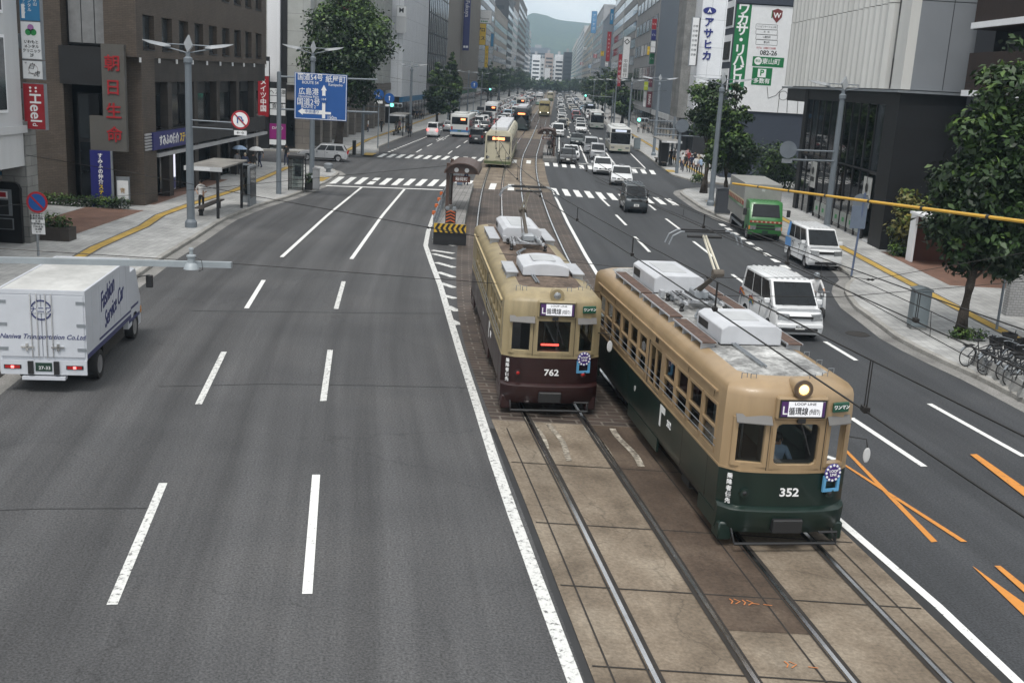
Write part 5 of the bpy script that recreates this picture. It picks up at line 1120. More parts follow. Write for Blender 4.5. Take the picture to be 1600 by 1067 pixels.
mb.prism([(x, z) for x, z in pr], 44.4, 44.75, 'y'); mb.build('board', M('black_board', (.008, .008, .009), .35), p); bx(p, 'screen_frame', GREYMETAL, -22.3, -21.15, 44.36, 44.4, 1.3, 2.4); bx(p, 'screen', BLACK, -22.2, -21.28, 44.34, 44.36, 1.35, 1.95); bx(p, 'panel', SIGNW, -22.3, -21.3, 44.34, 44.36, 2.02, 2.32); bx(p, 'panel', SIGNR, -22.0, -21.36, 44.33, 44.34, 2.08, 2.28); bx(p, 'screen_frame', GREYMETAL, -22.3, -21.12, 44.37, 44.4, .72, 1.2); bx(p, 'screen', BLACK, -22.2, -21.16, 44.35, 44.37, .76, 1.16)
# L2: brown tiled office block
t = bthing('office_building', 'brown tiled office block with large red characters and a blue shop sign'); X = -20.5; Y0 = 58.4; Y1 = 86.5
bx(t, 'upper_wall', TILE_BR, -45, X-.45, Y0+.5, Y1, 8.0, 19)
for z0, z1 in ((8.0, 8.46), (10.22, 11.95), (13.7, 15.6), (17.3, 19.2)): bx(t, 'spandrel', TILE_BR, X-.46, X, 58.4, Y1, z0, z1)
for k in range(10):
    y = 57.55+3.05*k; bx(t, 'pier', TILE_BR, X-.46, X-.004, max(58.404, y), y+1.25 if k < 9 else Y1-.004, 8.46, 10.22); bx(t, 'pier', TILE_BR, X-.46, X-.004, max(58.404, y), y+1.25 if k < 9 else Y1-.004, 11.95, 13.7)
    if k < 9:
        for z in (8.46, 11.95):
            w_ = bx(t, 'window', FRAME_D, X-.40, X-.28, y+1.27, y+3.03, z+.02, z+1.74); bx(w_, 'pane', DGLASS2, X-.42, X-.26, y+1.36, y+2.94, z+.12, z+1.66); bx(w_, 'sill', FRAME_D, X-.3, X+.03, y+1.25, y+3.05, z-.08, z+.0)
        bx(t, 'wall_lamp', SIGNW, X, X+.08, y+.55, y+.68, 7.75, 8.0)
bx(t, 'middle_wall', STONE_BR, -45, X-.9, Y0+.5, Y1, 0, 8.0); bx(t, 'belt', STONE_BR, X-.95, X-.1, 60.6, Y1-.01, 6.72, 7.998)
bx(t, 'corner_pier', TILE_BR, X-1.7, X, 58.4, 60.5, .1, 7.998)
mul = MB()
for k in range(9):
    y0 = 60.7+2.85*k; w_ = bx(t, 'window', FRAME_D, X-.85, X-.62, y0+.06, y0+2.75, 4.1, 6.7); bx(w_, 'pane', DGLASS, X-.6, X-.57, y0+.15, y0+2.65, 4.2, 5.95); bx(w_, 'pane', BLACK, X-.6, X-.57, y0+.15, y0+2.65, 6.05, 6.65)
for k in range(5): bx(t, 'column', STONE_BR, X-.6, X-.12, 63.0+5.0*k, 63.75+5.0*k, .1, 6.719)
bx(t, 'canopy', GREYW, X-.9, X+.12, 60.52, Y1-.1, 2.62, 2.82); bx(t, 'fascia', FRAME_D, X-.85, X-.05, 60.53, Y1-.1, 2.98, 4.05)
for k in range(8): w_ = bx(t, 'shop_window', FRAME_D, X-.88, X-.8, 61.0+3.1*k, 63.7+3.1*k, .2, 2.6); bx(w_, 'pane', DGLASS, X-.8, X-.77, 61.1+3.1*k, 63.6+3.1*k, .3, 2.5)
ps = bx(t, 'lit_poster', SIGNW, X-.77, X-.70, 64.7, 65.9, .3, 2.45); bx(ps, 'poster', LIT_SIGN, X-.70, X-.68, 64.78, 65.82, 1.05, 2.4); bx(ps, 'poster', SIGNNAVY, X-.70, X-.68, 64.78, 65.82, .35, 1.0)
# front towards the camera
bx(t, 'front_wall', STONE_BR, -45, -26.4, 57.9, 58.9, .05, 19); bx(t, 'pier', TILE_BR, -26.4, -24.45, 57.8, 58.9, .05, 19); bx(t, 'pier', TILE_BR, -22.2, X-.002, 57.8, 58.398, 8.0, 19); bx(t, 'pier', TILE_BR, -22.2, X-1.7, 58.0, 58.9, .05, 7.99)
bx(t, 'entrance_recess', FRAME_D, -24.45, -22.2, 58.9, 59.5, .05, 19); bx(t, 'black_canopy', BLACK, -24.5, -22.15, 57.5, 58.9, 6.45, 8.42); w_ = bx(t, 'tall_window', FRAME_D, -24.4, -22.25, 58.5, 58.7, 8.5, 11.1)
for k in range(3): bx(w_, 'pane', CURT, -24.3+.7*k, -23.65+.7*k, 58.46, 58.5, 8.6, 11.0)
w_ = bx(t, 'entrance_door', FRAME_D, -24.1, -22.9, 58.6, 58.9, .1, 6.0); bx(w_, 'pane', DGLASS2, -24.0, -23.45, 58.56, 58.6, 3.6, 5.9); bx(w_, 'pane', DGLASS, -24.0, -23.0, 58.56, 58.6, .2, 3.4)
bx(t, 'parapet', STONE_BR, -45, X+.06, 57.75, Y1+.02, 19.2, 19.7)
s = bthing('company_sign', 'grey vertical board with four large red characters on the brown block', 'sign'); bx(s, 'board', M('sign_board_greybrown', (.085, .08, .072), .6, var=.08), -22.2, X-.5, 57.3, 57.6, 3.1, 8.6); bx(s, 'board', MATS['sign_board_greybrown'], -22.95, -22.2, 57.35, 57.6, 3.1, 4.9)
for i, ch in enumerate('朝日生命'): FY(s, ch, .86, M('letter_crimson', (.30, .015, .02), .45, var=.05), -21.62, 57.29, 7.58-1.22*i, bold=.012, ext=.03)
s = bthing('shop_sign', 'upright navy sign with white and yellow characters in a hedge', 'sign'); bx(s, 'board', SIGNNAVY, -22.95, -21.85, 57.2, 57.3, .15, 3.1); bx(s, 'edge', GREYMETAL, -21.85, -21.76, 57.19, 57.32, .15, 3.1); bx(s, 'leg', GREYMETAL, -22.5, -22.3, 57.3, 57.45, .0, 3.0)
for i, ch in enumerate('すみふの仲介ステップ'): FY(s, ch, .27, TXTW if i < 6 else TXTY, -22.4, 57.19, 2.82-.275*i, bold=.02)
s = bthing('poster_case', 'white framed notice case beside the navy upright sign', 'notice board'); bx(s, 'frame', GREYMETAL, -21.72, -21.0, 57.5, 57.6, .5, 1.75); bx(s, 'poster', SIGNW, -21.66, -21.06, 57.48, 57.5, .55, 1.55); bx(s, 'leg', GREYMETAL, -21.5, -21.4, 57.52, 57.58, .1, .5); bx(s, 'leg', GREYMETAL, -21.3, -21.2, 57.52, 57.58, .1, .5); FY(s, '青', .3, M('poster_tan', (.45, .3, .15), .5), -21.36, 57.475, 1.0)
s = bthing('shop_sign', 'long navy fascia sign with white and yellow characters over the pavement', 'sign'); bx(s, 'board', SIGNNAVY, X-.04, X+.14, 59.6, 66.5, 3.06, 4.02); sl = MB()
for k in range(6): sl.box(X-.04, X+.1, 58.6, 59.5, 3.1+.16*k, 3.2+.16*k)
sl.build('louvre', GREYW, s)
text('すみふの仲介', .62, TXTW, s, (X+.146, 62.3, 3.5), SIDE_P, bold=.03, wide=.93); text('ステップ', .62, TXTY, s, (X+.146, 65.2, 3.5), SIDE_P, bold=.03, wide=.8)
# L3: department store across the side street
t = bthing('department_store', 'pale tiled store with a stone colonnade behind the big street tree', 'building'); X = -20.8; YA = 105.5; YB = 168
LST = tile_mat('wall_panel_pale', (.40, .41, .39), (.36, .37, .36), (.2, .2, .2), 2.4, 1.6, .02, off=0, dirt=.14, bump=.2); SST = tile_mat('stone_base', (.20, .18, .16), (.165, .15, .135), (.09, .08, .075), 1.4, .7, .02, dirt=.25)
bx(t, 'upper_wall', LST, -50, X, YA, YB, 6.2, 40); bx(t, 'base_wall', SST, -50, X-1.2, YA+.4, YB, .05, 6.2)
for k, (x0, x1) in enumerate(((-24.8, -23.6), (-27.6, -26.6), (-30.4, -29.4))): bx(t, 'pilaster', WHITEW, x0, x1, YA-.5, YA, 6.2, 40); bx(t, 'slot_window', BLACK, x1+.02, x1+.62, YA-.06, YA, 6.4, 40)
for k in range(7): bx(t, 'pilaster', LST, X, X+.4, YA+2+8*k, YA+4.5+8*k, 6.2, 40)
bx(t, 'red_banner', M('banner_red', (.22, .012, .02), .6, var=.1), X+.4, X+.55, YA+12, YA+20, 13.5, 40)
for k in range(11): bx(t, 'column', SST, X-.9, X, YA+.0+5.6*k, YA+1.3+5.6*k, .05, 5.2)
bx(t, 'architrave', SST, X-1.1, X+.12, YA-.01, YB, 5.2, 6.25)
for k in range(10): w_ = bx(t, 'shop_window', FRAME_D, X-1.18, X-1.05, YA+1.5+5.6*k, YA+5.4+5.6*k, .3, 5.0); bx(w_, 'pane', DGLASS, X-1.06, X-1.0, YA+1.7+5.6*k, YA+5.2+5.6*k, .4, 4.8)
for k in range(5): bx(t, 'column', SST, -22.2-2.1*k, -21.2-2.1*k, YA-.02, YA+.41, .05, 5.2)
bx(t, 'base_wall', SST, -50, X, YA+.41, YA+.9, .05, 5.2)
for k in range(4): w_ = bx(t, 'shop_window', FRAME_D, -23.2-2.1*k, -22.3-2.1*k, YA+.3, YA+.42, .3, 4.8); bx(w_, 'pane', DGLASS, -23.1-2.1*k, -22.4-2.1*k, YA+.26, YA+.3, .4, 4.7)
s = bthing('shop_sign', 'tall red vertical sign with white characters under a white emblem panel', 'sign'); y = 103.6
xa, xb = AY(403, 200, y).x, AY(420, 200, y).x; bx(s, 'panel', SIGNR, xa, xb, y, y+.5, zfor(xa, y, 182), zfor(xa, y, 119)); bx(s, 'panel', SIGNW, xa, xb, y-.01, y+.5, zfor(xa, y, 118.5), zfor(xa, y, 95)); bx(s, 'post', FRAME_D, xa, xb, y+.1, y+.45, .1, zfor(xa, y, 88)); xm = (xa+xb)/2
for i, ch in enumerate('メイツ中国'): FY(s, ch, .62, TXTW, xm, y, zfor(xm, y, 129+10.4*i), bold=.02)
FY(s, 'M', .6, SIGNR, xm, y, zfor(xm, y, 103), bold=.05, shear=.4)
s = bthing('directory_board', 'black and white tenant board above a magenta panel', 'sign'); xa, xb = AY(420.5, 200, y).x, AY(446, 200, y).x; bx(s, 'board', BLACK, xa, xb, y+.2, y+.45, zfor(xa, y, 226), zfor(xa, y, 128)); bx(s, 'panel', M('sign_magenta', (.24, .015, .16), .4, var=.05), xa, xb, y+.15, y+.2, zfor(xa, y, 217), zfor(xa, y, 193)); bx(s, 'panel', SIGNW, xa, xb, y+.15, y+.2, zfor(xa, y, 226), zfor(xa, y, 218))
for a, b_ in ((138, 149), (150, 160), (162, 170), (171, 180)): bx(s, 'panel', SIGNW, xa+.05, xb-.05, y+.15, y+.2, zfor(xa, y, b_), zfor(xa, y, a))
FY(s, 'DAISO', .36, TXTW, (xa+xb)/2, y+.15, zfor(xa, y, 200)); FY(s, 'ヘア 薬', .5, TXTK, (xa+xb)/2, y+.15, zfor(xa, y, 144)); FY(s, '食 品', .5, TXTK, (xa+xb)/2, y+.15, zfor(xa, y, 166))
# ---- generic blocks along the street, cut where the photo shows their edges
def block(label, side, pxa, pxb, top_py=None, H=45, wall=PALEW, style='bands', floors=3.6, glass=DGLASS2, off=20.0, depth=22, base=4.2, basem=None, nwin=5, name='office_building', back=0.0, camface=True, ya=None, yb=None, maxf=14, roofbox=True):
    s = -1 if side == 'l' else 1; y0 = ya or yfor(pxa, s*off); y1 = yb or yfor(pxb, s*off)
    if top_py is not None: H = zfor(C(y0)+s*off, y0, top_py)
    t = bthing(name, label); th = TH((y0+y1)/2); y1 -= .15
    fx = lambda y, o=0.0: C(y)+s*(off-o)                      # facade line, o outwards to the street
    def wallprism(nm, m_, oa, ob, ya_, yb_, z0, z1):
        mb = MB(); p = [(fx(ya_, oa), ya_), (fx(yb_, oa), yb_), (fx(yb_, -ob), yb_), (fx(ya_, -ob), ya_)]
        if s > 0: p = p[::-1]
        mb.prism(p[::-1], z0, z1, 'z'); return mb.build(nm, m_, t)
    wallprism('wall', wall, 0, depth, y0, y1, base, H); wallprism('ground_floor', basem or FRAME_D, -.35, depth, y0+.05, y1-.05, .05, base)
    if roofbox: wallprism('roof_plant', GREYW, -4, depth-6, y0+(y1-y0)*.25, y0+(y1-y0)*.7, H, H+2.6)
    nf = max(1, min(maxf, int((H-base-.6)/floors))); span = y1-y0
    for f in range(nf):
        z0 = base+.7+f*floors; z1 = z0+floors*.52
        if style == 'bands':
            w_ = wallprism('window_band', glass, .05, .1, y0+.5, y1-.5, z0, z1)
            wallprism('spandrel', wall, .18, .05, y0+.1, y1-.1, z1+.05, z1+.05+floors*.30)
        elif style == 'grid':
            for k in range(nwin):
                ya_ = y0+.6+(span-1.2)*(k+.12)/nwin; yb_ = y0+.6+(span-1.2)*(k+.88)/nwin; w_ = wallprism('window', FRAME_D, .03, .1, ya_, yb_, z0, z1); mb = MB()
                q = wallprism('pane', glass, .05, .02, ya_+.1, yb_-.1, z0+.1, z1-.1); q.parent = w_
    if style == 'ribs':
        n = max(4, int(span/2.2))
        for k in range(n): ya_ = y0+span*k/n; wallprism('rib', wall, .35, .05, ya_+.1, ya_+span/n*.55, base+.2, H-.2)
        for k in range(n): ya_ = y0+span*k/n; wallprism('slot_window', glass, .06, .05, ya_+span/n*.55, ya_+span/n, base+.4, H-1)
    if style == 'curtain':
        for k in range(max(3, int(span/3))): n = max(3, int(span/3)); wallprism('mullion', FRAME_D, .14, .02, y0+span*k/n, y0+span*k/n+.15, base, H-.5)
        wallprism('glazing', glass, .06, .05, y0+.2, y1-.2, base+.1, H-.5)
        for f in range(nf): wallprism('transom', FRAME_D, .12, .02, y0+.2, y1-.2, base+f*floors, base+f*floors+.25)
    # face towards the camera
    if camface:
        xa, xb = sorted((fx(y0), fx(y0, -depth)))
        for f in range(nf):
            z0 = base+.7+f*floors
            for k in range(3):
                u = xa+(xb-xa)*(k+.25)/3 if s < 0 else xa+(xb-xa)*(k+.2)/3
                w_ = bx(t, 'window', FRAME_D, u, u+(xb-xa)*.16, y0-.04, y0+.05, z0, z0+floors*.5); bx(w_, 'pane', glass, u+.12, u+(xb-xa)*.16-.12, y0-.06, y0-.03, z0+.12, z0+floors*.5-.12)
    wallprism('parapet', wall, .12, depth+.1, y0-.06, y1+.05, H, H+.7)
    for k in range(max(2, int(span/4))):
        n = max(2, int(span/4)); w_ = wallprism('shop_window', DGLASS, -.28, .5, y0+span*(k+.08)/n, y0+span*(k+.92)/n, .3, base-.9)
    wallprism('shop_fascia', [SIGNW, GREYW, SIGNB, SIGNG, PALEW][int(abs(pxa)) % 5], .15, .5, y0+.3, y1-.3, base-.8, base-.05)
    return t, y0, y1, H
AS = tile_mat('wall_panel_bright', (.74, .76, .79), (.70, .72, .75), (.45, .47, .49), 1.6, 3.2, .03, off=0, dirt=.07, bump=.2)
BROWNW = M('wall_brown', (.085, .07, .06), .7, var=.12, streak=True); BEIGEW = M('wall_beige', (.50, .47, .42), .7, var=.12, streak=True); TANW = M('wall_tan', (.29, .265, .235), .65, var=.12, streak=True); BLUEW = M('wall_bluegrey', (.17, .20, .24), .6, var=.1, streak=True); PINKW = M('wall_pink', (.42, .34, .31), .7, var=.1, streak=True); DARKW = M('wall_dark', (.032, .034, .040), .6, var=.15, streak=True)
block('tall white building with a grey emblem panel on its wall', 'l', 612, 667, H=60, wall=AS, style='none', camface=False, ya=168.6)
block('dark glazed tower between white and tan walls', 'l', 667.5, 697, H=60, wall=DARKW, style='curtain', glass=DGLASS, maxf=10)
block('tan stone pilaster block beside the glazed tower', 'l', 697.5, 718, H=60, wall=TANW, style='none')
t, y0, y1, H = block('ribbed stone store with a long navy banner', 'l', 718.5, 745, H=60, wall=TANW, style='ribs', glass=BROWNW)
y = y0-.8; bx(t, 'banner_bracket', GREYMETAL, AY(716, 30, y).x, AY(725, 30, y).x, y+.2, y+.9, 30, 30.3); s = bthing('banner_sign', 'long navy vertical banner with white letters on the ribbed store', 'sign'); xa, xb = AY(724, 40, y).x, AY(734, 40, y).x; za, zb = zfor(xa, y, 79), 55; bx(s, 'panel', SIGNNAVY, xa, xb, y, y+.6, za, zb); text('Fukuya', (xb-xa)*.9, TXTW, s, ((xa+xb)/2, y-.01, zfor(xa, y, 14)), (R(90), R(90), 0)); 
for dx in (.3, .7): bx(s, 'dot', TXTW, xa+(xb-xa)*dx-.25, xa+(xb-xa)*dx+.25, y-.03, y, za+.6, za+1.1)
s = bthing('emblem_sign', 'grey emblem panel with letter M on the tall white building', 'sign'); y = 167.6; xa, xb = AY(619, 30, y).x, AY(635, 30, y).x; bx(s, 'panel', PALEW, xa, xb, y, y+.3, zfor(xa, y, 52), zfor(xa, y, 9)); bx(s, 'plate', SIGNW, xa+.1, xb-.1, y-.05, y, zfor(xa, y, 26), zfor(xa, y, 10)); FY(s, 'M', .95, TXTK, (xa+xb)/2, y-.05, zfor(xa, y, 16.5), bold=.03); bx(s, 'post', GREYMETAL, xa+.3, xa+.5, y+.3, 168.7, zfor(xa, y, 40), zfor(xa, y, 38))
def flat_sign(name, label, px0, px1, py0, py1, y, mat, th=.5):
    xa, xb = AY(px0, (py0+py1)/2, y).x, AY(px1, (py0+py1)/2, y).x; s = bthing(name, label, 'sign'); za, zb = zfor(xa, y, py1), zfor(xa, y, py0); bx(s, 'panel', mat, xa, xb, y, y+th, za, zb); bx(s, 'frame', GREYMETAL, xa-.1, xb+.1, y+.1, y+th-.05, za-.1, zb+.1)
    return s, xa, xb, za, zb
t, y0, y1, H = block('narrow grey block carrying a yellow loan sign', 'l', 745.5, 768, H=48, wall=GREYW, style='bands', glass=DGLASS)
s, xa, xb, za, zb = flat_sign('rooftop_sign', 'white sign board with a thin emblem above the yellow sign', 746, 768, 16, 36, y0-1, SIGNW); FY(s, 'Reserve', (xb-xa)*.2, TXTK, (xa+xb)/2, y0-1, za+(zb-za)*.35); FY(s, '●●●●', (xb-xa)*.14, TXTG, (xa+xb)/2, y0-1, za+(zb-za)*.12)
s, xa, xb, za, zb = flat_sign('loan_sign', 'square yellow sign with bold black characters', 744, 759, 37, 70, y0-2, SIGNY); FY(s, 'プロ', (xb-xa)*.44, TXTK, (xa+xb)/2, y0-2, za+(zb-za)*.7, bold=.04); FY(s, 'ミス', (xb-xa)*.44, TXTK, (xa+xb)/2, y0-2, za+(zb-za)*.3, bold=.04)
s, xa, xb, za, zb = flat_sign('loan_sign', 'narrow yellow vertical sign below the square yellow one', 757.5, 762.5, 72, 106, y0-1.4, SIGNY)
for i, ch in enumerate('プロミス'): FY(s, ch, (xb-xa)*.8, TXTK, (xa+xb)/2, y0-1.4, zb-(zb-za)*(.2+.2*i))
s, xa, xb, za, zb = flat_sign('wall_sign', 'slim blue vertical sign on the grey block', 767, 771, 53, 73, y0+6, SIGNB)
block('grey balcony block with strong horizontal bands', 'l', 769, 789, top_py=13, wall=TANW, style='bands', glass=DGLASS, floors=4.2)
block('dark office slab beyond the balcony block', 'l', 789.5, 797, top_py=-6, wall=DARKW, style='bands')
block('pale block with vertical windows far along the left', 'l', 797.3, 805, top_py=14, wall=PALEW, style='grid', nwin=4)
block('tall dark brown tower far along the left', 'l', 805.3, 818, top_py=-8, wall=BROWNW, style='grid', nwin=6, floors=3.8)
block('bluish office block at the far left end of the street', 'l', 818.3, 823, top_py=30, wall=BLUEW, style='bands')
block('low pale block at the far left end', 'l', 823.2, 826.5, top_py=48, wall=PALEW, style='bands')
# ---- right side
# R2: white fluted panels over a dark glazed base
t = bthing('bank_building', 'building with white fluted panels above a dark glazed base', 'building'); X = 19.45
FL = M('panel_fluted', (.58, .58, .56), .6, var=.1, scale=.6, streak=True); BST = tile_mat('stone_black', (.012, .0125, .014), (.010, .0105, .0115), (.005, .005, .005), 1.2, .6, .006, dirt=.2, rough=.55)
bx(t, 'core', M('panel_bluegrey', (.20, .215, .235), .6, var=.06, scale=.4), X+.5, 40, 58.3, 82.6, 8.5, 22)
bx(t, 'soffit_box', FRAME_D, X+.1, 30, 76.75, 82.4, 7.5, 8.37)
for k in range(21):
    y0 = 59.9+1.08*k; pf = [(X+.55, y0), (X+.30, y0), (X+.30, y0+.07), (X-.02, y0+.10), (X-.22, y0+.40), (X-.22, y0+.74), (X-.02, y0+1.0), (X+.30, y0+1.03), (X+.55, y0+1.04)]
    for z0, z1 in ((8.55, 13.0), (13.04, 22)): mb = MB(); mb.prism(pf, z0, z1, 'z'); mb.build('fluted_panel', FL, t)
mb = MB(); mb.prism([(X+.5, 57.4), (X+.0, 57.4), (X+.0, 59.0), (X+.5, 59.0)], 8.55, 22, 'z'); mb.build('corner_panel', FL, t)
w_ = bx(t, 'slot_window', FRAME_D, X+.2, X+.5, 59.02, 59.88, 8.6, 22); bx(w_, 'pane', DGLASS2, X+.17, X+.2, 59.1, 59.8, 10.2, 12.4); bx(w_, 'pane', DGLASS2, X+.17, X+.2, 59.1, 59.8, 13.2, 16)
bx(t, 'end_wall', MATS['panel_bluegrey'], X+.5, 27, 57.4, 58.3, 8.55, 12.98); bx(t, 'end_wall', MATS['panel_bluegrey'], X+.5, 27, 57.4, 58.3, 13.02, 22); bx(t, 'drain_pipe', WHITEW, 25.6, 25.85, 57.05, 57.3, 5.0, 22); bx(t, 'joint', FRAME_D, 21.6, 21.63, 57.385, 57.4, 8.6, 22)
bx(t, 'eave', GREYMETAL, X-.25, 27, 57.0, 82.9, 8.38, 8.5)
bx(t, 'end_pier', BST, X, 40, 57.3, 59.4, .1, 8.38); bx(t, 'end_pier', BST, X, 24, 75.9, 76.7, .1, 8.38); bx(t, 'top_band', BST, X+.02, 24, 59.4, 75.9, 7.7, 8.38); bx(t, 'back_wall', GREYW, X+3.2, 40, 59.4, 76, .1, 8.3); bx(t, 'shop_floor', PALEW, X+.1, X+3.2, 59.5, 75.8, .1, .2)
INTG = tint_glass('shopfront_glass', (.48, .52, .51), 1.0, 2.1)
bx(t, 'shop_ceiling', M('ceil', (.1, .1, .1), .8), X+.1, X+3.2, 59.5, 75.8, 3.9, 4.1)
for k in range(11):
    y0 = 59.5+1.5*k
    if k not in (0, 8): w_ = bx(t, 'shopfront_pane', INTG, X+.1, X+.13, y0, y0+1.44, .2, 4.0)
    w_ = bx(t, 'upper_pane', INTG if k % 3 else DGLASS, X+.1, X+.13, y0, y0+1.44, 4.08, 7.68); bx(t, 'mullion', FRAME_D, X+.04, X+.18, y0+1.44, y0+1.5, .2, 7.7)
    if k % 2 == 0: bx(t, 'curtain', CURT, X+.6, X+.65, y0+.1, y0+1.2, 4.2, 7.6)
    if 0 < k < 8: bx(t, 'frosted_strip', M('strip_pale', (.28, .30, .29), .5, var=.2), X+.08, X+.098, y0+.1, y0+1.34, .45, 1.25); q_ = bx(t, 'leaflet', TXTG, X+.07, X+.08, y0+.5, y0+.9, .7, .95)
bx(t, 'transom', FRAME_D, X+.03, X+.19, 59.4, 75.9, 4.0, 4.08)
for y0 in (60.2, 71.8): p_ = bx(t, 'poster', M('poster_grey', (.42, .43, .42), .4, var=.2), X+.06, X+.09, y0, y0+1.4, 2.0, 3.7); q_ = MB(); q_.lathe([(.26, -.02), (.05, 0)], 10, 0, Matrix.Translation((X+.05, y0+.7, 3.1)), axis='x'); q_.box(X+.04, X+.06, y0+.3, y0+1.1, 2.4, 2.7); q_.build('poster_print', BLACK, p_)
bx(t, 'door_recess', BLACK, X+.6, X+.7, 59.5, 61.0, .2, 4.0); bx(t, 'door_recess', BLACK, X+.6, X+.7, 71.5, 73.0, .2, 4.0)
# R1: dark building with timber balconies
t = bthing('apartment_building', 'dark building with brown timber balconies at the right edge'); WOOD = tile_mat('timber_slats', (.034, .019, .014), (.026, .015, .012), (.008, .005, .004), .12, 9.0, .02, off=0, dirt=.25)
bx(t, 'wall', DARKW, 23.2, 44, 36, 56.6, .05, 22); bx(t, 'pier', DARKW, 22.6, 23.2, 54.2, 56.5, .05, 22)
for z, dz in ((zfor(21.3, 54, 141), 1.75), (zfor(21.3, 54, 36), 4.5)):
    b_ = bx(t, 'balcony', WOOD, 21.4, 23.2, 38, 54.0, z, z+dz); bx(b_, 'slab', WHITEW, 21.3, 23.2, 37.9, 54.1, z-.28, z); bx(t, 'balcony_soffit', WOOD, 21.4, 23.2, 38, 54, z-.32, z-.284)
for z in (7.3,): 
    for y in (52.5, 46, 40): w_ = bx(t, 'window', FRAME_D, 23.1, 23.19, y, y+1.5, z, z+2.2); bx(w_, 'pane', DGLASS2, 23.05, 23.1, y+.1, y+1.4, z+.1, z+1.0); bx(w_, 'pane', DGLASS, 23.05, 23.1, y+.1, y+1.4, z+1.1, z+2.1)
w_ = bx(t, 'window', FRAME_D, 22.7, 23.1, 54.1, 54.2, 7.4, 9.4); bx(w_, 'pane', DGLASS2, 22.75, 23.05, 54.06, 54.1, 7.5, 8.3)
t = bthing('entrance_porch', 'small porch with white flat roof and red brown walls behind the tree', 'porch'); RB = M('wall_redbrown', (.10, .035, .022), .7, var=.2); bx(t, 'roof', WHITEW, 19.7, 23.0, 51.6, 54.2, 2.5, 2.62); bx(t, 'post', WHITEW, 19.75, 19.87, 53.4, 54.1, .1, 2.5); bx(t, 'wall', RB, 22.6, 22.9, 51.7, 54.0, .1, 2.5); bx(t, 'wall', RB, 19.9, 22.6, 54.0, 54.15, .1, 2.5)
t = bthing('garden_wall', 'low pale tiled wall beside the bicycles', 'wall'); bx(t, 'wall', tile_mat('wall_tile_white', (.36, .36, .36), (.32, .32, .32), (.2, .2, .2), .2, .1, .012, dirt=.25), 19.0, 23.5, 40.6, 41.0, .1, 2.0); bx(t, 'coping', CONCW, 18.95, 23.5, 40.55, 41.05, 2.0, 2.1)
# R3: building with the green and white hoarding
t = bthing('clinic_building', 'building with a dark top band and a green and white clinic hoarding', 'building'); yb_ = 100.0
xa = AY(1147, 60, yb_).x; xb = xa+14; zt = zfor(xa, yb_, 5); zl = zfor(xa, yb_, 172)
bx(t, 'wall', M('wall_slate', (.035, .043, .062), .6, var=.1), xa-.05, xb+6, yb_, yb_+4.6, .05, zt+2.2); bx(t, 'top_band', MATS['wall_slate'], xa-.1, xb+6, yb_-.25, yb_, zt, zt+2.4)
for k in range(6):
    for j in range(1): w_ = bx(t, 'window', WHITEW, xa-.12, xa-.04, yb_+.6+4.6*j, yb_+4.2+4.6*j, 4.5+3.0*k, 6.9+3.0*k); bx(w_, 'pane', DGLASS, xa-.16, xa-.12, yb_+.8+4.6*j, yb_+4.0+4.6*j, 4.7+3.0*k, 6.3+3.0*k)
h = bx(t, 'hoarding', SIGNW, xa, xb, yb_-.14, yb_, zl, zt-.1); gx0, gx1 = AY(1146, 60, yb_).x, AY(1172, 60, yb_).x; gw = gx1-gx0
zz = lambda py: zfor(gx0+gw, yb_, py)
bx(h, 'green_strip', SIGNG, gx0+.02, gx1-.15, yb_-.16, yb_-.14, zz(142), zt-.1)
for i, ch in enumerate('ワカサ・リハビリ'): FY(h, ch, 1.12, TXTW, (gx0+gx1)/2-.08, yb_-.16, zz(17+16*i), bold=.03)
ax = lambda px, py: AY(px, py, yb_-.15).x
for i, s_ in enumerate(('リハビリテーション科', '外　科', '心臓内科', '整山科')):
    py = 41.5+8*i; xm = ax(1198, py)-.0; FY(h, s_, .22, TXTK, xm, yb_-.14, zz(py), wide=.8); o = MB(); zc = zz(py)
    o.box(xm-.95, xm+.95, yb_-.15, yb_-.14, zc+.2, zc+.225); o.box(xm-.95, xm+.95, yb_-.15, yb_-.14, zc-.225, zc-.2); o.box(xm-.97, xm-.945, yb_-.15, yb_-.14, zc-.2, zc+.2); o.box(xm+.945, xm+.97, yb_-.15, yb_-.14, zc-.2, zc+.2); o.build('outline', TXTK, h)
FY(h, 'まずは、お電話でお気軽', .2, TXTR, ax(1197, 75), yb_-.14, zz(74.5), wide=.8); FY(h, '082-26', .55, TXTK, ax(1201, 82), yb_-.14, zz(82), bold=.02)
g_ = bx(h, 'green_label', SIGNG, ax(1176, 95), ax(1225, 95), yb_-.16, yb_-.14, zz(103), zz(88)); FY(g_, '東山町', .55, TXTW, ax(1205, 95), yb_-.16, zz(95.5), bold=.01); c_ = MB(); c_.lathe([(.34, -.01), (.02, -.012)], 18, 0, Matrix.Translation((ax(1184.5, 95), yb_-.155, zz(95))), axis='y'); c_.build('disc', TXTW, g_); FY(g_, '東区', .26, TXTG, ax(1184.5, 95), yb_-.166, zz(95))
g_ = bx(h, 'green_label', SIGNG, ax(1175, 118), ax(1206, 118), yb_-.16, yb_-.14, zz(132), zz(105)); bx(g_, 'square', TXTW, ax(1184, 113), ax(1197, 113), yb_-.17, yb_-.16, zz(120), zz(107)); FY(g_, 'P', .72, TXTG, ax(1190.5, 113), yb_-.17, zz(113.3), bold=.03); FY(g_, '多数有', .5, TXTW, ax(1190, 126), yb_-.16, zz(126), bold=.015)
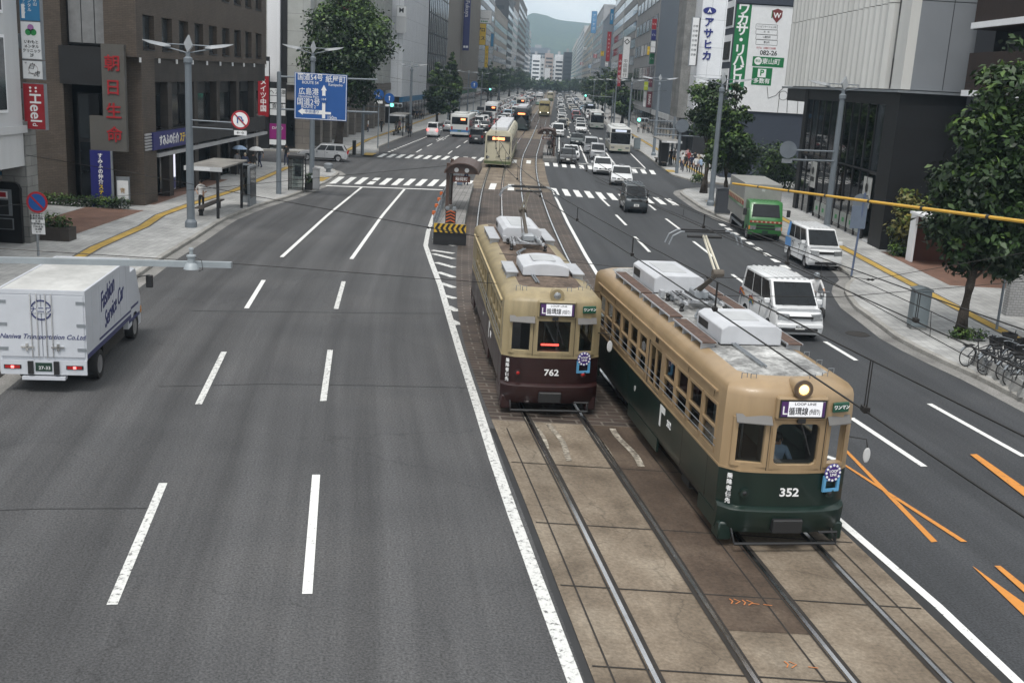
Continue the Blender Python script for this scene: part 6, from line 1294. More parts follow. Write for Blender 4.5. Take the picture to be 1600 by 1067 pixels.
sh = MB(); xm = ax(1214.5, 24); zc = zz(23.5); sh.prism([(xm-.45, zc+.45), (xm, zc+.62), (xm+.45, zc+.45), (xm+.42, zc-.1), (xm, zc-.6), (xm-.42, zc-.1)], yb_-.17, yb_-.14, 'y'); so = sh.build('shield', M('shield_maroon', (.16, .03, .03), .5), h); FY(so, 'W', .62, TXTW, xm, yb_-.17, zc+.02, bold=.02); bx(so, 'shield_edge', SIGNG, xm-.5, xm-.43, yb_-.165, yb_-.14, zc-.2, zc+.45)
ln = MB(); x0 = ax(1196, 160); z0 = zz(150)
for pts in ([(0, 1.2), (.2, .2), (.9, .5), (1.2, .9)], [(1.2, .9), (1.6, 1.3), (2.3, 1.2), (2.9, .5), (3.0, -1.2)], [(1.2, .9), (1.2, -1.2)], [(1.9, 1.1), (2.05, -1.0)]): ln.tube([(x0+u, yb_-.15, z0+v-.3) for u, v in pts], .025, 5)
ln.lathe([(.42, 0), (.38, 0)], 18, 0, Matrix.Translation((x0+1.55, yb_-.15, z0+.2)), axis='y', cap=False); ln.build('line_drawing', TXTK, h)
# R4: white tower with the navy sign, concrete and blue-grey blocks beyond
t, y0, y1, H = block('white panelled tower with navy vertical characters', 'r', 1086, 1062, H=60, wall=AS, style='none', camface=False, off=20.6)
xm0, xm1 = AY(1100, 60, y0).x, AY(1120, 60, y0).x; s = bthing('company_sign', 'navy oval emblem over large navy characters on the white tower', 'sign')
o = MB(); o.lathe([(1.0, -.02), (.98, -.05), (.02, -.06)], 24, 0, Matrix.Translation((AY(1109, 17, y0).x, y0-.02, zfor(xm0, y0, 17)))@Matrix.Diagonal((.78, 1, .40, 1)), axis='y'); oo = o.build('emblem', M('letter_deepblue', (.012, .018, .16), .45, var=.05), s); tr = MB(); xm = AY(1109, 17, y0).x; zc = zfor(xm0, y0, 17); tr.prism([(xm-.25, zc-.25), (xm, zc+.3), (xm+.25, zc-.25), (xm+.08, zc-.2), (xm, zc-.0), (xm-.08, zc-.2)], y0-.1, y0-.07, 'y'); tr.build('letter', TXTW, oo)
for i, ch in enumerate('アサヒカ'): xx = AY(1108-1.2*i, 36+17.5*i, y0).x; FY(s, ch, 1.15, MATS['letter_deepblue'], xx, y0-.02, zfor(xx, y0, 36+17.5*i), bold=.035, ext=.05)
s, xa, xb, za, zb = flat_sign('side_sign', 'tall white panel sign with black frame beside the navy characters', 1080, 1090, 28, 102, y0-1.5, SIGNW, .3); bx(s, 'edge', FRAME_D, xb, xb+.12, y0-1.55, y0-1.2, za, zb)
for i in range(7): FY(s, '診療', .3, TXTK, (xa+xb)/2, y0-1.5, zb-(zb-za)*(.18+.1*i))
block('raw concrete slab building with pale edge', 'r', 1061.5, 1050, H=34, wall=CONCW, style='none', off=19.4)
t, y0, y1, H = block('blue grey panelled office block on the right', 'r', 1049.5, 1022, H=52, wall=BLUEW, style='none', off=19.8)
t, y0, y1, H = block('grey office block with deep square windows', 'r', 1021.5, 988, H=50, wall=GREYW, style='grid', nwin=6, floors=4.2, glass=DGLASS)
yy = y0+3
for i, (px0, px1, pa, pb, m_, tx, lab) in enumerate(((1019, 1026, 30, 46, SIGNR, '', 'small red hanging sign, top of the cluster'), (1018, 1025, 47, 63, SIGNNAVY, '', 'small navy hanging sign under the red one'), (1017, 1024, 65, 82, SIGNW, '', 'small white hanging sign in the middle of the cluster'), (1011.5, 1016.5, 73, 86, SIGNY, '', 'small amber hanging sign'), (1015, 1022, 84, 100, SIGNG, '', 'small green hanging sign'), (1006.5, 1012.5, 128, 141, M('sign_lime', (.35, .42, .02), .5), '', 'lime green hanging sign above the white one'), (1013, 1019.5, 120, 136, M('sign_wine', (.12, .03, .05), .5), '', 'wine coloured hanging sign'), (1005.5, 1011, 143, 167, SIGNW, '', 'narrow white hanging sign at the bottom'), (1010.5, 1018.5, 143, 168, M('sign_deepwine', (.09, .012, .02), .5), 'DINING', 'dark red hanging sign reading DINING'))):
    s, xa, xb, za, zb = flat_sign('hanging_sign', lab, px0, px1, pa, pb, yy-2-(i % 3), m_, .3); text(tx or 'ビル', (xb-xa)*(.62 if tx else .5), TXTW if m_ is not SIGNW else TXTK, s, ((xa+xb)/2, yy-2-(i % 3)-.01, (za+zb)/2), (R(90), R(90), 0) if tx else BACK, wide=.9)
t, y0, y1, H = block('grey block carrying a white bank sign and a red sign', 'r', 987.5, 968, H=60, wall=GREYW, style='bands', glass=DGLASS)
s, xa, xb, za, zb = flat_sign('bank_sign', 'tall white bank sign with black characters', 973, 983, 58, 122, y0-3, SIGNW)
for i, ch in enumerate('中国銀行'): FY(s, ch, (xb-xa)*.66, TXTK, (xa+xb)/2, y0-3, zfor(xa, y0-3, 96+7.2*i))
FY(s, '◇', (xb-xa)*.9, TXTK, (xa+xb)/2, y0-3, zfor(xa, y0-3, 66), bold=.03)
s, xa, xb, za, zb = flat_sign('shop_sign', 'tall red vertical sign left of the white bank sign', 965.5, 971, 85, 135, y0-1, SIGNR)
for i, ch in enumerate('みずほ銀行'): FY(s, ch, (xb-xa)*.8, TXTW, (xa+xb)/2, y0-1, zb-(zb-za)*(.22+.16*i))
t, y0, y1, H = block('pale block with dark bands along the right', 'r', 967.5, 953, H=60, wall=PALEW, style='bands', glass=DGLASS)
s, xa, xb, za, zb = flat_sign('wall_sign', 'blue vertical sign high on the right side', 953.5, 958.5, 15, 38, y0-1, SIGNB); text('Asuka', (xb-xa)*.8, TXTW, s, ((xa+xb)/2, y0-1.01, (za+zb)/2), (R(90), R(90), 0))
t, y0, y1, H = block('slate blue panel block with blank walls', 'r', 952.5, 936, top_py=14, wall=BLUEW, style='none')
s, xa, xb, za, zb = flat_sign('shop_sign', 'red and white vertical sign on the slate block', 948, 954, 50, 96, y0-1, SIGNR)
for i, ch in enumerate('SHOPPING'[:6]): FY(s, ch, (xb-xa)*.6, TXTW, (xa+xb)/2, y0-1, zb-(zb-za)*(.12+.14*i))
t, y0, y1, H = block('grey rooftop lattice tower with a pale blue sign', 'r', 935.5, 922, top_py=10, wall=GREYW, style='grid', nwin=5)
s, xa, xb, za, zb = flat_sign('wall_sign', 'pale blue vertical sign with white characters far on the right', 924, 932, 18, 52, y0-1, M('sign_paleblue', (.10, .25, .45), .4))
for i, ch in enumerate('アシナガ'): FY(s, ch, (xb-xa)*.6, TXTW, (xa+xb)/2, y0-1, zb-(zb-za)*(.2+.2*i))
block('stepped cream block with many windows far on the right', 'r', 921.5, 908, top_py=30, wall=BEIGEW, style='grid', nwin=7)
block('cream apartment block with stacked bays far on the right', 'r', 907.7, 898, top_py=42, wall=PALEW, style='grid', nwin=7)
block('long cream office block near the far right end', 'r', 897.7, 891, top_py=62, wall=BEIGEW, style='bands')
rs_ = random.Random(12)
for i, (sd, py_, px_, m_, nm, tx) in enumerate((('l', 78, 775, SIGNR, 'red', 'カメラ'), ('l', 62, 784, SIGNW, 'white', '歯科医'), ('l', 86, 790, SIGNG, 'green', '薬局'), ('l', 58, 801, SIGNW, 'large white', '銀行'), ('l', 92, 803, SIGNB, 'sky blue', '保険'), ('l', 80, 812, SIGNR, 'small red', '本店'), ('r', 84, 941, SIGNY, 'yellow', '質店'), ('r', 100, 948, SIGNW, 'white', '眼科'), ('r', 88, 930, SIGNR, 'red', '酒店'), ('r', 104, 922, SIGNB, 'sky blue', '書店'), ('r', 76, 914, SIGNW, 'large white', '学院'), ('r', 100, 909, SIGNR, 'small red', '居酒屋'))):
    y = yfor(px_, 20 if sd == 'r' else -20)-.5; hh = 6.5; s, xa, xb, za, zb = flat_sign('hanging_sign', '%s projecting sign far up the %s row of facades' % (nm, 'right' if sd == 'r' else 'left'), px_-2.4, px_+2.4, py_-1500/y, py_+1500/y, y, m_)
    for j, ch in enumerate(tx): FY(s, ch, (xb-xa)*.7, TXTK if m_ in (SIGNW, SIGNY) else TXTW, (xa+xb)/2, y, zb-(zb-za)*(.2+.6*j/max(1, len(tx)-1)))
# ---- the far end of the street
def end_tower(label, px0, px1, py, y, wall, floors=3.4, bands=True, name='apartment_building', depth=25):
    t = bthing(name, label); a, b_ = AY(px0, 120, y).x, AY(px1, 120, y).x; H = zfor((a+b_)/2, y, py); bx(t, 'wall', wall, a, b_, y, y+depth, 0, H); bx(t, 'roof_plant', GREYW, a+(b_-a)*.3, a+(b_-a)*.6, y+5, y+12, H, H+3)
    for k in range(int(H/floors)-1):
        if bands: bx(t, 'window_band', DGLASS2, a+.8, b_-.8, y-.1, y+.1, 2+k*floors, 2+k*floors+floors*.45)
    return t
end_tower('wide glassy office slab at the end of the street', 823, 857, 75, 1150, BLUEW, bands=True, name='office_building')
end_tower('white apartment tower at the end of the street, left one', 830, 843, 86, 980, WHITEW)
end_tower('pale apartment tower with balconies beside the white one', 843.5, 849.5, 92, 940, PALEW)
end_tower('pinkish apartment tower in the middle of the street end', 850, 863, 84, 1010, PINKW)
end_tower('small white block in front of the pink tower', 851, 859, 107, 880, WHITEW, bands=False)
end_tower('white slab with dark bands right of the pink tower', 866, 879, 86, 960, WHITEW)
end_tower('dark office tower at the right of the street end', 879.5, 892, 82, 930, DARKW, name='office_building')
end_tower('pale stepped block beside the dark tower', 861, 867.5, 96, 1060, PALEW)
# ---- hills
mb = MB(); n, m_ = 90, 14; vs = []
rh = random.Random(3); ph = [(rh.uniform(.002, .012), rh.uniform(0, 6), rh.uniform(2, 7)) for _ in range(9)]
yb_ = 2700.0
prof = [(-1200, 60), (300-600, 120), (AY(800, 100, yb_).x, 136), (AY(820, 30, yb_).x, zfor(60, yb_, 27)), (AY(835, 30, yb_).x, zfor(60, yb_, 23.5)), (AY(850, 30, yb_).x, zfor(60, yb_, 26.5)), (AY(870, 30, yb_).x, zfor(100, yb_, 34)), (AY(888, 30, yb_).x, zfor(120, yb_, 36)), (AY(905, 30, yb_).x, zfor(160, yb_, 38)), (500, 120), (1300, 70)]
for j in range(m_):
    for i in range(n):
        x = -1200+2500*i/(n-1); h = float(np.interp(x, [p[0] for p in prof], [p[1] for p in prof])); t_ = j/(m_-1); z = h*math.sin(PI/2*min(1, t_*1.25))**1.3
        z += sum(a*math.sin(x*f+p+j*1.7) for f, p, a in ph)*.35*t_*(1-t_*.6) + rh.uniform(-1, 1)*1.6*t_
        vs.append((x+rh.uniform(-6, 6), yb_-600+750*t_, max(-1, z)))
mb.add(vs, [(j*n+i, j*n+i+1, (j+1)*n+i+1, (j+1)*n+i) for j in range(m_-1) for i in range(n-1)])
structure('hills', mb, ground_mat('forest_hill', [(.018, .032, .014), (.032, .052, .022), (.05, .07, .03)], patch=.012, speck=.09, speck_amt=.4, streak_amt=.1, uv=False), smooth=True)
# ------------------------------------------------------------------ trees and plants
def leaf_mat(name, c):
    m = bpy.data.materials.new(name); m.use_nodes = True; t = m.node_tree; b = t.nodes['Principled BSDF']; l = t.links.new
    cc = N(t, 'ShaderNodeTexCoord'); n = N(t, 'ShaderNodeTexNoise', Scale=.9, Detail=3.0); l(cc.outputs['Object'], n.inputs['Vector'])
    r_ = ramp(t, [(.3, tuple(x*.6 for x in c)), (.55, c), (.72, (c[0]*1.7, c[1]*1.5, c[2]*1.2))]); l(n.outputs['Fac'], r_.inputs[0]); l(r_.outputs[0], b.inputs['Base Color'])
    b.inputs['Roughness'].default_value = .5; b.inputs['Specular IOR Level'].default_value = .35
    MATS[name] = m
    return m
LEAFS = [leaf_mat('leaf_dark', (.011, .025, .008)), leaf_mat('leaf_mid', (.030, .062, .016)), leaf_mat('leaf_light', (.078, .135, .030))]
BARK = ground_mat('bark', [(.028, .022, .018), (.05, .04, .032), (.08, .066, .055)], patch=2.5, speck=20, speck_amt=.3, streak_amt=.3, uv=False)
def leaves(blobs, n, size, seed, mats=None, droop=.2):
    r = np.random.default_rng(seed); B = np.array(blobs, float); vol = B[:, 3]*B[:, 4]*B[:, 5]; vol = vol**.8; ps = vol/vol.sum()
    idx = r.choice(len(B), n, p=ps); d = r.normal(size=(n, 3)); d /= np.linalg.norm(d, axis=1)[:, None]
    rad = .25+.75*r.random(n)**.45; rad *= 1+.16*r.normal(size=n)
    c = B[idx, :3]+d*B[idx, 3:6]*rad[:, None]
    nor = d*.7+r.normal(size=(n, 3))*.55+np.array([0, 0, .55]); nor /= np.linalg.norm(nor, axis=1)[:, None]
    a = np.cross(nor, r.normal(size=(n, 3))); a /= np.linalg.norm(a, axis=1)[:, None]; b = np.cross(nor, a)
    s = size*(.6+.8*r.random(n))[:, None]
    V = np.stack([c-a*s, c+b*s*.48+nor*s*.12, c+a*s-np.array([0, 0, 1])*s*droop, c-b*s*.48+nor*s*.12], 1).reshape(-1, 3)
    tone = r.random(len(B))[idx]*.7+r.random(n)*.5+ .45*(d[:, 2] > .35) - .25*(rad < .55)  # clump tops lighter, inner leaves darker: light and shade put into the colour
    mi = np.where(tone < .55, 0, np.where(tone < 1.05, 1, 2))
    me = bpy.data.meshes.new('crown'); me.vertices.add(4*n); me.vertices.foreach_set('co', V.ravel()); me.loops.add(4*n); me.loops.foreach_set('vertex_index', np.arange(4*n)); me.polygons.add(n)
    me.polygons.foreach_set('loop_start', np.arange(0, 4*n, 4)); me.polygons.foreach_set('loop_total', np.full(n, 4)); 
    for m in (mats or LEAFS): me.materials.append(m)
    me.polygons.foreach_set('material_index', mi.astype(np.int32)); me.update(calc_edges=True); me.validate()
    return me
def tree(label, base, h, trunk_h, tr, shape, n, size, seed, lean=(0, 0), cat='tree', group=None, nblob=26, cx=(0, 0)):
    """shape: list of (height fraction of the crown, radius); crown from trunk_h to h"""
    t = thing('tree', label, cat, base, 0, group); r = random.Random(seed); blobs = []
    for k in range(nblob):
        f = (k+.5)/nblob; z = trunk_h+(h-trunk_h)*f; R_ = float(np.interp(f, [s[0] for s in shape], [s[1] for s in shape])); a = k*2.4+r.uniform(-.5, .5); q = R_*r.uniform(.35, .80)
        s = max(.35, R_*r.uniform(.34, .56)); blobs.append((cx[0]+lean[0]*z/h+q*math.cos(a), cx[1]+lean[1]*z/h+q*math.sin(a), z+r.uniform(-.3, .3), s, s, s*r.uniform(.6, .85)))
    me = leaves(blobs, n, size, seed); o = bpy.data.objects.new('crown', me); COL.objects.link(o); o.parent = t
    tk = MB(); zt = trunk_h+(h-trunk_h)*.55
    pts = [(lean[0]*z/h+cx[0]*(z/zt)+.06*math.sin(z*1.3+seed), lean[1]*z/h+cx[1]*(z/zt)+.06*math.cos(z*1.7), z) for z in np.linspace(0, zt, 8)]
    tk.tube(pts, [tr*1.35]+[tr*(1-.75*k/7) for k in range(1, 8)], 10)
    for b in r.sample(blobs, min(11, len(blobs))):
        z0 = max(trunk_h*.75, b[2]-r.uniform(.8, 1.8)); k = min(7, max(0, z0/zt*7)); p0 = Vector((np.interp(z0, [p[2] for p in pts], [p[0] for p in pts]), np.interp(z0, [p[2] for p in pts], [p[1] for p in pts]), z0)); p1 = Vector(b[:3])
        tk.tube([p0, p0.lerp(p1, .5)+Vector((0, 0, .12)), p1], [tr*.32, tr*.2, tr*.06], 6)
    tk.build('trunk', BARK, t, smooth=True)
    return t
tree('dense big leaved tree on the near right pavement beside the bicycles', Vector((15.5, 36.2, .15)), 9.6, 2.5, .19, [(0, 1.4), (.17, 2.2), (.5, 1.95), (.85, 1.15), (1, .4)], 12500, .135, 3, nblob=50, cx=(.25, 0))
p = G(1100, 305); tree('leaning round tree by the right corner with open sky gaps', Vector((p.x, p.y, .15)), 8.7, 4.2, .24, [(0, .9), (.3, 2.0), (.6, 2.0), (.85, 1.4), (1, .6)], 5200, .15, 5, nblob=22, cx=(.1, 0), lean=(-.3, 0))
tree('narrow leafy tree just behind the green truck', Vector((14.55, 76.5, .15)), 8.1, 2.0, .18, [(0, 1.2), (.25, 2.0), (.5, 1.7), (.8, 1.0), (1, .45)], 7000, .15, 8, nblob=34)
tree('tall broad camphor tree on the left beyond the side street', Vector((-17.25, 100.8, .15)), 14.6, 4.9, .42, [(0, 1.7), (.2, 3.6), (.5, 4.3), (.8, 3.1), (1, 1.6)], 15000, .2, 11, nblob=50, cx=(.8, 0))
for i, (px, py, tp, hw_, lab) in enumerate(((682, 196, 98, 1.55, 'lower of a pair of columnar trees on the left pavement'), (703, 193, 84, 1.55, 'taller of a pair of columnar trees on the left pavement'))):
    p = G(px, py); h = zfor(p.x, p.y, tp); tree(lab, Vector((p.x, p.y, .15)), h, 1.8, .22, [(0, hw_*.9), (.3, hw_*1.25), (.6, hw_), (.85, hw_*.6), (1, .4)], 4800, .22, 20+i, nblob=34)
for i, (px, off, tp, R_, lab) in enumerate(((764, -16, 100, 3.6, 'dark street tree on the left past the yellow sign'), (781, -16, 103, 3.8, 'dense street tree on the left below the banded block'), (797, -16, 106, 4.2, 'street tree far left before the dark tower'), (810, -15, 104, 4.6, 'wide dark tree far up the left side'), (820, -14, 112, 4.6, 'last dark tree at the left end of the street'),
        (960, 17, 108, 3.4, 'green street tree on the right before the bank sign'), (944, 16, 106, 3.6, 'broad street tree far right under the slate block'), (930, 16, 118, 3.6, 'small street tree far right beyond the broad one'), (977, 17.5, 137, 2.3, 'slim pavement tree on the right below the white bank sign'), (916, 16, 122, 3.6, 'hazy street tree far up the right side'), (900, 15, 121, 4, 'last hazy tree at the right end of the street'))):
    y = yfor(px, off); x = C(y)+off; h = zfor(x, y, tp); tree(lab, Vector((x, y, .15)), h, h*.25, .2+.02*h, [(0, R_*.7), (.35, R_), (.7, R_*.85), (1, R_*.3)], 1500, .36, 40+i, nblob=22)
rf = random.Random(77)
for i in range(16):
    y = 640+rf.uniform(0, 160); o_ = (-17+34*i/15)*1.15; lab_ = 'small hazy tree closing the far end of the street'
    if i == 0: ft = tree(lab_, Vector((C(y)+o_, y, 0)), 9, 2, .3, [(0, 3), (.4, 4.6), (1, 1.5)], 500, .7, 90, nblob=14, group='hazy trees at the far end of the street')
    else: o2 = copy_tree(ft); o2.location = (C(y)+o_, y, 0); o2.rotation_euler = (0, 0, rf.uniform(0, 6)); o2.scale = (1, 1, rf.uniform(.6, 1.15))
def shrub(label, blobs, n, size, seed, mats=None, cat='shrub', name='shrub', planter=None):
    t = thing(name, label, cat); me = leaves(blobs, n, size, seed, mats); me.name = 'foliage'; o = bpy.data.objects.new('foliage', me); COL.objects.link(o); o.parent = t
    if planter: bx(t, 'planter', *planter)
    st = MB()
    for b in blobs[:6]: st.tube([(b[0], b[1], .1), (b[0]+.05, b[1], b[2])], .02, 5)
    st.build('stem', BARK, t)
YL = [leaf_mat('leaf_olive', (.05, .07, .02)), leaf_mat('leaf_yellow', (.16, .15, .04)), leaf_mat('leaf_lime', (.10, .14, .03))]
shrub('clipped hedge in front of the navy upright sign', [(x, 56.7+.1*math.sin(x*3), .45, .42, .4, .34) for x in np.arange(-26, -20.6, .45)], 2600, .07, 61, name='hedge', cat='hedge')
shrub('shrubs in a brown planter beside the no parking sign', [(x, 45.9, .9, .4, .4, .4) for x in np.arange(-21.3, -19.4, .4)], 900, .08, 62, planter=(STONE_BR, -21.5, -19.3, 45.5, 46.3, .1, .72))
shrub('yellowish shrub beside the black stone pier', [(20.1+.5*math.sin(k*2), 55.4+.4*math.cos(k*3), .9+.28*k, .6, .6, .5) for k in range(9)], 1300, .13, 63, YL)
shrub('low dark shrub at the foot of the porch', [(19.6+.2*k, 55.2, .45, .4, .4, .4) for k in range(4)], 500, .09, 64)
shrub('ground shrub round the foot of the near right tree', [(15.3+.25*k, 36.0+.2*math.sin(k*2), .35, .3, .3, .25) for k in range(4)], 400, .07, 65)
p = AY(1215, 230, 90); shrub('big rounded clipped bush behind the green truck', [(p.x+1.0*math.cos(a), p.y+1.0*math.sin(a), 2.2+.9*(i % 3-1), 1.1, 1.1, 1.0) for i, a in enumerate(np.arange(0, 6.2, .6))], 2600, .15, 66)
p = G(1085, 288); shrub('small bushy plant at the corner beside waiting people', [(p.x+.3*k, p.y, .5+.2*(k % 2), .4, .4, .4) for k in range(3)], 350, .1, 67)
p = G(483, 300); shrub('potted plant beside the telephone cabinet', [(p.x, p.y, .95, .3, .3, .35), (p.x+.1, p.y, .7, .3, .3, .25)], 260, .08, 68, name='potted_plant', cat='plant', planter=(BLACK, p.x-.25, p.x+.25, p.y-.25, p.y+.25, .15, .6))
# ------------------------------------------------------------------ street furniture
def lamp_post(label, loc, rz=0.0, h=9.0, proto=[None], group='twin armed street lamps'):
    if proto[0]:
        o = copy_tree(proto[0]); place(o, loc, rz, label); o.scale = (1, 1, h/9.0); return o
    t = thing('street_lamp', label, 'street lamp', loc, rz, group); mb = MB(); q = lambda r_, z: [(r_, r_*.5, z), (r_*.5, r_, z), (-r_*.5, r_, z), (-r_, r_*.5, z), (-r_, -r_*.5, z), (-r_*.5, -r_, z), (r_*.5, -r_, z), (r_, -r_*.5, z)]
    mb.loft([q(.26, 0), q(.26, .25), q(.17, .4), q(.165, 2.5), q(.14, 7.7), q(.19, 7.75), q(.19, 7.95), q(.1, 8.02), q(.09, 8.25)]); mb.build('pole', POLE, t)
    f = MB(); f.loft([[(0, -.12, 8.2), (.22, -.12, 8.5), (.05, -.12, 9.0), (-.16, -.12, 8.62)], [(0, .12, 8.2), (.22, .12, 8.5), (.05, .12, 9.0), (-.16, .12, 8.62)]]); f.build('finial', M('lamp_pale', (.33, .35, .37), .45), t)
    for sx in (-1, 1):
        a = MB(); a.tube([(sx*.08, 0, 8.2), (sx*1.1, 0, 8.42)], .035, 6); a.tube([(sx*.12, 0, 8.55), (sx*1.0, 0, 8.55)], .03, 6); ao = a.build('arm', POLE, t)
        hd = MB(); hd.loft([[(sx*.8, -.05, 8.42), (sx*.8, .05, 8.42), (sx*.8, .05, 8.5), (sx*.8, -.05, 8.5)], [(sx*1.1, -.19, 8.42), (sx*1.1, .19, 8.42), (sx*1.1, .12, 8.58), (sx*1.1, -.12, 8.58)], [(sx*1.7, -.13, 8.52), (sx*1.7, .13, 8.52), (sx*1.7, .08, 8.66), (sx*1.7, -.08, 8.66)], [(sx*2.1, -.02, 8.66), (sx*2.1, .02, 8.66), (sx*2.1, .02, 8.7), (sx*2.1, -.02, 8.7)]]); hd.build('lamp_head', MATS['lamp_pale'], ao)
    proto[0] = t
    return t
LAMPS = [('tall twin lamp in front of the brown office block', (-15.9, 51.6), 9.0), ('tall twin lamp rising behind the blue road sign', (-14.79, 76), 9.6), ('tall twin lamp in front of the dark glazed bank base', (18.42, 64.05), 9.0), ('tall twin lamp among the trees at the right corner', (13.27, 74.7), 9.0), ('twin lamp on the left beyond the bus shelter with waiting people', (-15.1, 144.3), 9.3), ('twin lamp on the right near the hanging signs', (15.2, 126), 9.2)]
for i in range(5): LAMPS.append(('twin lamp number %s along the left pavement past the columnar trees' % ['one', 'two', 'three', 'four', 'five'][i], (C(195+42*i)-15.2, 195+42*i), 9)); LAMPS.append(('twin lamp number %s along the right pavement past the first bus' % ['one', 'two', 'three', 'four', 'five'][i], (C(168+42*i)+15.2, 168+42*i), 9))
for lab, (x, y), h in LAMPS:
    lab = lab.replace('number one', 'nearest').replace('number two', 'second').replace('number three', 'third').replace('number four', 'fourth').replace('number five', 'farthest'); lamp_post(lab, (x, y, .15), -TH(y), h)
SBLUE = M('traffic_blue', (.015, .085, .30), .4, var=.05); SRED = M('traffic_red', (.36, .02, .03), .4, var=.05)
def disc(parent, name, mats, x, y, z, r, kind, face=-1):
    mb = MB(); T = Matrix.Translation((x, y, z)); mb.lathe([(r, 0), (r, face*.02), (.01, face*.021)], 28, 0, T, axis='y')
    if len(mats) > 1: mb.lathe([(r*.80, face*.021), (.01, face*.024)], 28, 1, T, axis='y')
    return mb.build(name, mats, parent)
def arrow(parent, m, x, y, z, s, pts): mb = MB(); mb.tube([(x+s*u, y, z+s*v) for u, v in pts], s*.11, 6); u, v = pts[-1]; du, dv = (pts[-1][0]-pts[-2][0], pts[-1][1]-pts[-2][1]); L_ = math.hypot(du, dv); du, dv = du/L_, dv/L_; mb.prism([(x+s*(u+du*.35), z+s*(v+dv*.35)), (x+s*(u-dv*.28), z+s*(v+du*.28)), (x+s*(u+dv*.28), z+s*(v-du*.28))], y-.004, y+.004, 'y'); return mb.build('arrow', m, parent)
# no-left-turn style sign on the first lamp, on two arms
t = thing('traffic_sign', 'round red and white no turning sign on a long arm from the first lamp', 'traffic sign'); Y = 51.5
for py in (190, 201): a, b_ = AY(300, py-2, Y), AY(364, py+2, Y); mb = MB(); mb.tube([a, b_], .035, 6); mb.build('arm', POLE, t)
c = AY(376, 187.5, Y); d = disc(t, 'disc', [SRED, TXTW], c.x, Y-.05, c.z, .44, 0); arrow(d, TXTB if False else SBLUE, c.x, Y-.09, c.z, .26, [(-.5, -.6), (-.5, .3), (-.2, .6), (.2, .5), (.4, -.05)]); mb = MB(); mb.tube([(c.x-.25, Y-.08, c.z+.25), (c.x+.25, Y-.08, c.z-.25)], .035, 6); mb.build('bar', SRED, d); bx(t, 'plate', SIGNW, c.x-.3, c.x+.3, Y-.07, Y-.05, c.z-.72, c.z-.5); text('←→', .2, TXTK, t, (c.x, Y-.075, c.z-.61), BACK)
# big blue direction sign on its own mast
t = thing('direction_sign', 'large blue road direction sign with white arrows and place names', 'road sign'); Y = 67.4; mb = MB(); mb.lathe([(.17, .15), (.15, 4), (.13, 7.6), (.02, 7.65)], 12, 0, Matrix.Translation((-15.19, Y, 0))); mb.build('mast', POLE, t)
p0, p1 = AY(461, 113, Y), AY(542, 190, Y); 
for py in (121, 172): a, b_ = AY(437, py-1, Y), AY(590, py+4, Y); mb = MB(); mb.tube([a, b_], .055, 8); mb.build('arm', POLE, t)
bd = bx(t, 'board', SBLUE, p0.x, p1.x, Y-.14, Y-.08, p1.z, p0.z); fr = MB(); e = .03
for (a0, a1, c0, c1) in ((p0.x+.03, p1.x-.03, p0.z-.06, p0.z-.03), (p0.x+.03, p1.x-.03, p1.z+.03, p1.z+.06), (p0.x+.03, p0.x+.06, p1.z+.06, p0.z-.06), (p1.x-.06, p1.x-.03, p1.z+.06, p0.z-.06)): fr.box(a0, a1, Y-.146, Y-.14, c0, c1)
fr.build('white_border', TXTW, bd); bw, bh = p1.x-p0.x, p0.z-p1.z; bxx = lambda u: p0.x+bw*u; bzz = lambda v: p0.z-bh*v
for s_, u, v, sz, al in (('国道54号', .30, .10, .44, 'CENTER'), ('ROUTE 54', .30, .21, .25, 'CENTER'), ('紙屋町', .78, .12, .46, 'CENTER'), ('Kamiyacho', .78, .23, .22, 'CENTER'), ('広島港', .27, .41, .46, 'CENTER'), ('Hiroshima Port', .27, .51, .22, 'CENTER'), ('国道2号', .27, .63, .46, 'CENTER'), ('ROUTE 2', .27, .73, .25, 'CENTER'), ('150m', .72, .94, .30, 'CENTER')): FY(bd, s_, sz, TXTW, bxx(u), Y-.14, bzz(v), wide=.9, bold=.005)
am = MB(); am.prism([(bxx(.53), bzz(.96)), (bxx(.59), bzz(.96)), (bxx(.59), bzz(.36)), (bxx(.615), bzz(.36)), (bxx(.56), bzz(.24)), (bxx(.505), bzz(.36)), (bxx(.53), bzz(.36))], Y-.15, Y-.14, 'y'); am.box(bxx(.59), bxx(.70), Y-.15, Y-.14, bzz(.87), bzz(.82)); am.prism([(bxx(.16), bzz(.88)), (bxx(.53), bzz(.88)), (bxx(.53), bzz(.79)), (bxx(.16), bzz(.79)), (bxx(.16), bzz(.76)), (bxx(.07), bzz(.835)), (bxx(.16), bzz(.91))][::-1], Y-.15, Y-.14, 'y'); am.build('arrow', TXTW, bd)
FY(bd, '中央通り', .24, SBLUE, bxx(.34), Y-.152, bzz(.835), wide=.95); cc = disc(bd, 'route_shield', [SBLUE], bxx(.56), Y-.15, bzz(.55), .22, 0); FY(cc, '164', .2, TXTW, bxx(.56), Y-.172, bzz(.55))
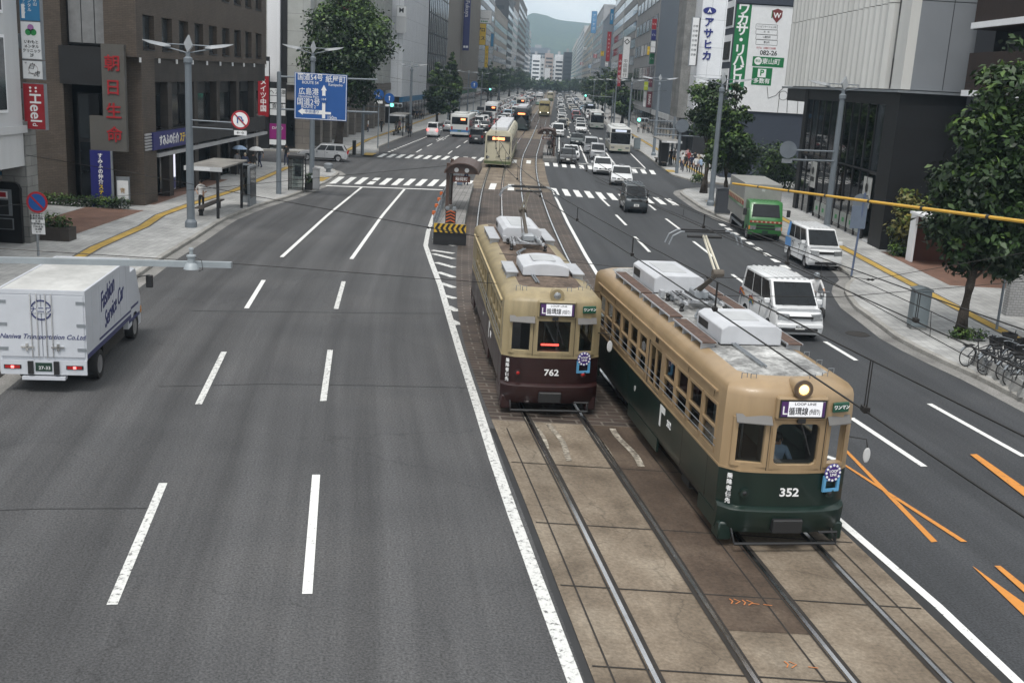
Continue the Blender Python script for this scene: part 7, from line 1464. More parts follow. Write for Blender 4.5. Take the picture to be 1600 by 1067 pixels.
# no-parking sign bottom left
t = thing('traffic_sign', 'round no parking sign with a white plate on a slim post by the planter', 'traffic sign'); p = G(60, 400, .15); Y = p.y; c = AY(59, 316, Y); mb = MB(); mb.lathe([(.05, .15), (.05, c.z+.2)], 8, 0, Matrix.Translation((p.x, Y, 0))); mb.build('post', GREYMETAL, t)
d = disc(t, 'disc', [SRED, SBLUE], c.x, Y-.06, c.z, .42, 0); mb = MB(); mb.loft([[(c.x-.27, Y-.092, c.z+.22), (c.x-.22, Y-.092, c.z+.27), (c.x+.27, Y-.092, c.z-.22), (c.x+.22, Y-.092, c.z-.27)], [(c.x-.27, Y-.086, c.z+.22), (c.x-.22, Y-.086, c.z+.27), (c.x+.27, Y-.086, c.z-.22), (c.x+.22, Y-.086, c.z-.27)]]); mb.build('bar', SRED, d)
pl = bx(t, 'plate', SIGNW, c.x-.26, c.x+.26, Y-.07, Y-.05, c.z-1.26, c.z-.48)
for i, s_ in enumerate(('駐車余地なし', '駐車区間除く', '8-18', '午前9時から', '7:30-8:30', '18-8時', '←→')): FY(pl, s_, .105, TXTK, c.x, Y-.07, c.z-.54-.105*i, bold=.01)
# round blue signs and signals over the far side of the crossing
def signal_pole(label, base, arms, h=6.5):
    t = thing('signal_pole', label, 'signal pole'); mb = MB(); mb.lathe([(.16, .15), (.14, 3), (.12, h), (.02, h+.04)], 12, 0, Matrix.Translation((base.x, base.y, 0))); mb.build('pole', POLE, t)
    for (xa, xb, z) in arms: mb = MB(); mb.tube([(xa, base.y, z), (xb, base.y, z)], .06, 8); mb.build('arm', POLE, t)
    return t
def signal_head(parent, x, y, z, on='g', face=-1):
    hb = MB(); hb.box(x-.6, x+.6, y-.12, y+.12, z-.22, z+.22, b=.06); ho = hb.build('signal_head', [GREYMETAL], parent)
    for k, dx in enumerate((-.38, 0, .38)):
        l_ = MB(); l_.lathe([(.16, face*.12), (.15, face*.135), (.01, face*.14)], 16, 0, Matrix.Translation((x+dx, y, z)), axis='y'); l_.build('lens', GREEN_ON if (k == 0 and on == 'g') else BLACK, ho)
    return ho
b = G(566, 243, .15); z1 = zfor(b.x, b.y, 166); z2 = zfor(b.x, b.y, 178); xe = AY(582, 170, b.y).x
t = signal_pole('grey signal mast with a double arm at the left far corner', b, [(b.x-.1, xe, z1), (b.x-.1, xe, z2), (b.x-1.5, b.x, z1-.1)], h=zfor(b.x, b.y, 163))
signal_head(t, AY(619, 162, b.y).x, b.y, zfor(b.x, b.y, 162)); mb = MB(); mb.tube([(xe, b.y, z1), (AY(625, 163, b.y).x, b.y, z1+.1)], .05, 6); mb.build('arm', POLE, t)
bx(t, 'box', FRAME_D, b.x-.9, b.x-.6, b.y-.3, b.y+.1, .15, 1.5)
for i, (px, py, lab, ar) in enumerate(((592, 148, 'round blue sign with a left and ahead arrow, lower arrow bent', [(0, -.6), (0, .3)]), (608.5, 154, 'round blue sign with a single arrow pointing straight up', [(0, -.6), (0, .3)]), (741, 133, 'round blue sign with arrow far along the left pavement', [(0, -.6), (0, .3)]))):
    y = (112, 114, 190)[i]; c = AY(px, py, y); r_ = (.52, .52, .62)[i]; t = thing('traffic_sign', lab, 'traffic sign'); d = disc(t, 'disc', [SBLUE], c.x, y, c.z, r_, 0); arrow(d, TXTW, c.x, y-.03, c.z, r_*.75, ar); mb = MB(); mb.lathe([(.06, .15), (.05, c.z+.2)], 8, 0, Matrix.Translation((c.x, y+.08, 0))); mb.build('post', POLE, t)
    if i == 0: arrow(d, TXTW, c.x, y-.03, c.z, r_*.75, [(0, -.1), (-.4, -.1)])
    if i < 2: bx(t, 'plate', SIGNW, c.x-.4, c.x+.4, y-.02, y+.02, c.z-.9, c.z-.62)
# right side: mast with arms, backs of signs, signal
b = G(1057, 271, .15); z1 = zfor(b.x, b.y, 203); z2 = zfor(b.x, b.y, 212)
t = signal_pole('grey signal mast with double arms and round sign backs on the right', b, [(AY(1024, 204, b.y).x, AY(1118, 206, b.y).x, z1), (AY(1026, 210, b.y).x, AY(1118, 212, b.y).x, z2)], h=zfor(b.x, b.y, 206)+.3)
for px, py, r_ in ((1066, 197, .62), (1091, 201, .6)): c = AY(px, py, b.y-.2); disc(t, 'sign_back', [M('sign_back', (.13, .15, .175), .5)], c.x, b.y-.2, c.z, r_, 0)
p = thing('signal_pole', 'traffic signal showing green on a long arm at the right', 'traffic signal'); y = 112; c = AY(998.5, 187.5, y); signal_head(p, c.x+.38, y, c.z); mb = MB(); mb.tube([(c.x+.6, y, c.z), (AY(1062, 188, y).x, y, c.z)], .06, 8); mb.build('arm', POLE, p); mb = MB(); xx = AY(1054, 190, y).x; mb.lathe([(.14, .15), (.12, c.z+.5)], 10, 0, Matrix.Translation((xx, y, 0))); mb.build('pole', POLE, p)
p = thing('signal_pole', 'small far traffic signal showing green beside the dark bus', 'traffic signal'); y = 215; c = AY(918, 150, y); signal_head(p, c.x, y, c.z); mb = MB(); mb.tube([(c.x, y, c.z), (C(y)+15, y, c.z)], .07, 6); mb.build('arm', POLE, p); mb = MB(); mb.lathe([(.14, .15), (.12, c.z+1)], 10, 0, Matrix.Translation((C(y)+15, y, 0))); mb.build('pole', POLE, p)
p = thing('signal_pole', 'small far traffic signal showing green on the left beside the trees', 'traffic signal'); y = 215; c = AY(769, 140, y); signal_head(p, c.x, y, c.z); mb = MB(); mb.tube([(c.x, y, c.z), (C(y)-15, y, c.z)], .07, 6); mb.build('arm', POLE, p); mb = MB(); mb.lathe([(.14, .15), (.12, c.z+1)], 10, 0, Matrix.Translation((C(y)-15, y, 0))); mb.build('pole', POLE, p)
t = thing('sign_arm', 'double arm with the grey back of a round sign beside the near right lamp', 'traffic sign'); Y = 63.9
for py in (235, 250): a, b_ = AY(1222, py-1, Y), AY(1303, py+2, Y); mb = MB(); mb.tube([a, b_], .05, 8); mb.build('arm', POLE, t)
c = AY(1231, 234, Y); disc(t, 'sign_back', [MATS['sign_back']], c.x, Y-.08, c.z, .5, 0); bx(t, 'plate_back', GREYMETAL, c.x-.3, c.x+.3, Y-.06, Y-.04, c.z-.78, c.z-.55)
t = thing('information_post', 'slanting blue post with the grey back of a round sign and a plate', 'sign post'); b = G(1330, 432, .15); tp = AY(1352, 302, b.y-.3); mb = MB(); mb.tube([b, tp], .05, 8); mb.build('post', M('post_blue', (.10, .13, .21), .5), t); c = AY(1346, 316, b.y-.3); disc(t, 'sign_back', [MATS['sign_back']], c.x, b.y-.22, c.z, .36, 0); c = AY(1342, 340, b.y-.3); bx(t, 'plate', M('plate_bluegrey', (.12, .15, .2), .5), c.x-.34, c.x+.34, b.y-.26, b.y-.22, c.z-.5, c.z+.5)
t = thing('post', 'slim blue grey post beside the low tiled wall', 'post'); b = G(1557, 515, .15); mb = MB(); mb.lathe([(.05, .15), (.05, 2.0)], 8, 0, Matrix.Translation((b.x, b.y, 0))); mb.build('post_tube', POLE, t); bx(t, 'cap', GREYMETAL, b.x-.12, b.x+.3, b.y-.05, b.y+.05, 2.0, 2.2)
# cabinets, telephone booth, shelters
def cabinet(label, x0, x1, y0, y1, h, mat, cat='utility cabinet'):
    t = thing('utility_cabinet', label, cat); mb = MB(); mb.box(x0, x1, y0, y1, .25, h, b=.02); mb.build('body', mat, t); mb = MB(); mb.prism([(x0-.03, h), (x1+.03, h), (x1+.03, h+.05), ((x0+x1)/2, h+.13), (x0-.03, h+.05)], y0-.03, y1+.03, 'y'); mb.build('lid', mat, t); bx(t, 'plinth', CONCW, x0+.02, x1-.02, y0+.02, y1-.02, .15, .25); bx(t, 'door', mat, x0+.06, x1-.06, y0-.012, y0, .32, h-.06); return t
p = G(1423, 515, .15); cabinet('grey green utility cabinet near the right kerb', p.x, p.x+.58, p.y, p.y+.5, 1.55, M('cabinet_grey', (.17, .20, .215), .5, .1, .12)); p = G(1118, 335, .15); cabinet('dark grey cabinet behind the green truck', p.x, p.x+.95, p.y, p.y+.6, 1.75, M('cabinet_dark', (.05, .055, .065), .5))
p = G(990, 234, .15); cabinet('small grey cabinet on the right pavement beside the bus', p.x, p.x+.8, p.y, p.y+.5, 1.5, MATS['cabinet_grey'])
t = thing('telephone_booth', 'glazed telephone cabinet with a dark frame on the left corner', 'telephone booth'); p = G(450, 297, .15); x0, x1, y0, y1 = p.x, p.x+1.0, p.y, p.y+.9
fr = MB()
for x in (x0, x1-.06):
    for y in (y0, y1-.06): fr.box(x, x+.06, y, y+.06, .15, 2.2)
fr.box(x0-.04, x1+.04, y0-.04, y1+.04, 2.2, 2.42, b=.03); 
for z in np.arange(.3, 2.2, .27): fr.box(x0, x1, y0, y0+.03, z, z+.03); fr.box(x1-.03, x1, y0, y1, z, z+.03)
fr.build('frame', FRAME_D, t); bx(t, 'glazing', INTG, x0+.03, x0+.04, y0+.06, y1-.06, .2, 2.2); bx(t, 'glazing', INTG, x0+.06, x1-.06, y0+.04, y0+.05, .2, 2.2); bx(t, 'telephone', GREYMETAL, x0+.3, x0+.7, y1-.3, y1-.1, 1.0, 1.7)
p = G(484, 300, .15); cabinet('slim grey box beside the telephone cabinet', p.x, p.x+.4, p.y+.9, p.y+1.3, 1.55, GREYW)
t = thing('bollard', 'grey barrel shaped bollard at the left corner', 'bollard'); p = G(513, 269, .15); mb = MB(); mb.lathe([(.18, .15), (.18, .35), (.34, .45), (.36, .75), (.2, .85), (.02, .87)], 14, 0, Matrix.Translation((p.x, p.y, 0))); mb.build('drum', GREYMETAL, t, smooth=40)
def shelter(label, x0, x1, y0, y1, h=2.7, ad=True):
    t = thing('bus_shelter', label, 'bus shelter'); mb = MB(); mb.box(x0, x1, y0, y1, h, h+.12, b=.03); mb.build('roof', [M('shelter_roof', (.19, .18, .165), .6, var=.45, scale=1.2)], t); bx(t, 'fascia', PALEW, x0-.02, x1+.02, y0-.05, y0-.005, h-.12, h+.1)
    for y in (y0+.25, y1-.25): bx(t, 'post', FRAME_D, x1-.35, x1-.22, y-.06, y+.06, .15, h)
    if ad:
        f = bx(t, 'advert_frame', GREYMETAL, x1-.15, x1-.02, y1+.5, y1+2.0, .15, 2.4); bx(f, 'advert_glass', DGLASS2, x1-.17, x1+.0, y1+.6, y1+1.9, .6, 2.3); bx(f, 'poster', M('poster_teal', (.12, .22, .25), .3, var=.5, scale=2), x1-.20, x1-.17, y1+.65, y1+1.85, .75, 1.7); f = bx(t, 'advert_frame', GREYMETAL, x1-1.0, x1-.2, y1+2.2, y1+2.3, .15, 2.4); bx(f, 'advert_glass', INTG, x1-.95, x1-.25, y1+2.15, y1+2.2, .6, 2.3)
    bx(t, 'bench', BROWNW, x0+.3, x0+.7, y0+.6, y1-.4, .55, .62); bx(t, 'bench_leg', FRAME_D, x0+.4, x0+.6, y0+1.0, y0+1.1, .15, .55); bx(t, 'bench_leg', FRAME_D, x0+.4, x0+.6, y1-.9, y1-.8, .15, .55)
    bx(t, 'name_board', SIGNW, x0+.5, x1-.6, y0-.07, y0-.05, h-.1, h+.05)
    return t
p = G(340, 342, .15); shelter('bus shelter with dark roof by the first lamp on the left', p.x-1.6, p.x+.3, p.y-.2, p.y+5.0); p = G(625, 213, .15); shelter('far bus shelter with glass panels near the columnar trees', p.x-1.4, p.x+.6, p.y, p.y+7); p = G(1040, 262, .15); shelter('bus shelter with dark panels on the right pavement', p.x-.6, p.x+1.4, p.y, p.y+8)
t = thing('advert_pillar', 'black twin advert pillar on the right pavement', 'advert pillar'); p = G(1036, 260, .15)
for dy in (0, .9): bx(t, 'panel', BLACK, p.x-.35, p.x+.35, p.y+dy, p.y+dy+.25, .15, 2.7)
# overhead sensor arm coming in from the left
t = thing('sensor_arm', 'pale grey horizontal arm with a round vehicle sensor at the left', 'gantry arm'); Y = 20; a, b_ = AY(-90, 404, Y), AY(362, 414, Y); mb = MB(); mb.loft([[(p.x, p.y-.055, p.z-.055), (p.x, p.y+.055, p.z-.055), (p.x, p.y+.055, p.z+.055), (p.x, p.y-.055, p.z+.055)] for p in (a, b_)]); mb.build('beam', M('beam_grey', (.27, .30, .32), .5, .1), t)
mb = MB(); mb.lathe([(.15, .15), (.14, 3), (.12, a.z+.5)], 12, 0, Matrix.Translation((a.x, Y, 0))); mb.build('pole', POLE, t); c = AY(301, 406, Y); mb = MB(); mb.lathe([(.02, -.18), (.15, -.16), (.11, -.07), (.07, -.04), (.07, .06), (.09, .07), (.09, .10), (.035, .12), (.035, .2), (.05, .21), (.04, .24)], 16, 0, Matrix.Translation((c.x, c.y-.08, c.z))); mb.build('sensor', MATS['beam_grey'], t, smooth=40); mb = MB(); mb.tube([(c.x+.07, Y-.1, c.z+.07), (c.x+.2, Y-.1, c.z+.02), (c.x+.22, Y-.1, c.z-.16), (c.x+.14, Y-.1, c.z-.2)], .008, 5); mb.build('cable', BLACK, t)
# ------------------------------------------------------------------ tram stops
BRN = M('shelter_brown', (.075, .045, .035), .55, var=.15); BRICKP = tile_mat('platform_tiles', (.27, .26, .25), (.22, .21, .20), (.1, .1, .1), .3, .3, .02, off=0, axis='flat', dirt=.3)
def platform(label, o0, o1, y0, y1, shel, near):
    t = thing('tram_stop_island', label, 'tram platform'); ys = np.arange(y0, y1+.1, 1.5); mb = MB(); mb.loft([[S(o0, y, .02), S(o1, y, .02), S(o1, y, .36), S(o0, y, .36)] for y in ys]); mb.build('platform', [CONCW], t); mb = MB(); mb.loft([[S(o0+.12, y, .36), S(o1-.06, y, .36), S(o1-.06, y, .372), S(o0+.12, y, .372)] for y in ys]); mb.build('paving', BRICKP, t)
    outer = o0 if o0 < 0 else o1; rl = MB()
    for z in (.8, 1.25): rl.tube([S(outer, y, z) for y in ys], .03, 6)
    for y in ys: rl.tube([S(outer, y, .3), S(outer, y, 1.25)], .028, 6)
    rl.build('railing', GREYMETAL, t)
    sy = shel; so_ = outer*.93; s = thing('tram_stop_shelter', label.replace('island', 'stop shelter on the island'), 'tram stop shelter')
    for dy in (0, 3.2): bx(s, 'post', BRN, S(so_, sy).x-.09, S(so_, sy).x+.09, sy+dy-.14, sy+dy+.14, .36, 3.1)
    cx_ = S(so_*.80, sy).x; mb = MB(); arc = [(cx_+1.0*math.cos(a), 2.55+.62*math.sin(a)) for a in np.linspace(0, PI, 12)]; arc2 = [(cx_+.92*math.cos(a), 2.55+.56*math.sin(a)) for a in np.linspace(PI, 0, 12)]; mb.prism(arc+arc2, sy-.5, sy+4.2, 'y'); mb.build('roof', BRN, s); mb = MB(); mb.prism(arc, sy-.3, sy-.22, 'y'); go = mb.build('gable', BRN, s)
    for dx in (-.3, .3): b_ = MB(); b_.lathe([(.13, -.03), (.02, -.04)], 12, 0, Matrix.Translation((cx_+dx, sy-.3, 2.75)), axis='y'); b_.build('lamp_disc', PALEW, go)
    bx(s, 'name_board', RB, cx_-.5, cx_+.5, sy-.15, sy-.08, 2.05, 2.4); text('稲荷町', .24, TXTW, s, (cx_, sy-.155, 2.22), BACK); bx(s, 'back_panel', FRAME_D, S(so_, sy).x-.03, S(so_, sy).x+.03, sy+.2, sy+3.0, .8, 2.3)
    return t
platform('left tram stop island ending in a chevron board', -4.25, -2.80, 51.6, 79.3, 62.0, True); platform('right tram stop island beyond the crossing', 2.80, 4.2, 108.9, 132, 112, False)
t = thing('chevron_board', 'yellow and black chevron board at the end of the tram stop island', 'warning board'); a = S(-4.2, 51.4); xa, xb = a.x, a.x+1.55; bx(t, 'board', M('warn_yellow', (.55, .34, .03), .5), xa, xb, 51.30, 51.36, .62, 1.05)
for k in range(6): mb = MB(); x = xa+.05+.25*k; mb.prism([(x, .835), (x+.13, 1.05), (x+.26, 1.05), (x+.13, .835), (x+.26, .62), (x+.13, .62)], 51.285, 51.30, 'y'); mb.build('chevron', TXTK, t)
bx(t, 'base', FRAME_D, xa-.02, xb+.02, 51.36, 51.6, .02, .62); lp = bx(t, 'lamp_panel', BLACK, xa+.52, xa+1.02, 51.4, 51.5, 1.05, 1.68)
for k in range(4): mb = MB(); z = 1.1+.15*k; mb.prism([(xa+.55, z), (xa+.77, z+.1), (xa+.99, z), (xa+.99, z+.06), (xa+.77, z+.16), (xa+.55, z+.06)], 51.385, 51.4, 'y'); mb.build('chevron', M('chevron_orange', (.45, .10, .03), .5), lp)
for dx in (.6, .94): mb = MB(); mb.lathe([(.09, 0), (.10, -.05), (.02, -.06)], 12, 0, Matrix.Translation((xa+dx, 51.45, 1.80)), axis='y'); mb.build('round_lamp', GREYMETAL, t)
for k in range(4): y = 53.5+3*k; o = thing('delineator', 'orange topped delineator on the island railing, %s from the chevron board' % ['first', 'second', 'third', 'fourth'][k], 'delineator', S(-4.32, y), 0, 'orange delineators along the island railing'); mb = MB(); mb.lathe([(.035, .0), (.035, 1.25)], 8); mb.build('stem', SIGNW, o); mb = MB(); mb.lathe([(.09, 1.18), (.10, 1.25), (.09, 1.36), (.02, 1.38)], 10); mb.build('cap', M('delineator_orange', (.50, .12, .03), .5), o)
# ------------------------------------------------------------------ more trams
def simple_tram(label, loc, rz, L_, H, upper, lower, led, lights=None, roofm=None, band=None, rounded=.35, secs=3):
    k = Kit(); hw = 1.22
    for i in range(secs):
        ya, yb2 = -L_*i/secs, -L_*(i+1)/secs+.25; b = k.part('body_section', [lower, upper, roofm or STEELGREY], smooth=38); f0 = rounded if i == 0 else .02; f1 = rounded if i == secs-1 else .02
        def rg(x, z, ins=0): return [(x-ins, ya-f0, z), (x*.72, ya-f0*.28*(1+ins), z), (0, ya-ins*.6, z), (-x*.72, ya-f0*.28*(1+ins), z), (-x+ins, ya-f0, z), (-x+ins, yb2+f1, z), (-x*.72, yb2+f1*.28, z), (x*.72, yb2+f1*.28, z), (x-ins, yb2+f1, z)]
        b.loft([rg(hw-.05, .3), rg(hw, .45), rg(hw, 1.05)], 0); b.loft([rg(hw, 1.05), rg(hw-.02, H-.5), rg(hw-.06, H-.25, .02), rg(hw-.25, H, .08)], 1)
        for q in range(2): a_ = k.part('roof_unit', ACBOX, smooth=40); y0 = ya-1.0-q*(L_/secs)*.5; a_.box(-.75, .75, y0-L_/secs*.36, y0, H-.03, H+.34, b=.06)
        n = max(2, int(L_/secs/1.6))
        for sx in (-1, 1):
            for q in range(n): w_ = k.part('side_window', DGLASS); y0 = ya-.7-(L_/secs-1.3)*q/n; w_.box(min(sx*(hw-.06), sx*(hw+.006)), max(sx*(hw-.06), sx*(hw+.006)), y0-(L_/secs-1.3)/n+.12, y0, 1.35, 2.45)
            if band: w_ = k.part('band', band); w_.box(min(sx*hw, sx*(hw+.008)), max(sx*hw, sx*(hw+.008)), yb2+.3, ya-.5, .5, .75)
        bo = k.part('bogie', UNDER); bo.box(-.9, .9, ya-L_/secs*.75, ya-L_/secs*.25, .03, .42)
        if i: j_ = k.part('gangway', BLACK); j_.box(-hw+.1, hw-.1, ya-.05, ya+.3, .4, H-.15)
    w_ = k.part('windscreen', DGLASS); w_.loft([[(hw*.88, -.20, 1.30), (0, .03, 1.30), (-hw*.88, -.20, 1.30), (-hw*.88, -.24, 2.35), (0, -.0, 2.35), (hw*.88, -.24, 2.35)], [(hw*.88, -.5, 1.30), (0, -.4, 1.30), (-hw*.88, -.5, 1.30), (-hw*.88, -.5, 2.35), (0, -.4, 2.35), (hw*.88, -.5, 2.35)]])
    s = k.part('destination_sign', [BLACK, led]); s.box(-hw*.85, hw*.85, -.3, -.005, 2.40, 2.85); s.box(-.55, .55, -.1, .01, 2.50, 2.74, 1)
    for sx in (-1, 1): h = k.part('headlight', [BLACK, lights or LAMP_G]); h.box(sx*.85-.22, sx*.85+.22, -.4, -.02 if False else -.1, .82, 1.06); h.box(sx*.85-.12, sx*.85+.12, -.4, -.085, .86, 1.02, 1)
    bu = k.part('bumper', lower); bu.box(-hw+.1, hw-.1, -.4, .04, .32, .52)
    w_ = k.part('wiper', BLACK); w_.tube([(.1, .06, 1.3), (-.45, -.02, 2.1)], .015, 5)
    o = finish(k, 'tram', label, 'tram', loc, rz); return o
TCR = M('tram_cream_green', (.49, .455, .345), .4, var=.08); TGR = M('tram_leaf_green', (.09, .115, .05), .4, var=.08)
o = simple_tram('cream tram with green skirt and orange display at the crossing', (S(-1.43, 98).x, 98.0, 0), PI-TH(108), 27, 3.3, TCR, TCR, ORANGE_LED, band=TGR)
mb = MB(); mb.box(-1.2, 1.2, -.32, -.28+.33, .36, .62); q = mb.build('skirt_front', TGR, o); text('3951', .2, TXTK, o, (0, .05, .98), FRONT)
simple_tram('dark grey modern tram with rounded roof and orange display', (S(-1.43, 170.5).x, 170.5, 0), PI-TH(180), 18, 3.45, M('tram_charcoal', (.06, .066, .07), .3), M('tram_slate', (.045, .06, .06), .3), ORANGE_LED, rounded=.7)
simple_tram('old cream tram with two lit headlights coming down the right track', (S(1.43, 241).x, 241, 0), PI-TH(246), 12.5, 3.4, M('tram_ochre', (.40, .34, .18), .4), M('tram_olive', (.10, .09, .05), .4), BLACK, lights=HEAD_ON, secs=1, roofm=M('tram_ochre_roof', (.30, .25, .12), .5))
simple_tram('white tram with pale green front far up the left track', (S(-1.43, 345).x, 345, 0), PI-TH(350), 24, 3.4, WHITE, M('tram_palegreen', (.25, .38, .33), .4), BLACK, rounded=.6)
simple_tram('cream tram tiny in the distance on the right track', (S(1.43, 420).x, 420, 0), PI-TH(425), 20, 3.3, TCR, TGR, BLACK)
# ------------------------------------------------------------------ overhead wires
WIRE = M('wire_dark', (.018, .016, .015), .5, .3)
def catenary(label, off, zc, zm, y0, y1, step, r=.011, dr=4.6):
    t = thing('catenary', label, 'overhead wire'); ys = np.arange(y0, y1, step); c = MB(); c.tube([S(off+.12*math.sin(y*.12), y, zc) for y in ys], r, 5); c.build('contact_wire', WIRE, t)
    f = lambda y: zm-.32*math.sin(PI*((y-7) % 34)/34); m_ = MB(); m_.tube([S(off+.12*math.sin(y*.12), y, f(y)) for y in ys], r*.9, 5); m_.build('messenger_wire', WIRE, t)
    for y in np.arange(y0+2.7, min(y1, 130), dr):
        x = S(off+.12*math.sin(y*.12), y).x
        for dy in (-.035, .035): d = MB(); d.tube([(x, y+dy, zc), (x, y+dy, f(y))], .007, 4); d.build('dropper', WIRE, t)
        d = MB(); d.box(x-.03, x+.03, y-.06, y+.06, zc-.01, zc+.05); d.build('clamp', WIRE, t)
catenary('contact and messenger wires hanging above the right tram track', 1.43, 5.0, 5.62, 3, 300, 1.5); catenary('contact and messenger wires hanging above the left tram track', -1.43, 5.0, 5.62, 3, 300, 1.5)
def wire(label, pts, r=.012, kn=()):
    t = thing('span_wire', label, 'overhead wire'); P_ = [AY(*p) for p in pts]; mb = MB(); mb.tube(P_, r, 5); mb.build('cable', WIRE, t)
    for i in kn: q = MB(); q.lathe([(.015, -.12), (.045, -.06), (.02, 0), (.045, .06), (.015, .12)], 8, 0, Matrix.Translation(P_[i]), axis='x'); q.build('insulator', WIRE, t)
wire('long thin wire from the left clinic signs to the maroon tram', [(-60, 226, 46), (200, 269, 42.6), (400, 307, 40), (672, 356, 36), (764, 373, 35)], .013, (3,))
wire('thin wire rising rightwards across the left crosswalk', [(-60, 327, 40), (300, 297, 50), (700, 259, 66), (840, 245, 74)], .012)
wire('thin wire just behind the sensor arm across the left lanes', [(-60, 385, 24), (300, 407, 25), (700, 437, 27), (1000, 461, 29), (1310, 464, 30), (1600, 440, 31), (1700, 430, 31)], .009, (3,))
wire('wire crossing behind the green tram roof towards the big tree', [(780, 396, 30), (1110, 434, 30), (1330, 433, 32), (1360, 437, 32), (1640, 388, 33)], .009, (1, 3))
wire('double wire running down the right lanes above the vans', [(930, 283, 66), (1069, 339, 44), (1284, 432, 30), (1455, 526, 23.5), (1700, 660, 18)], .011); wire('upper wire running down the right lanes above the vans', [(930, 275, 66), (1069, 325, 44), (1284, 411, 30), (1455, 487, 23.5), (1700, 600, 18)], .011)
for i, (px, pa, pb, y) in enumerate(((1069, 325, 339, 44), (1284, 411, 432, 30), (1455, 487, 526, 23.5))): wire('short dropper joining the two right lane wires, %s' % ['farthest', 'middle one', 'nearest'][i], [(px, pa, y), (px-2, pb, y)], .008)
for i, y in enumerate((112, 150, 190, 235)):
    t = thing('span_wire', 'cross span over the street, %s' % ['nearest beyond the crossing', 'second beyond the crossing', 'third beyond the crossing', 'farthest up the street'][i], 'overhead wire'); mb = MB(); mb.tube([S(-15, y, 7.6), S(-1.5, y, 6.0), S(1.5, y, 6.0), S(15, y, 7.6)], .014, 5); mb.build('cable', WIRE, t)
t = thing('cable_cover', 'yellow striped cable cover strung across the right side', 'cable cover'); a, b_ = AY(1145, 287, 33), AY(1680, 357, 16.5); YC = M('cover_yellow', (.62, .36, .04), .45, var=.1); n = 7
for k in range(n): p0, p1 = a.lerp(b_, k/n), a.lerp(b_, (k+1)/n-.006); mb = MB(); mb.tube([p0, p1], .032, 8); mb.build('sleeve', YC, t); mb = MB(); mb.tube([p1, a.lerp(b_, (k+1)/n)], .036, 8); mb.build('joint', BLACK, t)
# ------------------------------------------------------------------ bicycles
def bicycle():
    t = thing('bicycle', None, 'bicycle'); Bk = BLACK
    for y in (-.53, .53):
        w_ = MB(); n = 22; w_.loft([[((.018*math.cos(b_)), y+(.31+.018*math.sin(b_))*math.cos(a), .33+(.31+.018*math.sin(b_))*math.sin(a)) for b_ in np.linspace(0, 2*PI, 6)[:-1]] for a in np.linspace(0, 2*PI, n)], cap=False); wo = w_.build('wheel', RUBBER, t)
        s = MB()
        for a in np.linspace(0, PI, 7)[:-1]: s.tube([(0, y-.3*math.cos(a), .33-.3*math.sin(a)), (0, y+.3*math.cos(a), .33+.3*math.sin(a))], .003, 3)
        s.build('spokes', GREYMETAL, wo); s = MB(); s.prism([(y+.34*math.cos(a), .33+.34*math.sin(a)) for a in np.linspace(.2, 2.6, 10)]+[(y+.355*math.cos(a), .33+.355*math.sin(a)) for a in np.linspace(2.6, .2, 10)], -.03, .03, 'x'); s.build('mudguard', GREYMETAL, wo)
    f = MB()
    for p, q in (((0, -.53, .33), (0, -.05, .30)), ((0, -.05, .30), (0, -.2, .78)), ((0, -.53, .33), (0, -.17, .68)), ((0, -.05, .30), (0, .36, .72)), ((0, -.13, .55), (0, .37, .68)), ((0, .53, .33), (0, .36, .82)), ((0, .36, .82), (0, .34, .98))): f.tube([p, q], .017, 6)
    f.build('frame', M('bike_frame', (.035, .035, .04), .35, .3), t); h = MB(); h.tube([(-.28, .2, .98), (-.22, .33, 1.0), (.22, .33, 1.0), (.28, .2, .98)], .013, 6); h.build('handlebar', GREYMETAL, t); s = MB(); s.box(-.09, .09, -.36, -.1, .80, .87, b=.02); s.build('saddle', BLACK, t)
    b = MB(); b.loft([[(-.13, .42, .62), (.13, .42, .62), (.13, .66, .62), (-.13, .66, .62)], [(-.18, .40, .9), (.18, .40, .9), (.18, .74, .9), (-.18, .74, .9)]], cap=False); b.add([(-.13, .42, .62), (.13, .42, .62), (.13, .66, .62), (-.13, .66, .62)], [(0, 1, 2, 3)]); b.build('basket', BLACK, t); r_ = MB(); r_.box(-.08, .08, -.72, -.36, .68, .70); r_.build('rack', BLACK, t)
    st = MB(); st.tube([(.06, -.5, .3), (.14, -.6, .02)], .012, 5); st.build('stand', BLACK, t); return t
BL = ['nearest the big tree', 'second from the big tree', 'third from the big tree', 'fourth from the big tree', 'fifth from the big tree', 'sixth from the big tree', 'close to the frame edge', 'last at the frame edge']
b0 = bicycle(); q0 = G(1562, 560, .15)
for i in range(8):
    o = b0 if i == 0 else copy_tree(b0); place(o, (14.55+.10*i+.18*(i % 2), 32.3-.5*i, .15), R(-68+7*math.sin(i*2.1)), 'black bicycle with a front basket parked by the kerb, '+BL[i], 'bicycles parked along the right kerb')
for i in range(3): o = copy_tree(b0); place(o, (16.3+.1*i, 33.4-.7*i, .15), R(110+8*i), 'black bicycle in the back row behind the kerb bicycles, '+['first', 'second', 'third'][i]+' one', 'bicycles parked along the right kerb')
t = thing('parking_block', 'row of grey concrete cycle blocks along the right kerb', 'cycle blocks')
for i in range(7): mb = MB(); y = 32.4-.56*i; mb.loft([[(14.35-.02*i, y-.2, .15), (14.75, y-.2, .15), (14.75, y+.2, .15), (14.35, y+.2, .15)], [(14.45, y-.08, .55), (14.6, y-.08, .45), (14.6, y+.08, .45), (14.45, y+.08, .55)]]); mb.build('block', CONCW, t)
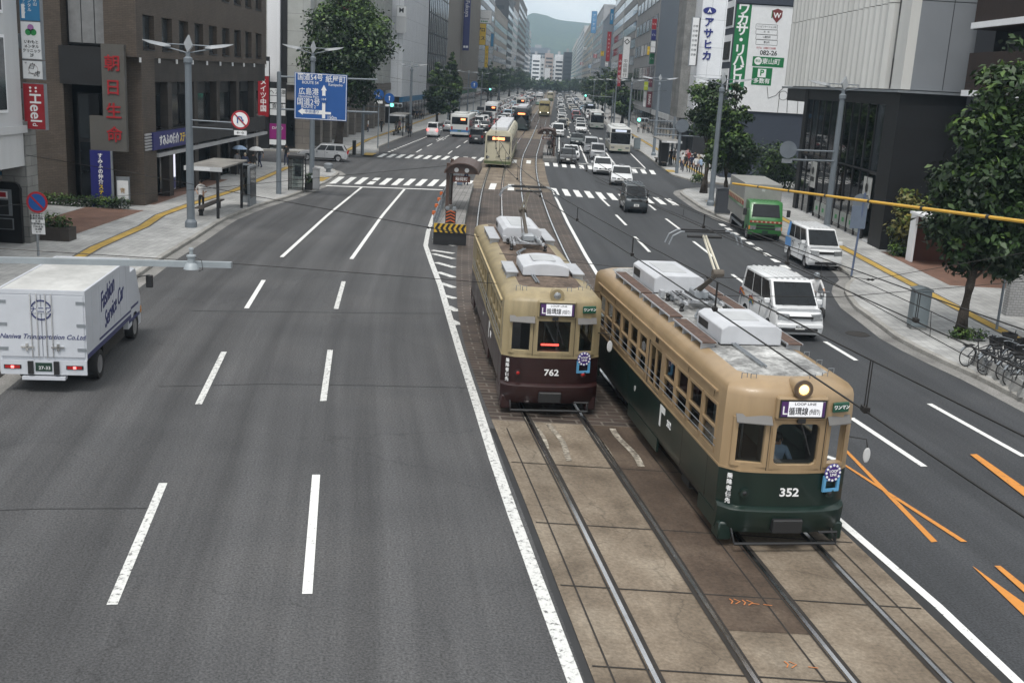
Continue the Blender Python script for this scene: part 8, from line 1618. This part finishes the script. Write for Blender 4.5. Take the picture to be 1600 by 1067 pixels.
# ------------------------------------------------------------------ people
def P(label, px, py, face, pose='stand', top='white', bottom='black', hair=True, group=None, sc=1.0):
    return person(label, G(px, py, .15), R(face), pose, top, bottom, hair, 'black', group, sc)
def umbrella(label, px, py, face, col):
    g_ = G(px, py, .15); h = g_+Matrix.Rotation(R(face), 3, 'Z') @ Vector((.19, .25, 1.37)); t = thing('umbrella', label, 'umbrella', h); mb = MB(); mb.tube([(0, 0, -.1), (0, 0, .75)], .012, 6); mb.build('shaft', GREYMETAL, t)
    c = MB(); n = 8; c.loft([[(r_*math.cos(2*PI*k/n), r_*math.sin(2*PI*k/n), z) for k in range(n)] for r_, z in ((.55, .48), (.45, .60), (.25, .70), (.02, .75))], cap=False); c.loft([[(r_*math.cos(2*PI*k/n), r_*math.sin(2*PI*k/n), z) for k in range(n)][::-1] for r_, z in ((.545, .475), (.44, .59), (.02, .74))], cap=False); c.build('canopy', CLOTH[col], t)
P('person in a white shirt and black shorts standing by the left bus shelter', 315, 331, 170, 'hip', 'white', 'black')
P('person in black under a blue white umbrella, leftmost of three walkers', 371, 274, 20, 'umbrella', 'grey', 'black'); umbrella('pale blue umbrella held by the leftmost of three walkers', 371, 274, 20, 'blue')
P('person in navy top and straw hat between two umbrella carriers', 383, 277, 15, 'walk', 'navy', 'black', 'beige'); P('person in black top under a white umbrella near the red sign', 396, 276, 10, 'umbrella', 'black', 'beige'); umbrella('white umbrella held by the walker nearest the red sign', 396, 276, 10, 'white')
P('person in dark coat carrying white bags near the magenta board', 406, 262, 60, 'walk', 'black', 'navy'); P('person in white scarf and dark suit beside the telephone cabinet', 447, 259, 175, 'phone', 'black', 'navy')
for i, (px, py, tp, bt, f, lab) in enumerate(((575, 207, 'white', 'navy', 90, 'person in white top by the colonnade'), (596, 207, 'black', 'black', 20, 'person in black walking along the colonnade, nearest the white post'), (619, 209, 'grey', 'navy', 160, 'person in grey waiting at the far left shelter'), (624, 208, 'pink', 'black', 150, 'person in pink waiting at the far left shelter'), (647, 187, 'black', 'black', 170, 'leftmost of four dark figures past the far shelter'), (651, 187, 'navy', 'black', 170, 'second of four dark figures past the far shelter'), (656, 187, 'black', 'navy', 170, 'third of four dark figures past the far shelter'), (660, 187, 'grey', 'black', 170, 'rightmost of four dark figures past the far shelter'), (640, 215, 'black', 'black', 10, 'person in black alone at the kerb by the far shelter'))): P(lab, px, py, f, 'walk' if i % 2 else 'stand', tp, bt)
G2 = 'people waiting on the right pavement'
for i, (px, py, tp, bt, f, lab) in enumerate(((1047, 259, 'black', 'black', 160, 'person in black beside the twin advert pillar, left one'), (1053, 258, 'grey', 'black', 150, 'person in grey beside the twin advert pillar, right one'), (1065, 266, 'white', 'navy', 120, 'person in white top at the front of the waiting group'), (1070, 269, 'black', 'black', 140, 'person in black at the kerb end of the waiting group'), (1075, 262, 'red', 'black', 200, 'person in dark red within the waiting group'), (1079, 270, 'navy', 'black', 180, 'person in navy within the waiting group'), (1084, 263, 'black', 'skinny', 210, 'person in black at the back of the waiting group'), (1086, 273, 'white', 'black', 170, 'person in white beside a blue bag in the group'), (1094, 274, 'blue', 'black', 0, 'person in blue shirt seen from behind at the corner'), (1090, 266, 'beige', 'navy', 190, 'person in beige at the back of the corner group'), (1073, 257, 'pink', 'black', 170, 'person in pink in the middle of the waiting group'), (1061, 260, 'white', 'black', 190, 'person in white nearest the shelter'))): P(lab, px, py, f, 'stand' if i % 3 else 'walk', tp, bt, group=G2)
for i, (px, py, tp, lab) in enumerate(((997, 208, 'white', 'person in white far on the right pavement, leftmost of three'), (1005, 209, 'black', 'person in black far on the right pavement, middle of three'), (1012, 209, 'grey', 'person in grey far on the right pavement, rightmost of three'), (952, 189, 'white', 'person in white near the slim pavement tree'), (957, 189, 'white', 'second person in white near the slim pavement tree'))): P(lab, px, py, 170, 'walk', tp, 'black')
p = G(722, 291, .37); person('person in white cap with backpack and suitcase on the left island', S(-3.3, 77.0, .37), R(0), 'stand', 'beige', 'navy', 'white')
t = thing('suitcase', 'small grey blue suitcase standing on the left island', 'suitcase', S(-3.75, 76.7, .372)); mb = MB(); mb.box(-.2, .2, -.12, .12, .05, .65, b=.04); mb.build('shell', M('case_blue', (.13, .17, .23), .4), t); mb = MB(); mb.tube([(-.12, 0, .65), (-.12, 0, .95), (.12, 0, .95), (.12, 0, .65)], .012, 6); mb.build('handle', GREYMETAL, t)
t = thing('backpack', 'beige backpack worn by the person on the left island', 'backpack', S(-3.3, 76.82, 1.62)); mb = MB(); mb.box(-.17, .17, -.14, .06, -.28, .22, b=.05); mb.build('bag', CLOTH['beige'], t); mb = MB(); mb.box(-.12, .12, -.19, -.14, -.24, -.02, b=.02); mb.build('pocket', CLOTH['beige'], t)
person('person in white hat and grey top on the right island', S(3.4, 113, .37), R(170), 'stand', 'grey', 'black', 'white'); person('person in pink beside the white hat on the right island', S(3.75, 114.2, .37), R(190), 'stand', 'pink', 'black')
# ------------------------------------------------------------------ the air
hz = MB(); hz.box(-2600, 2600, -420, 3400, -3.0, 205)
HM = bpy.data.materials.new('haze'); HM.use_nodes = True; t = HM.node_tree; t.nodes.clear()
pv_ = N(t, 'ShaderNodeVolumePrincipled'); pv_.inputs['Color'].default_value = (.60, .80, 1.0, 1); pv_.inputs['Density'].default_value = .00030; pv_.inputs['Anisotropy'].default_value = 0
ho = N(t, 'ShaderNodeOutputMaterial'); t.links.new(pv_.outputs[0], ho.inputs['Volume'])
tag(hz.build('haze', HM), kind='stuff')
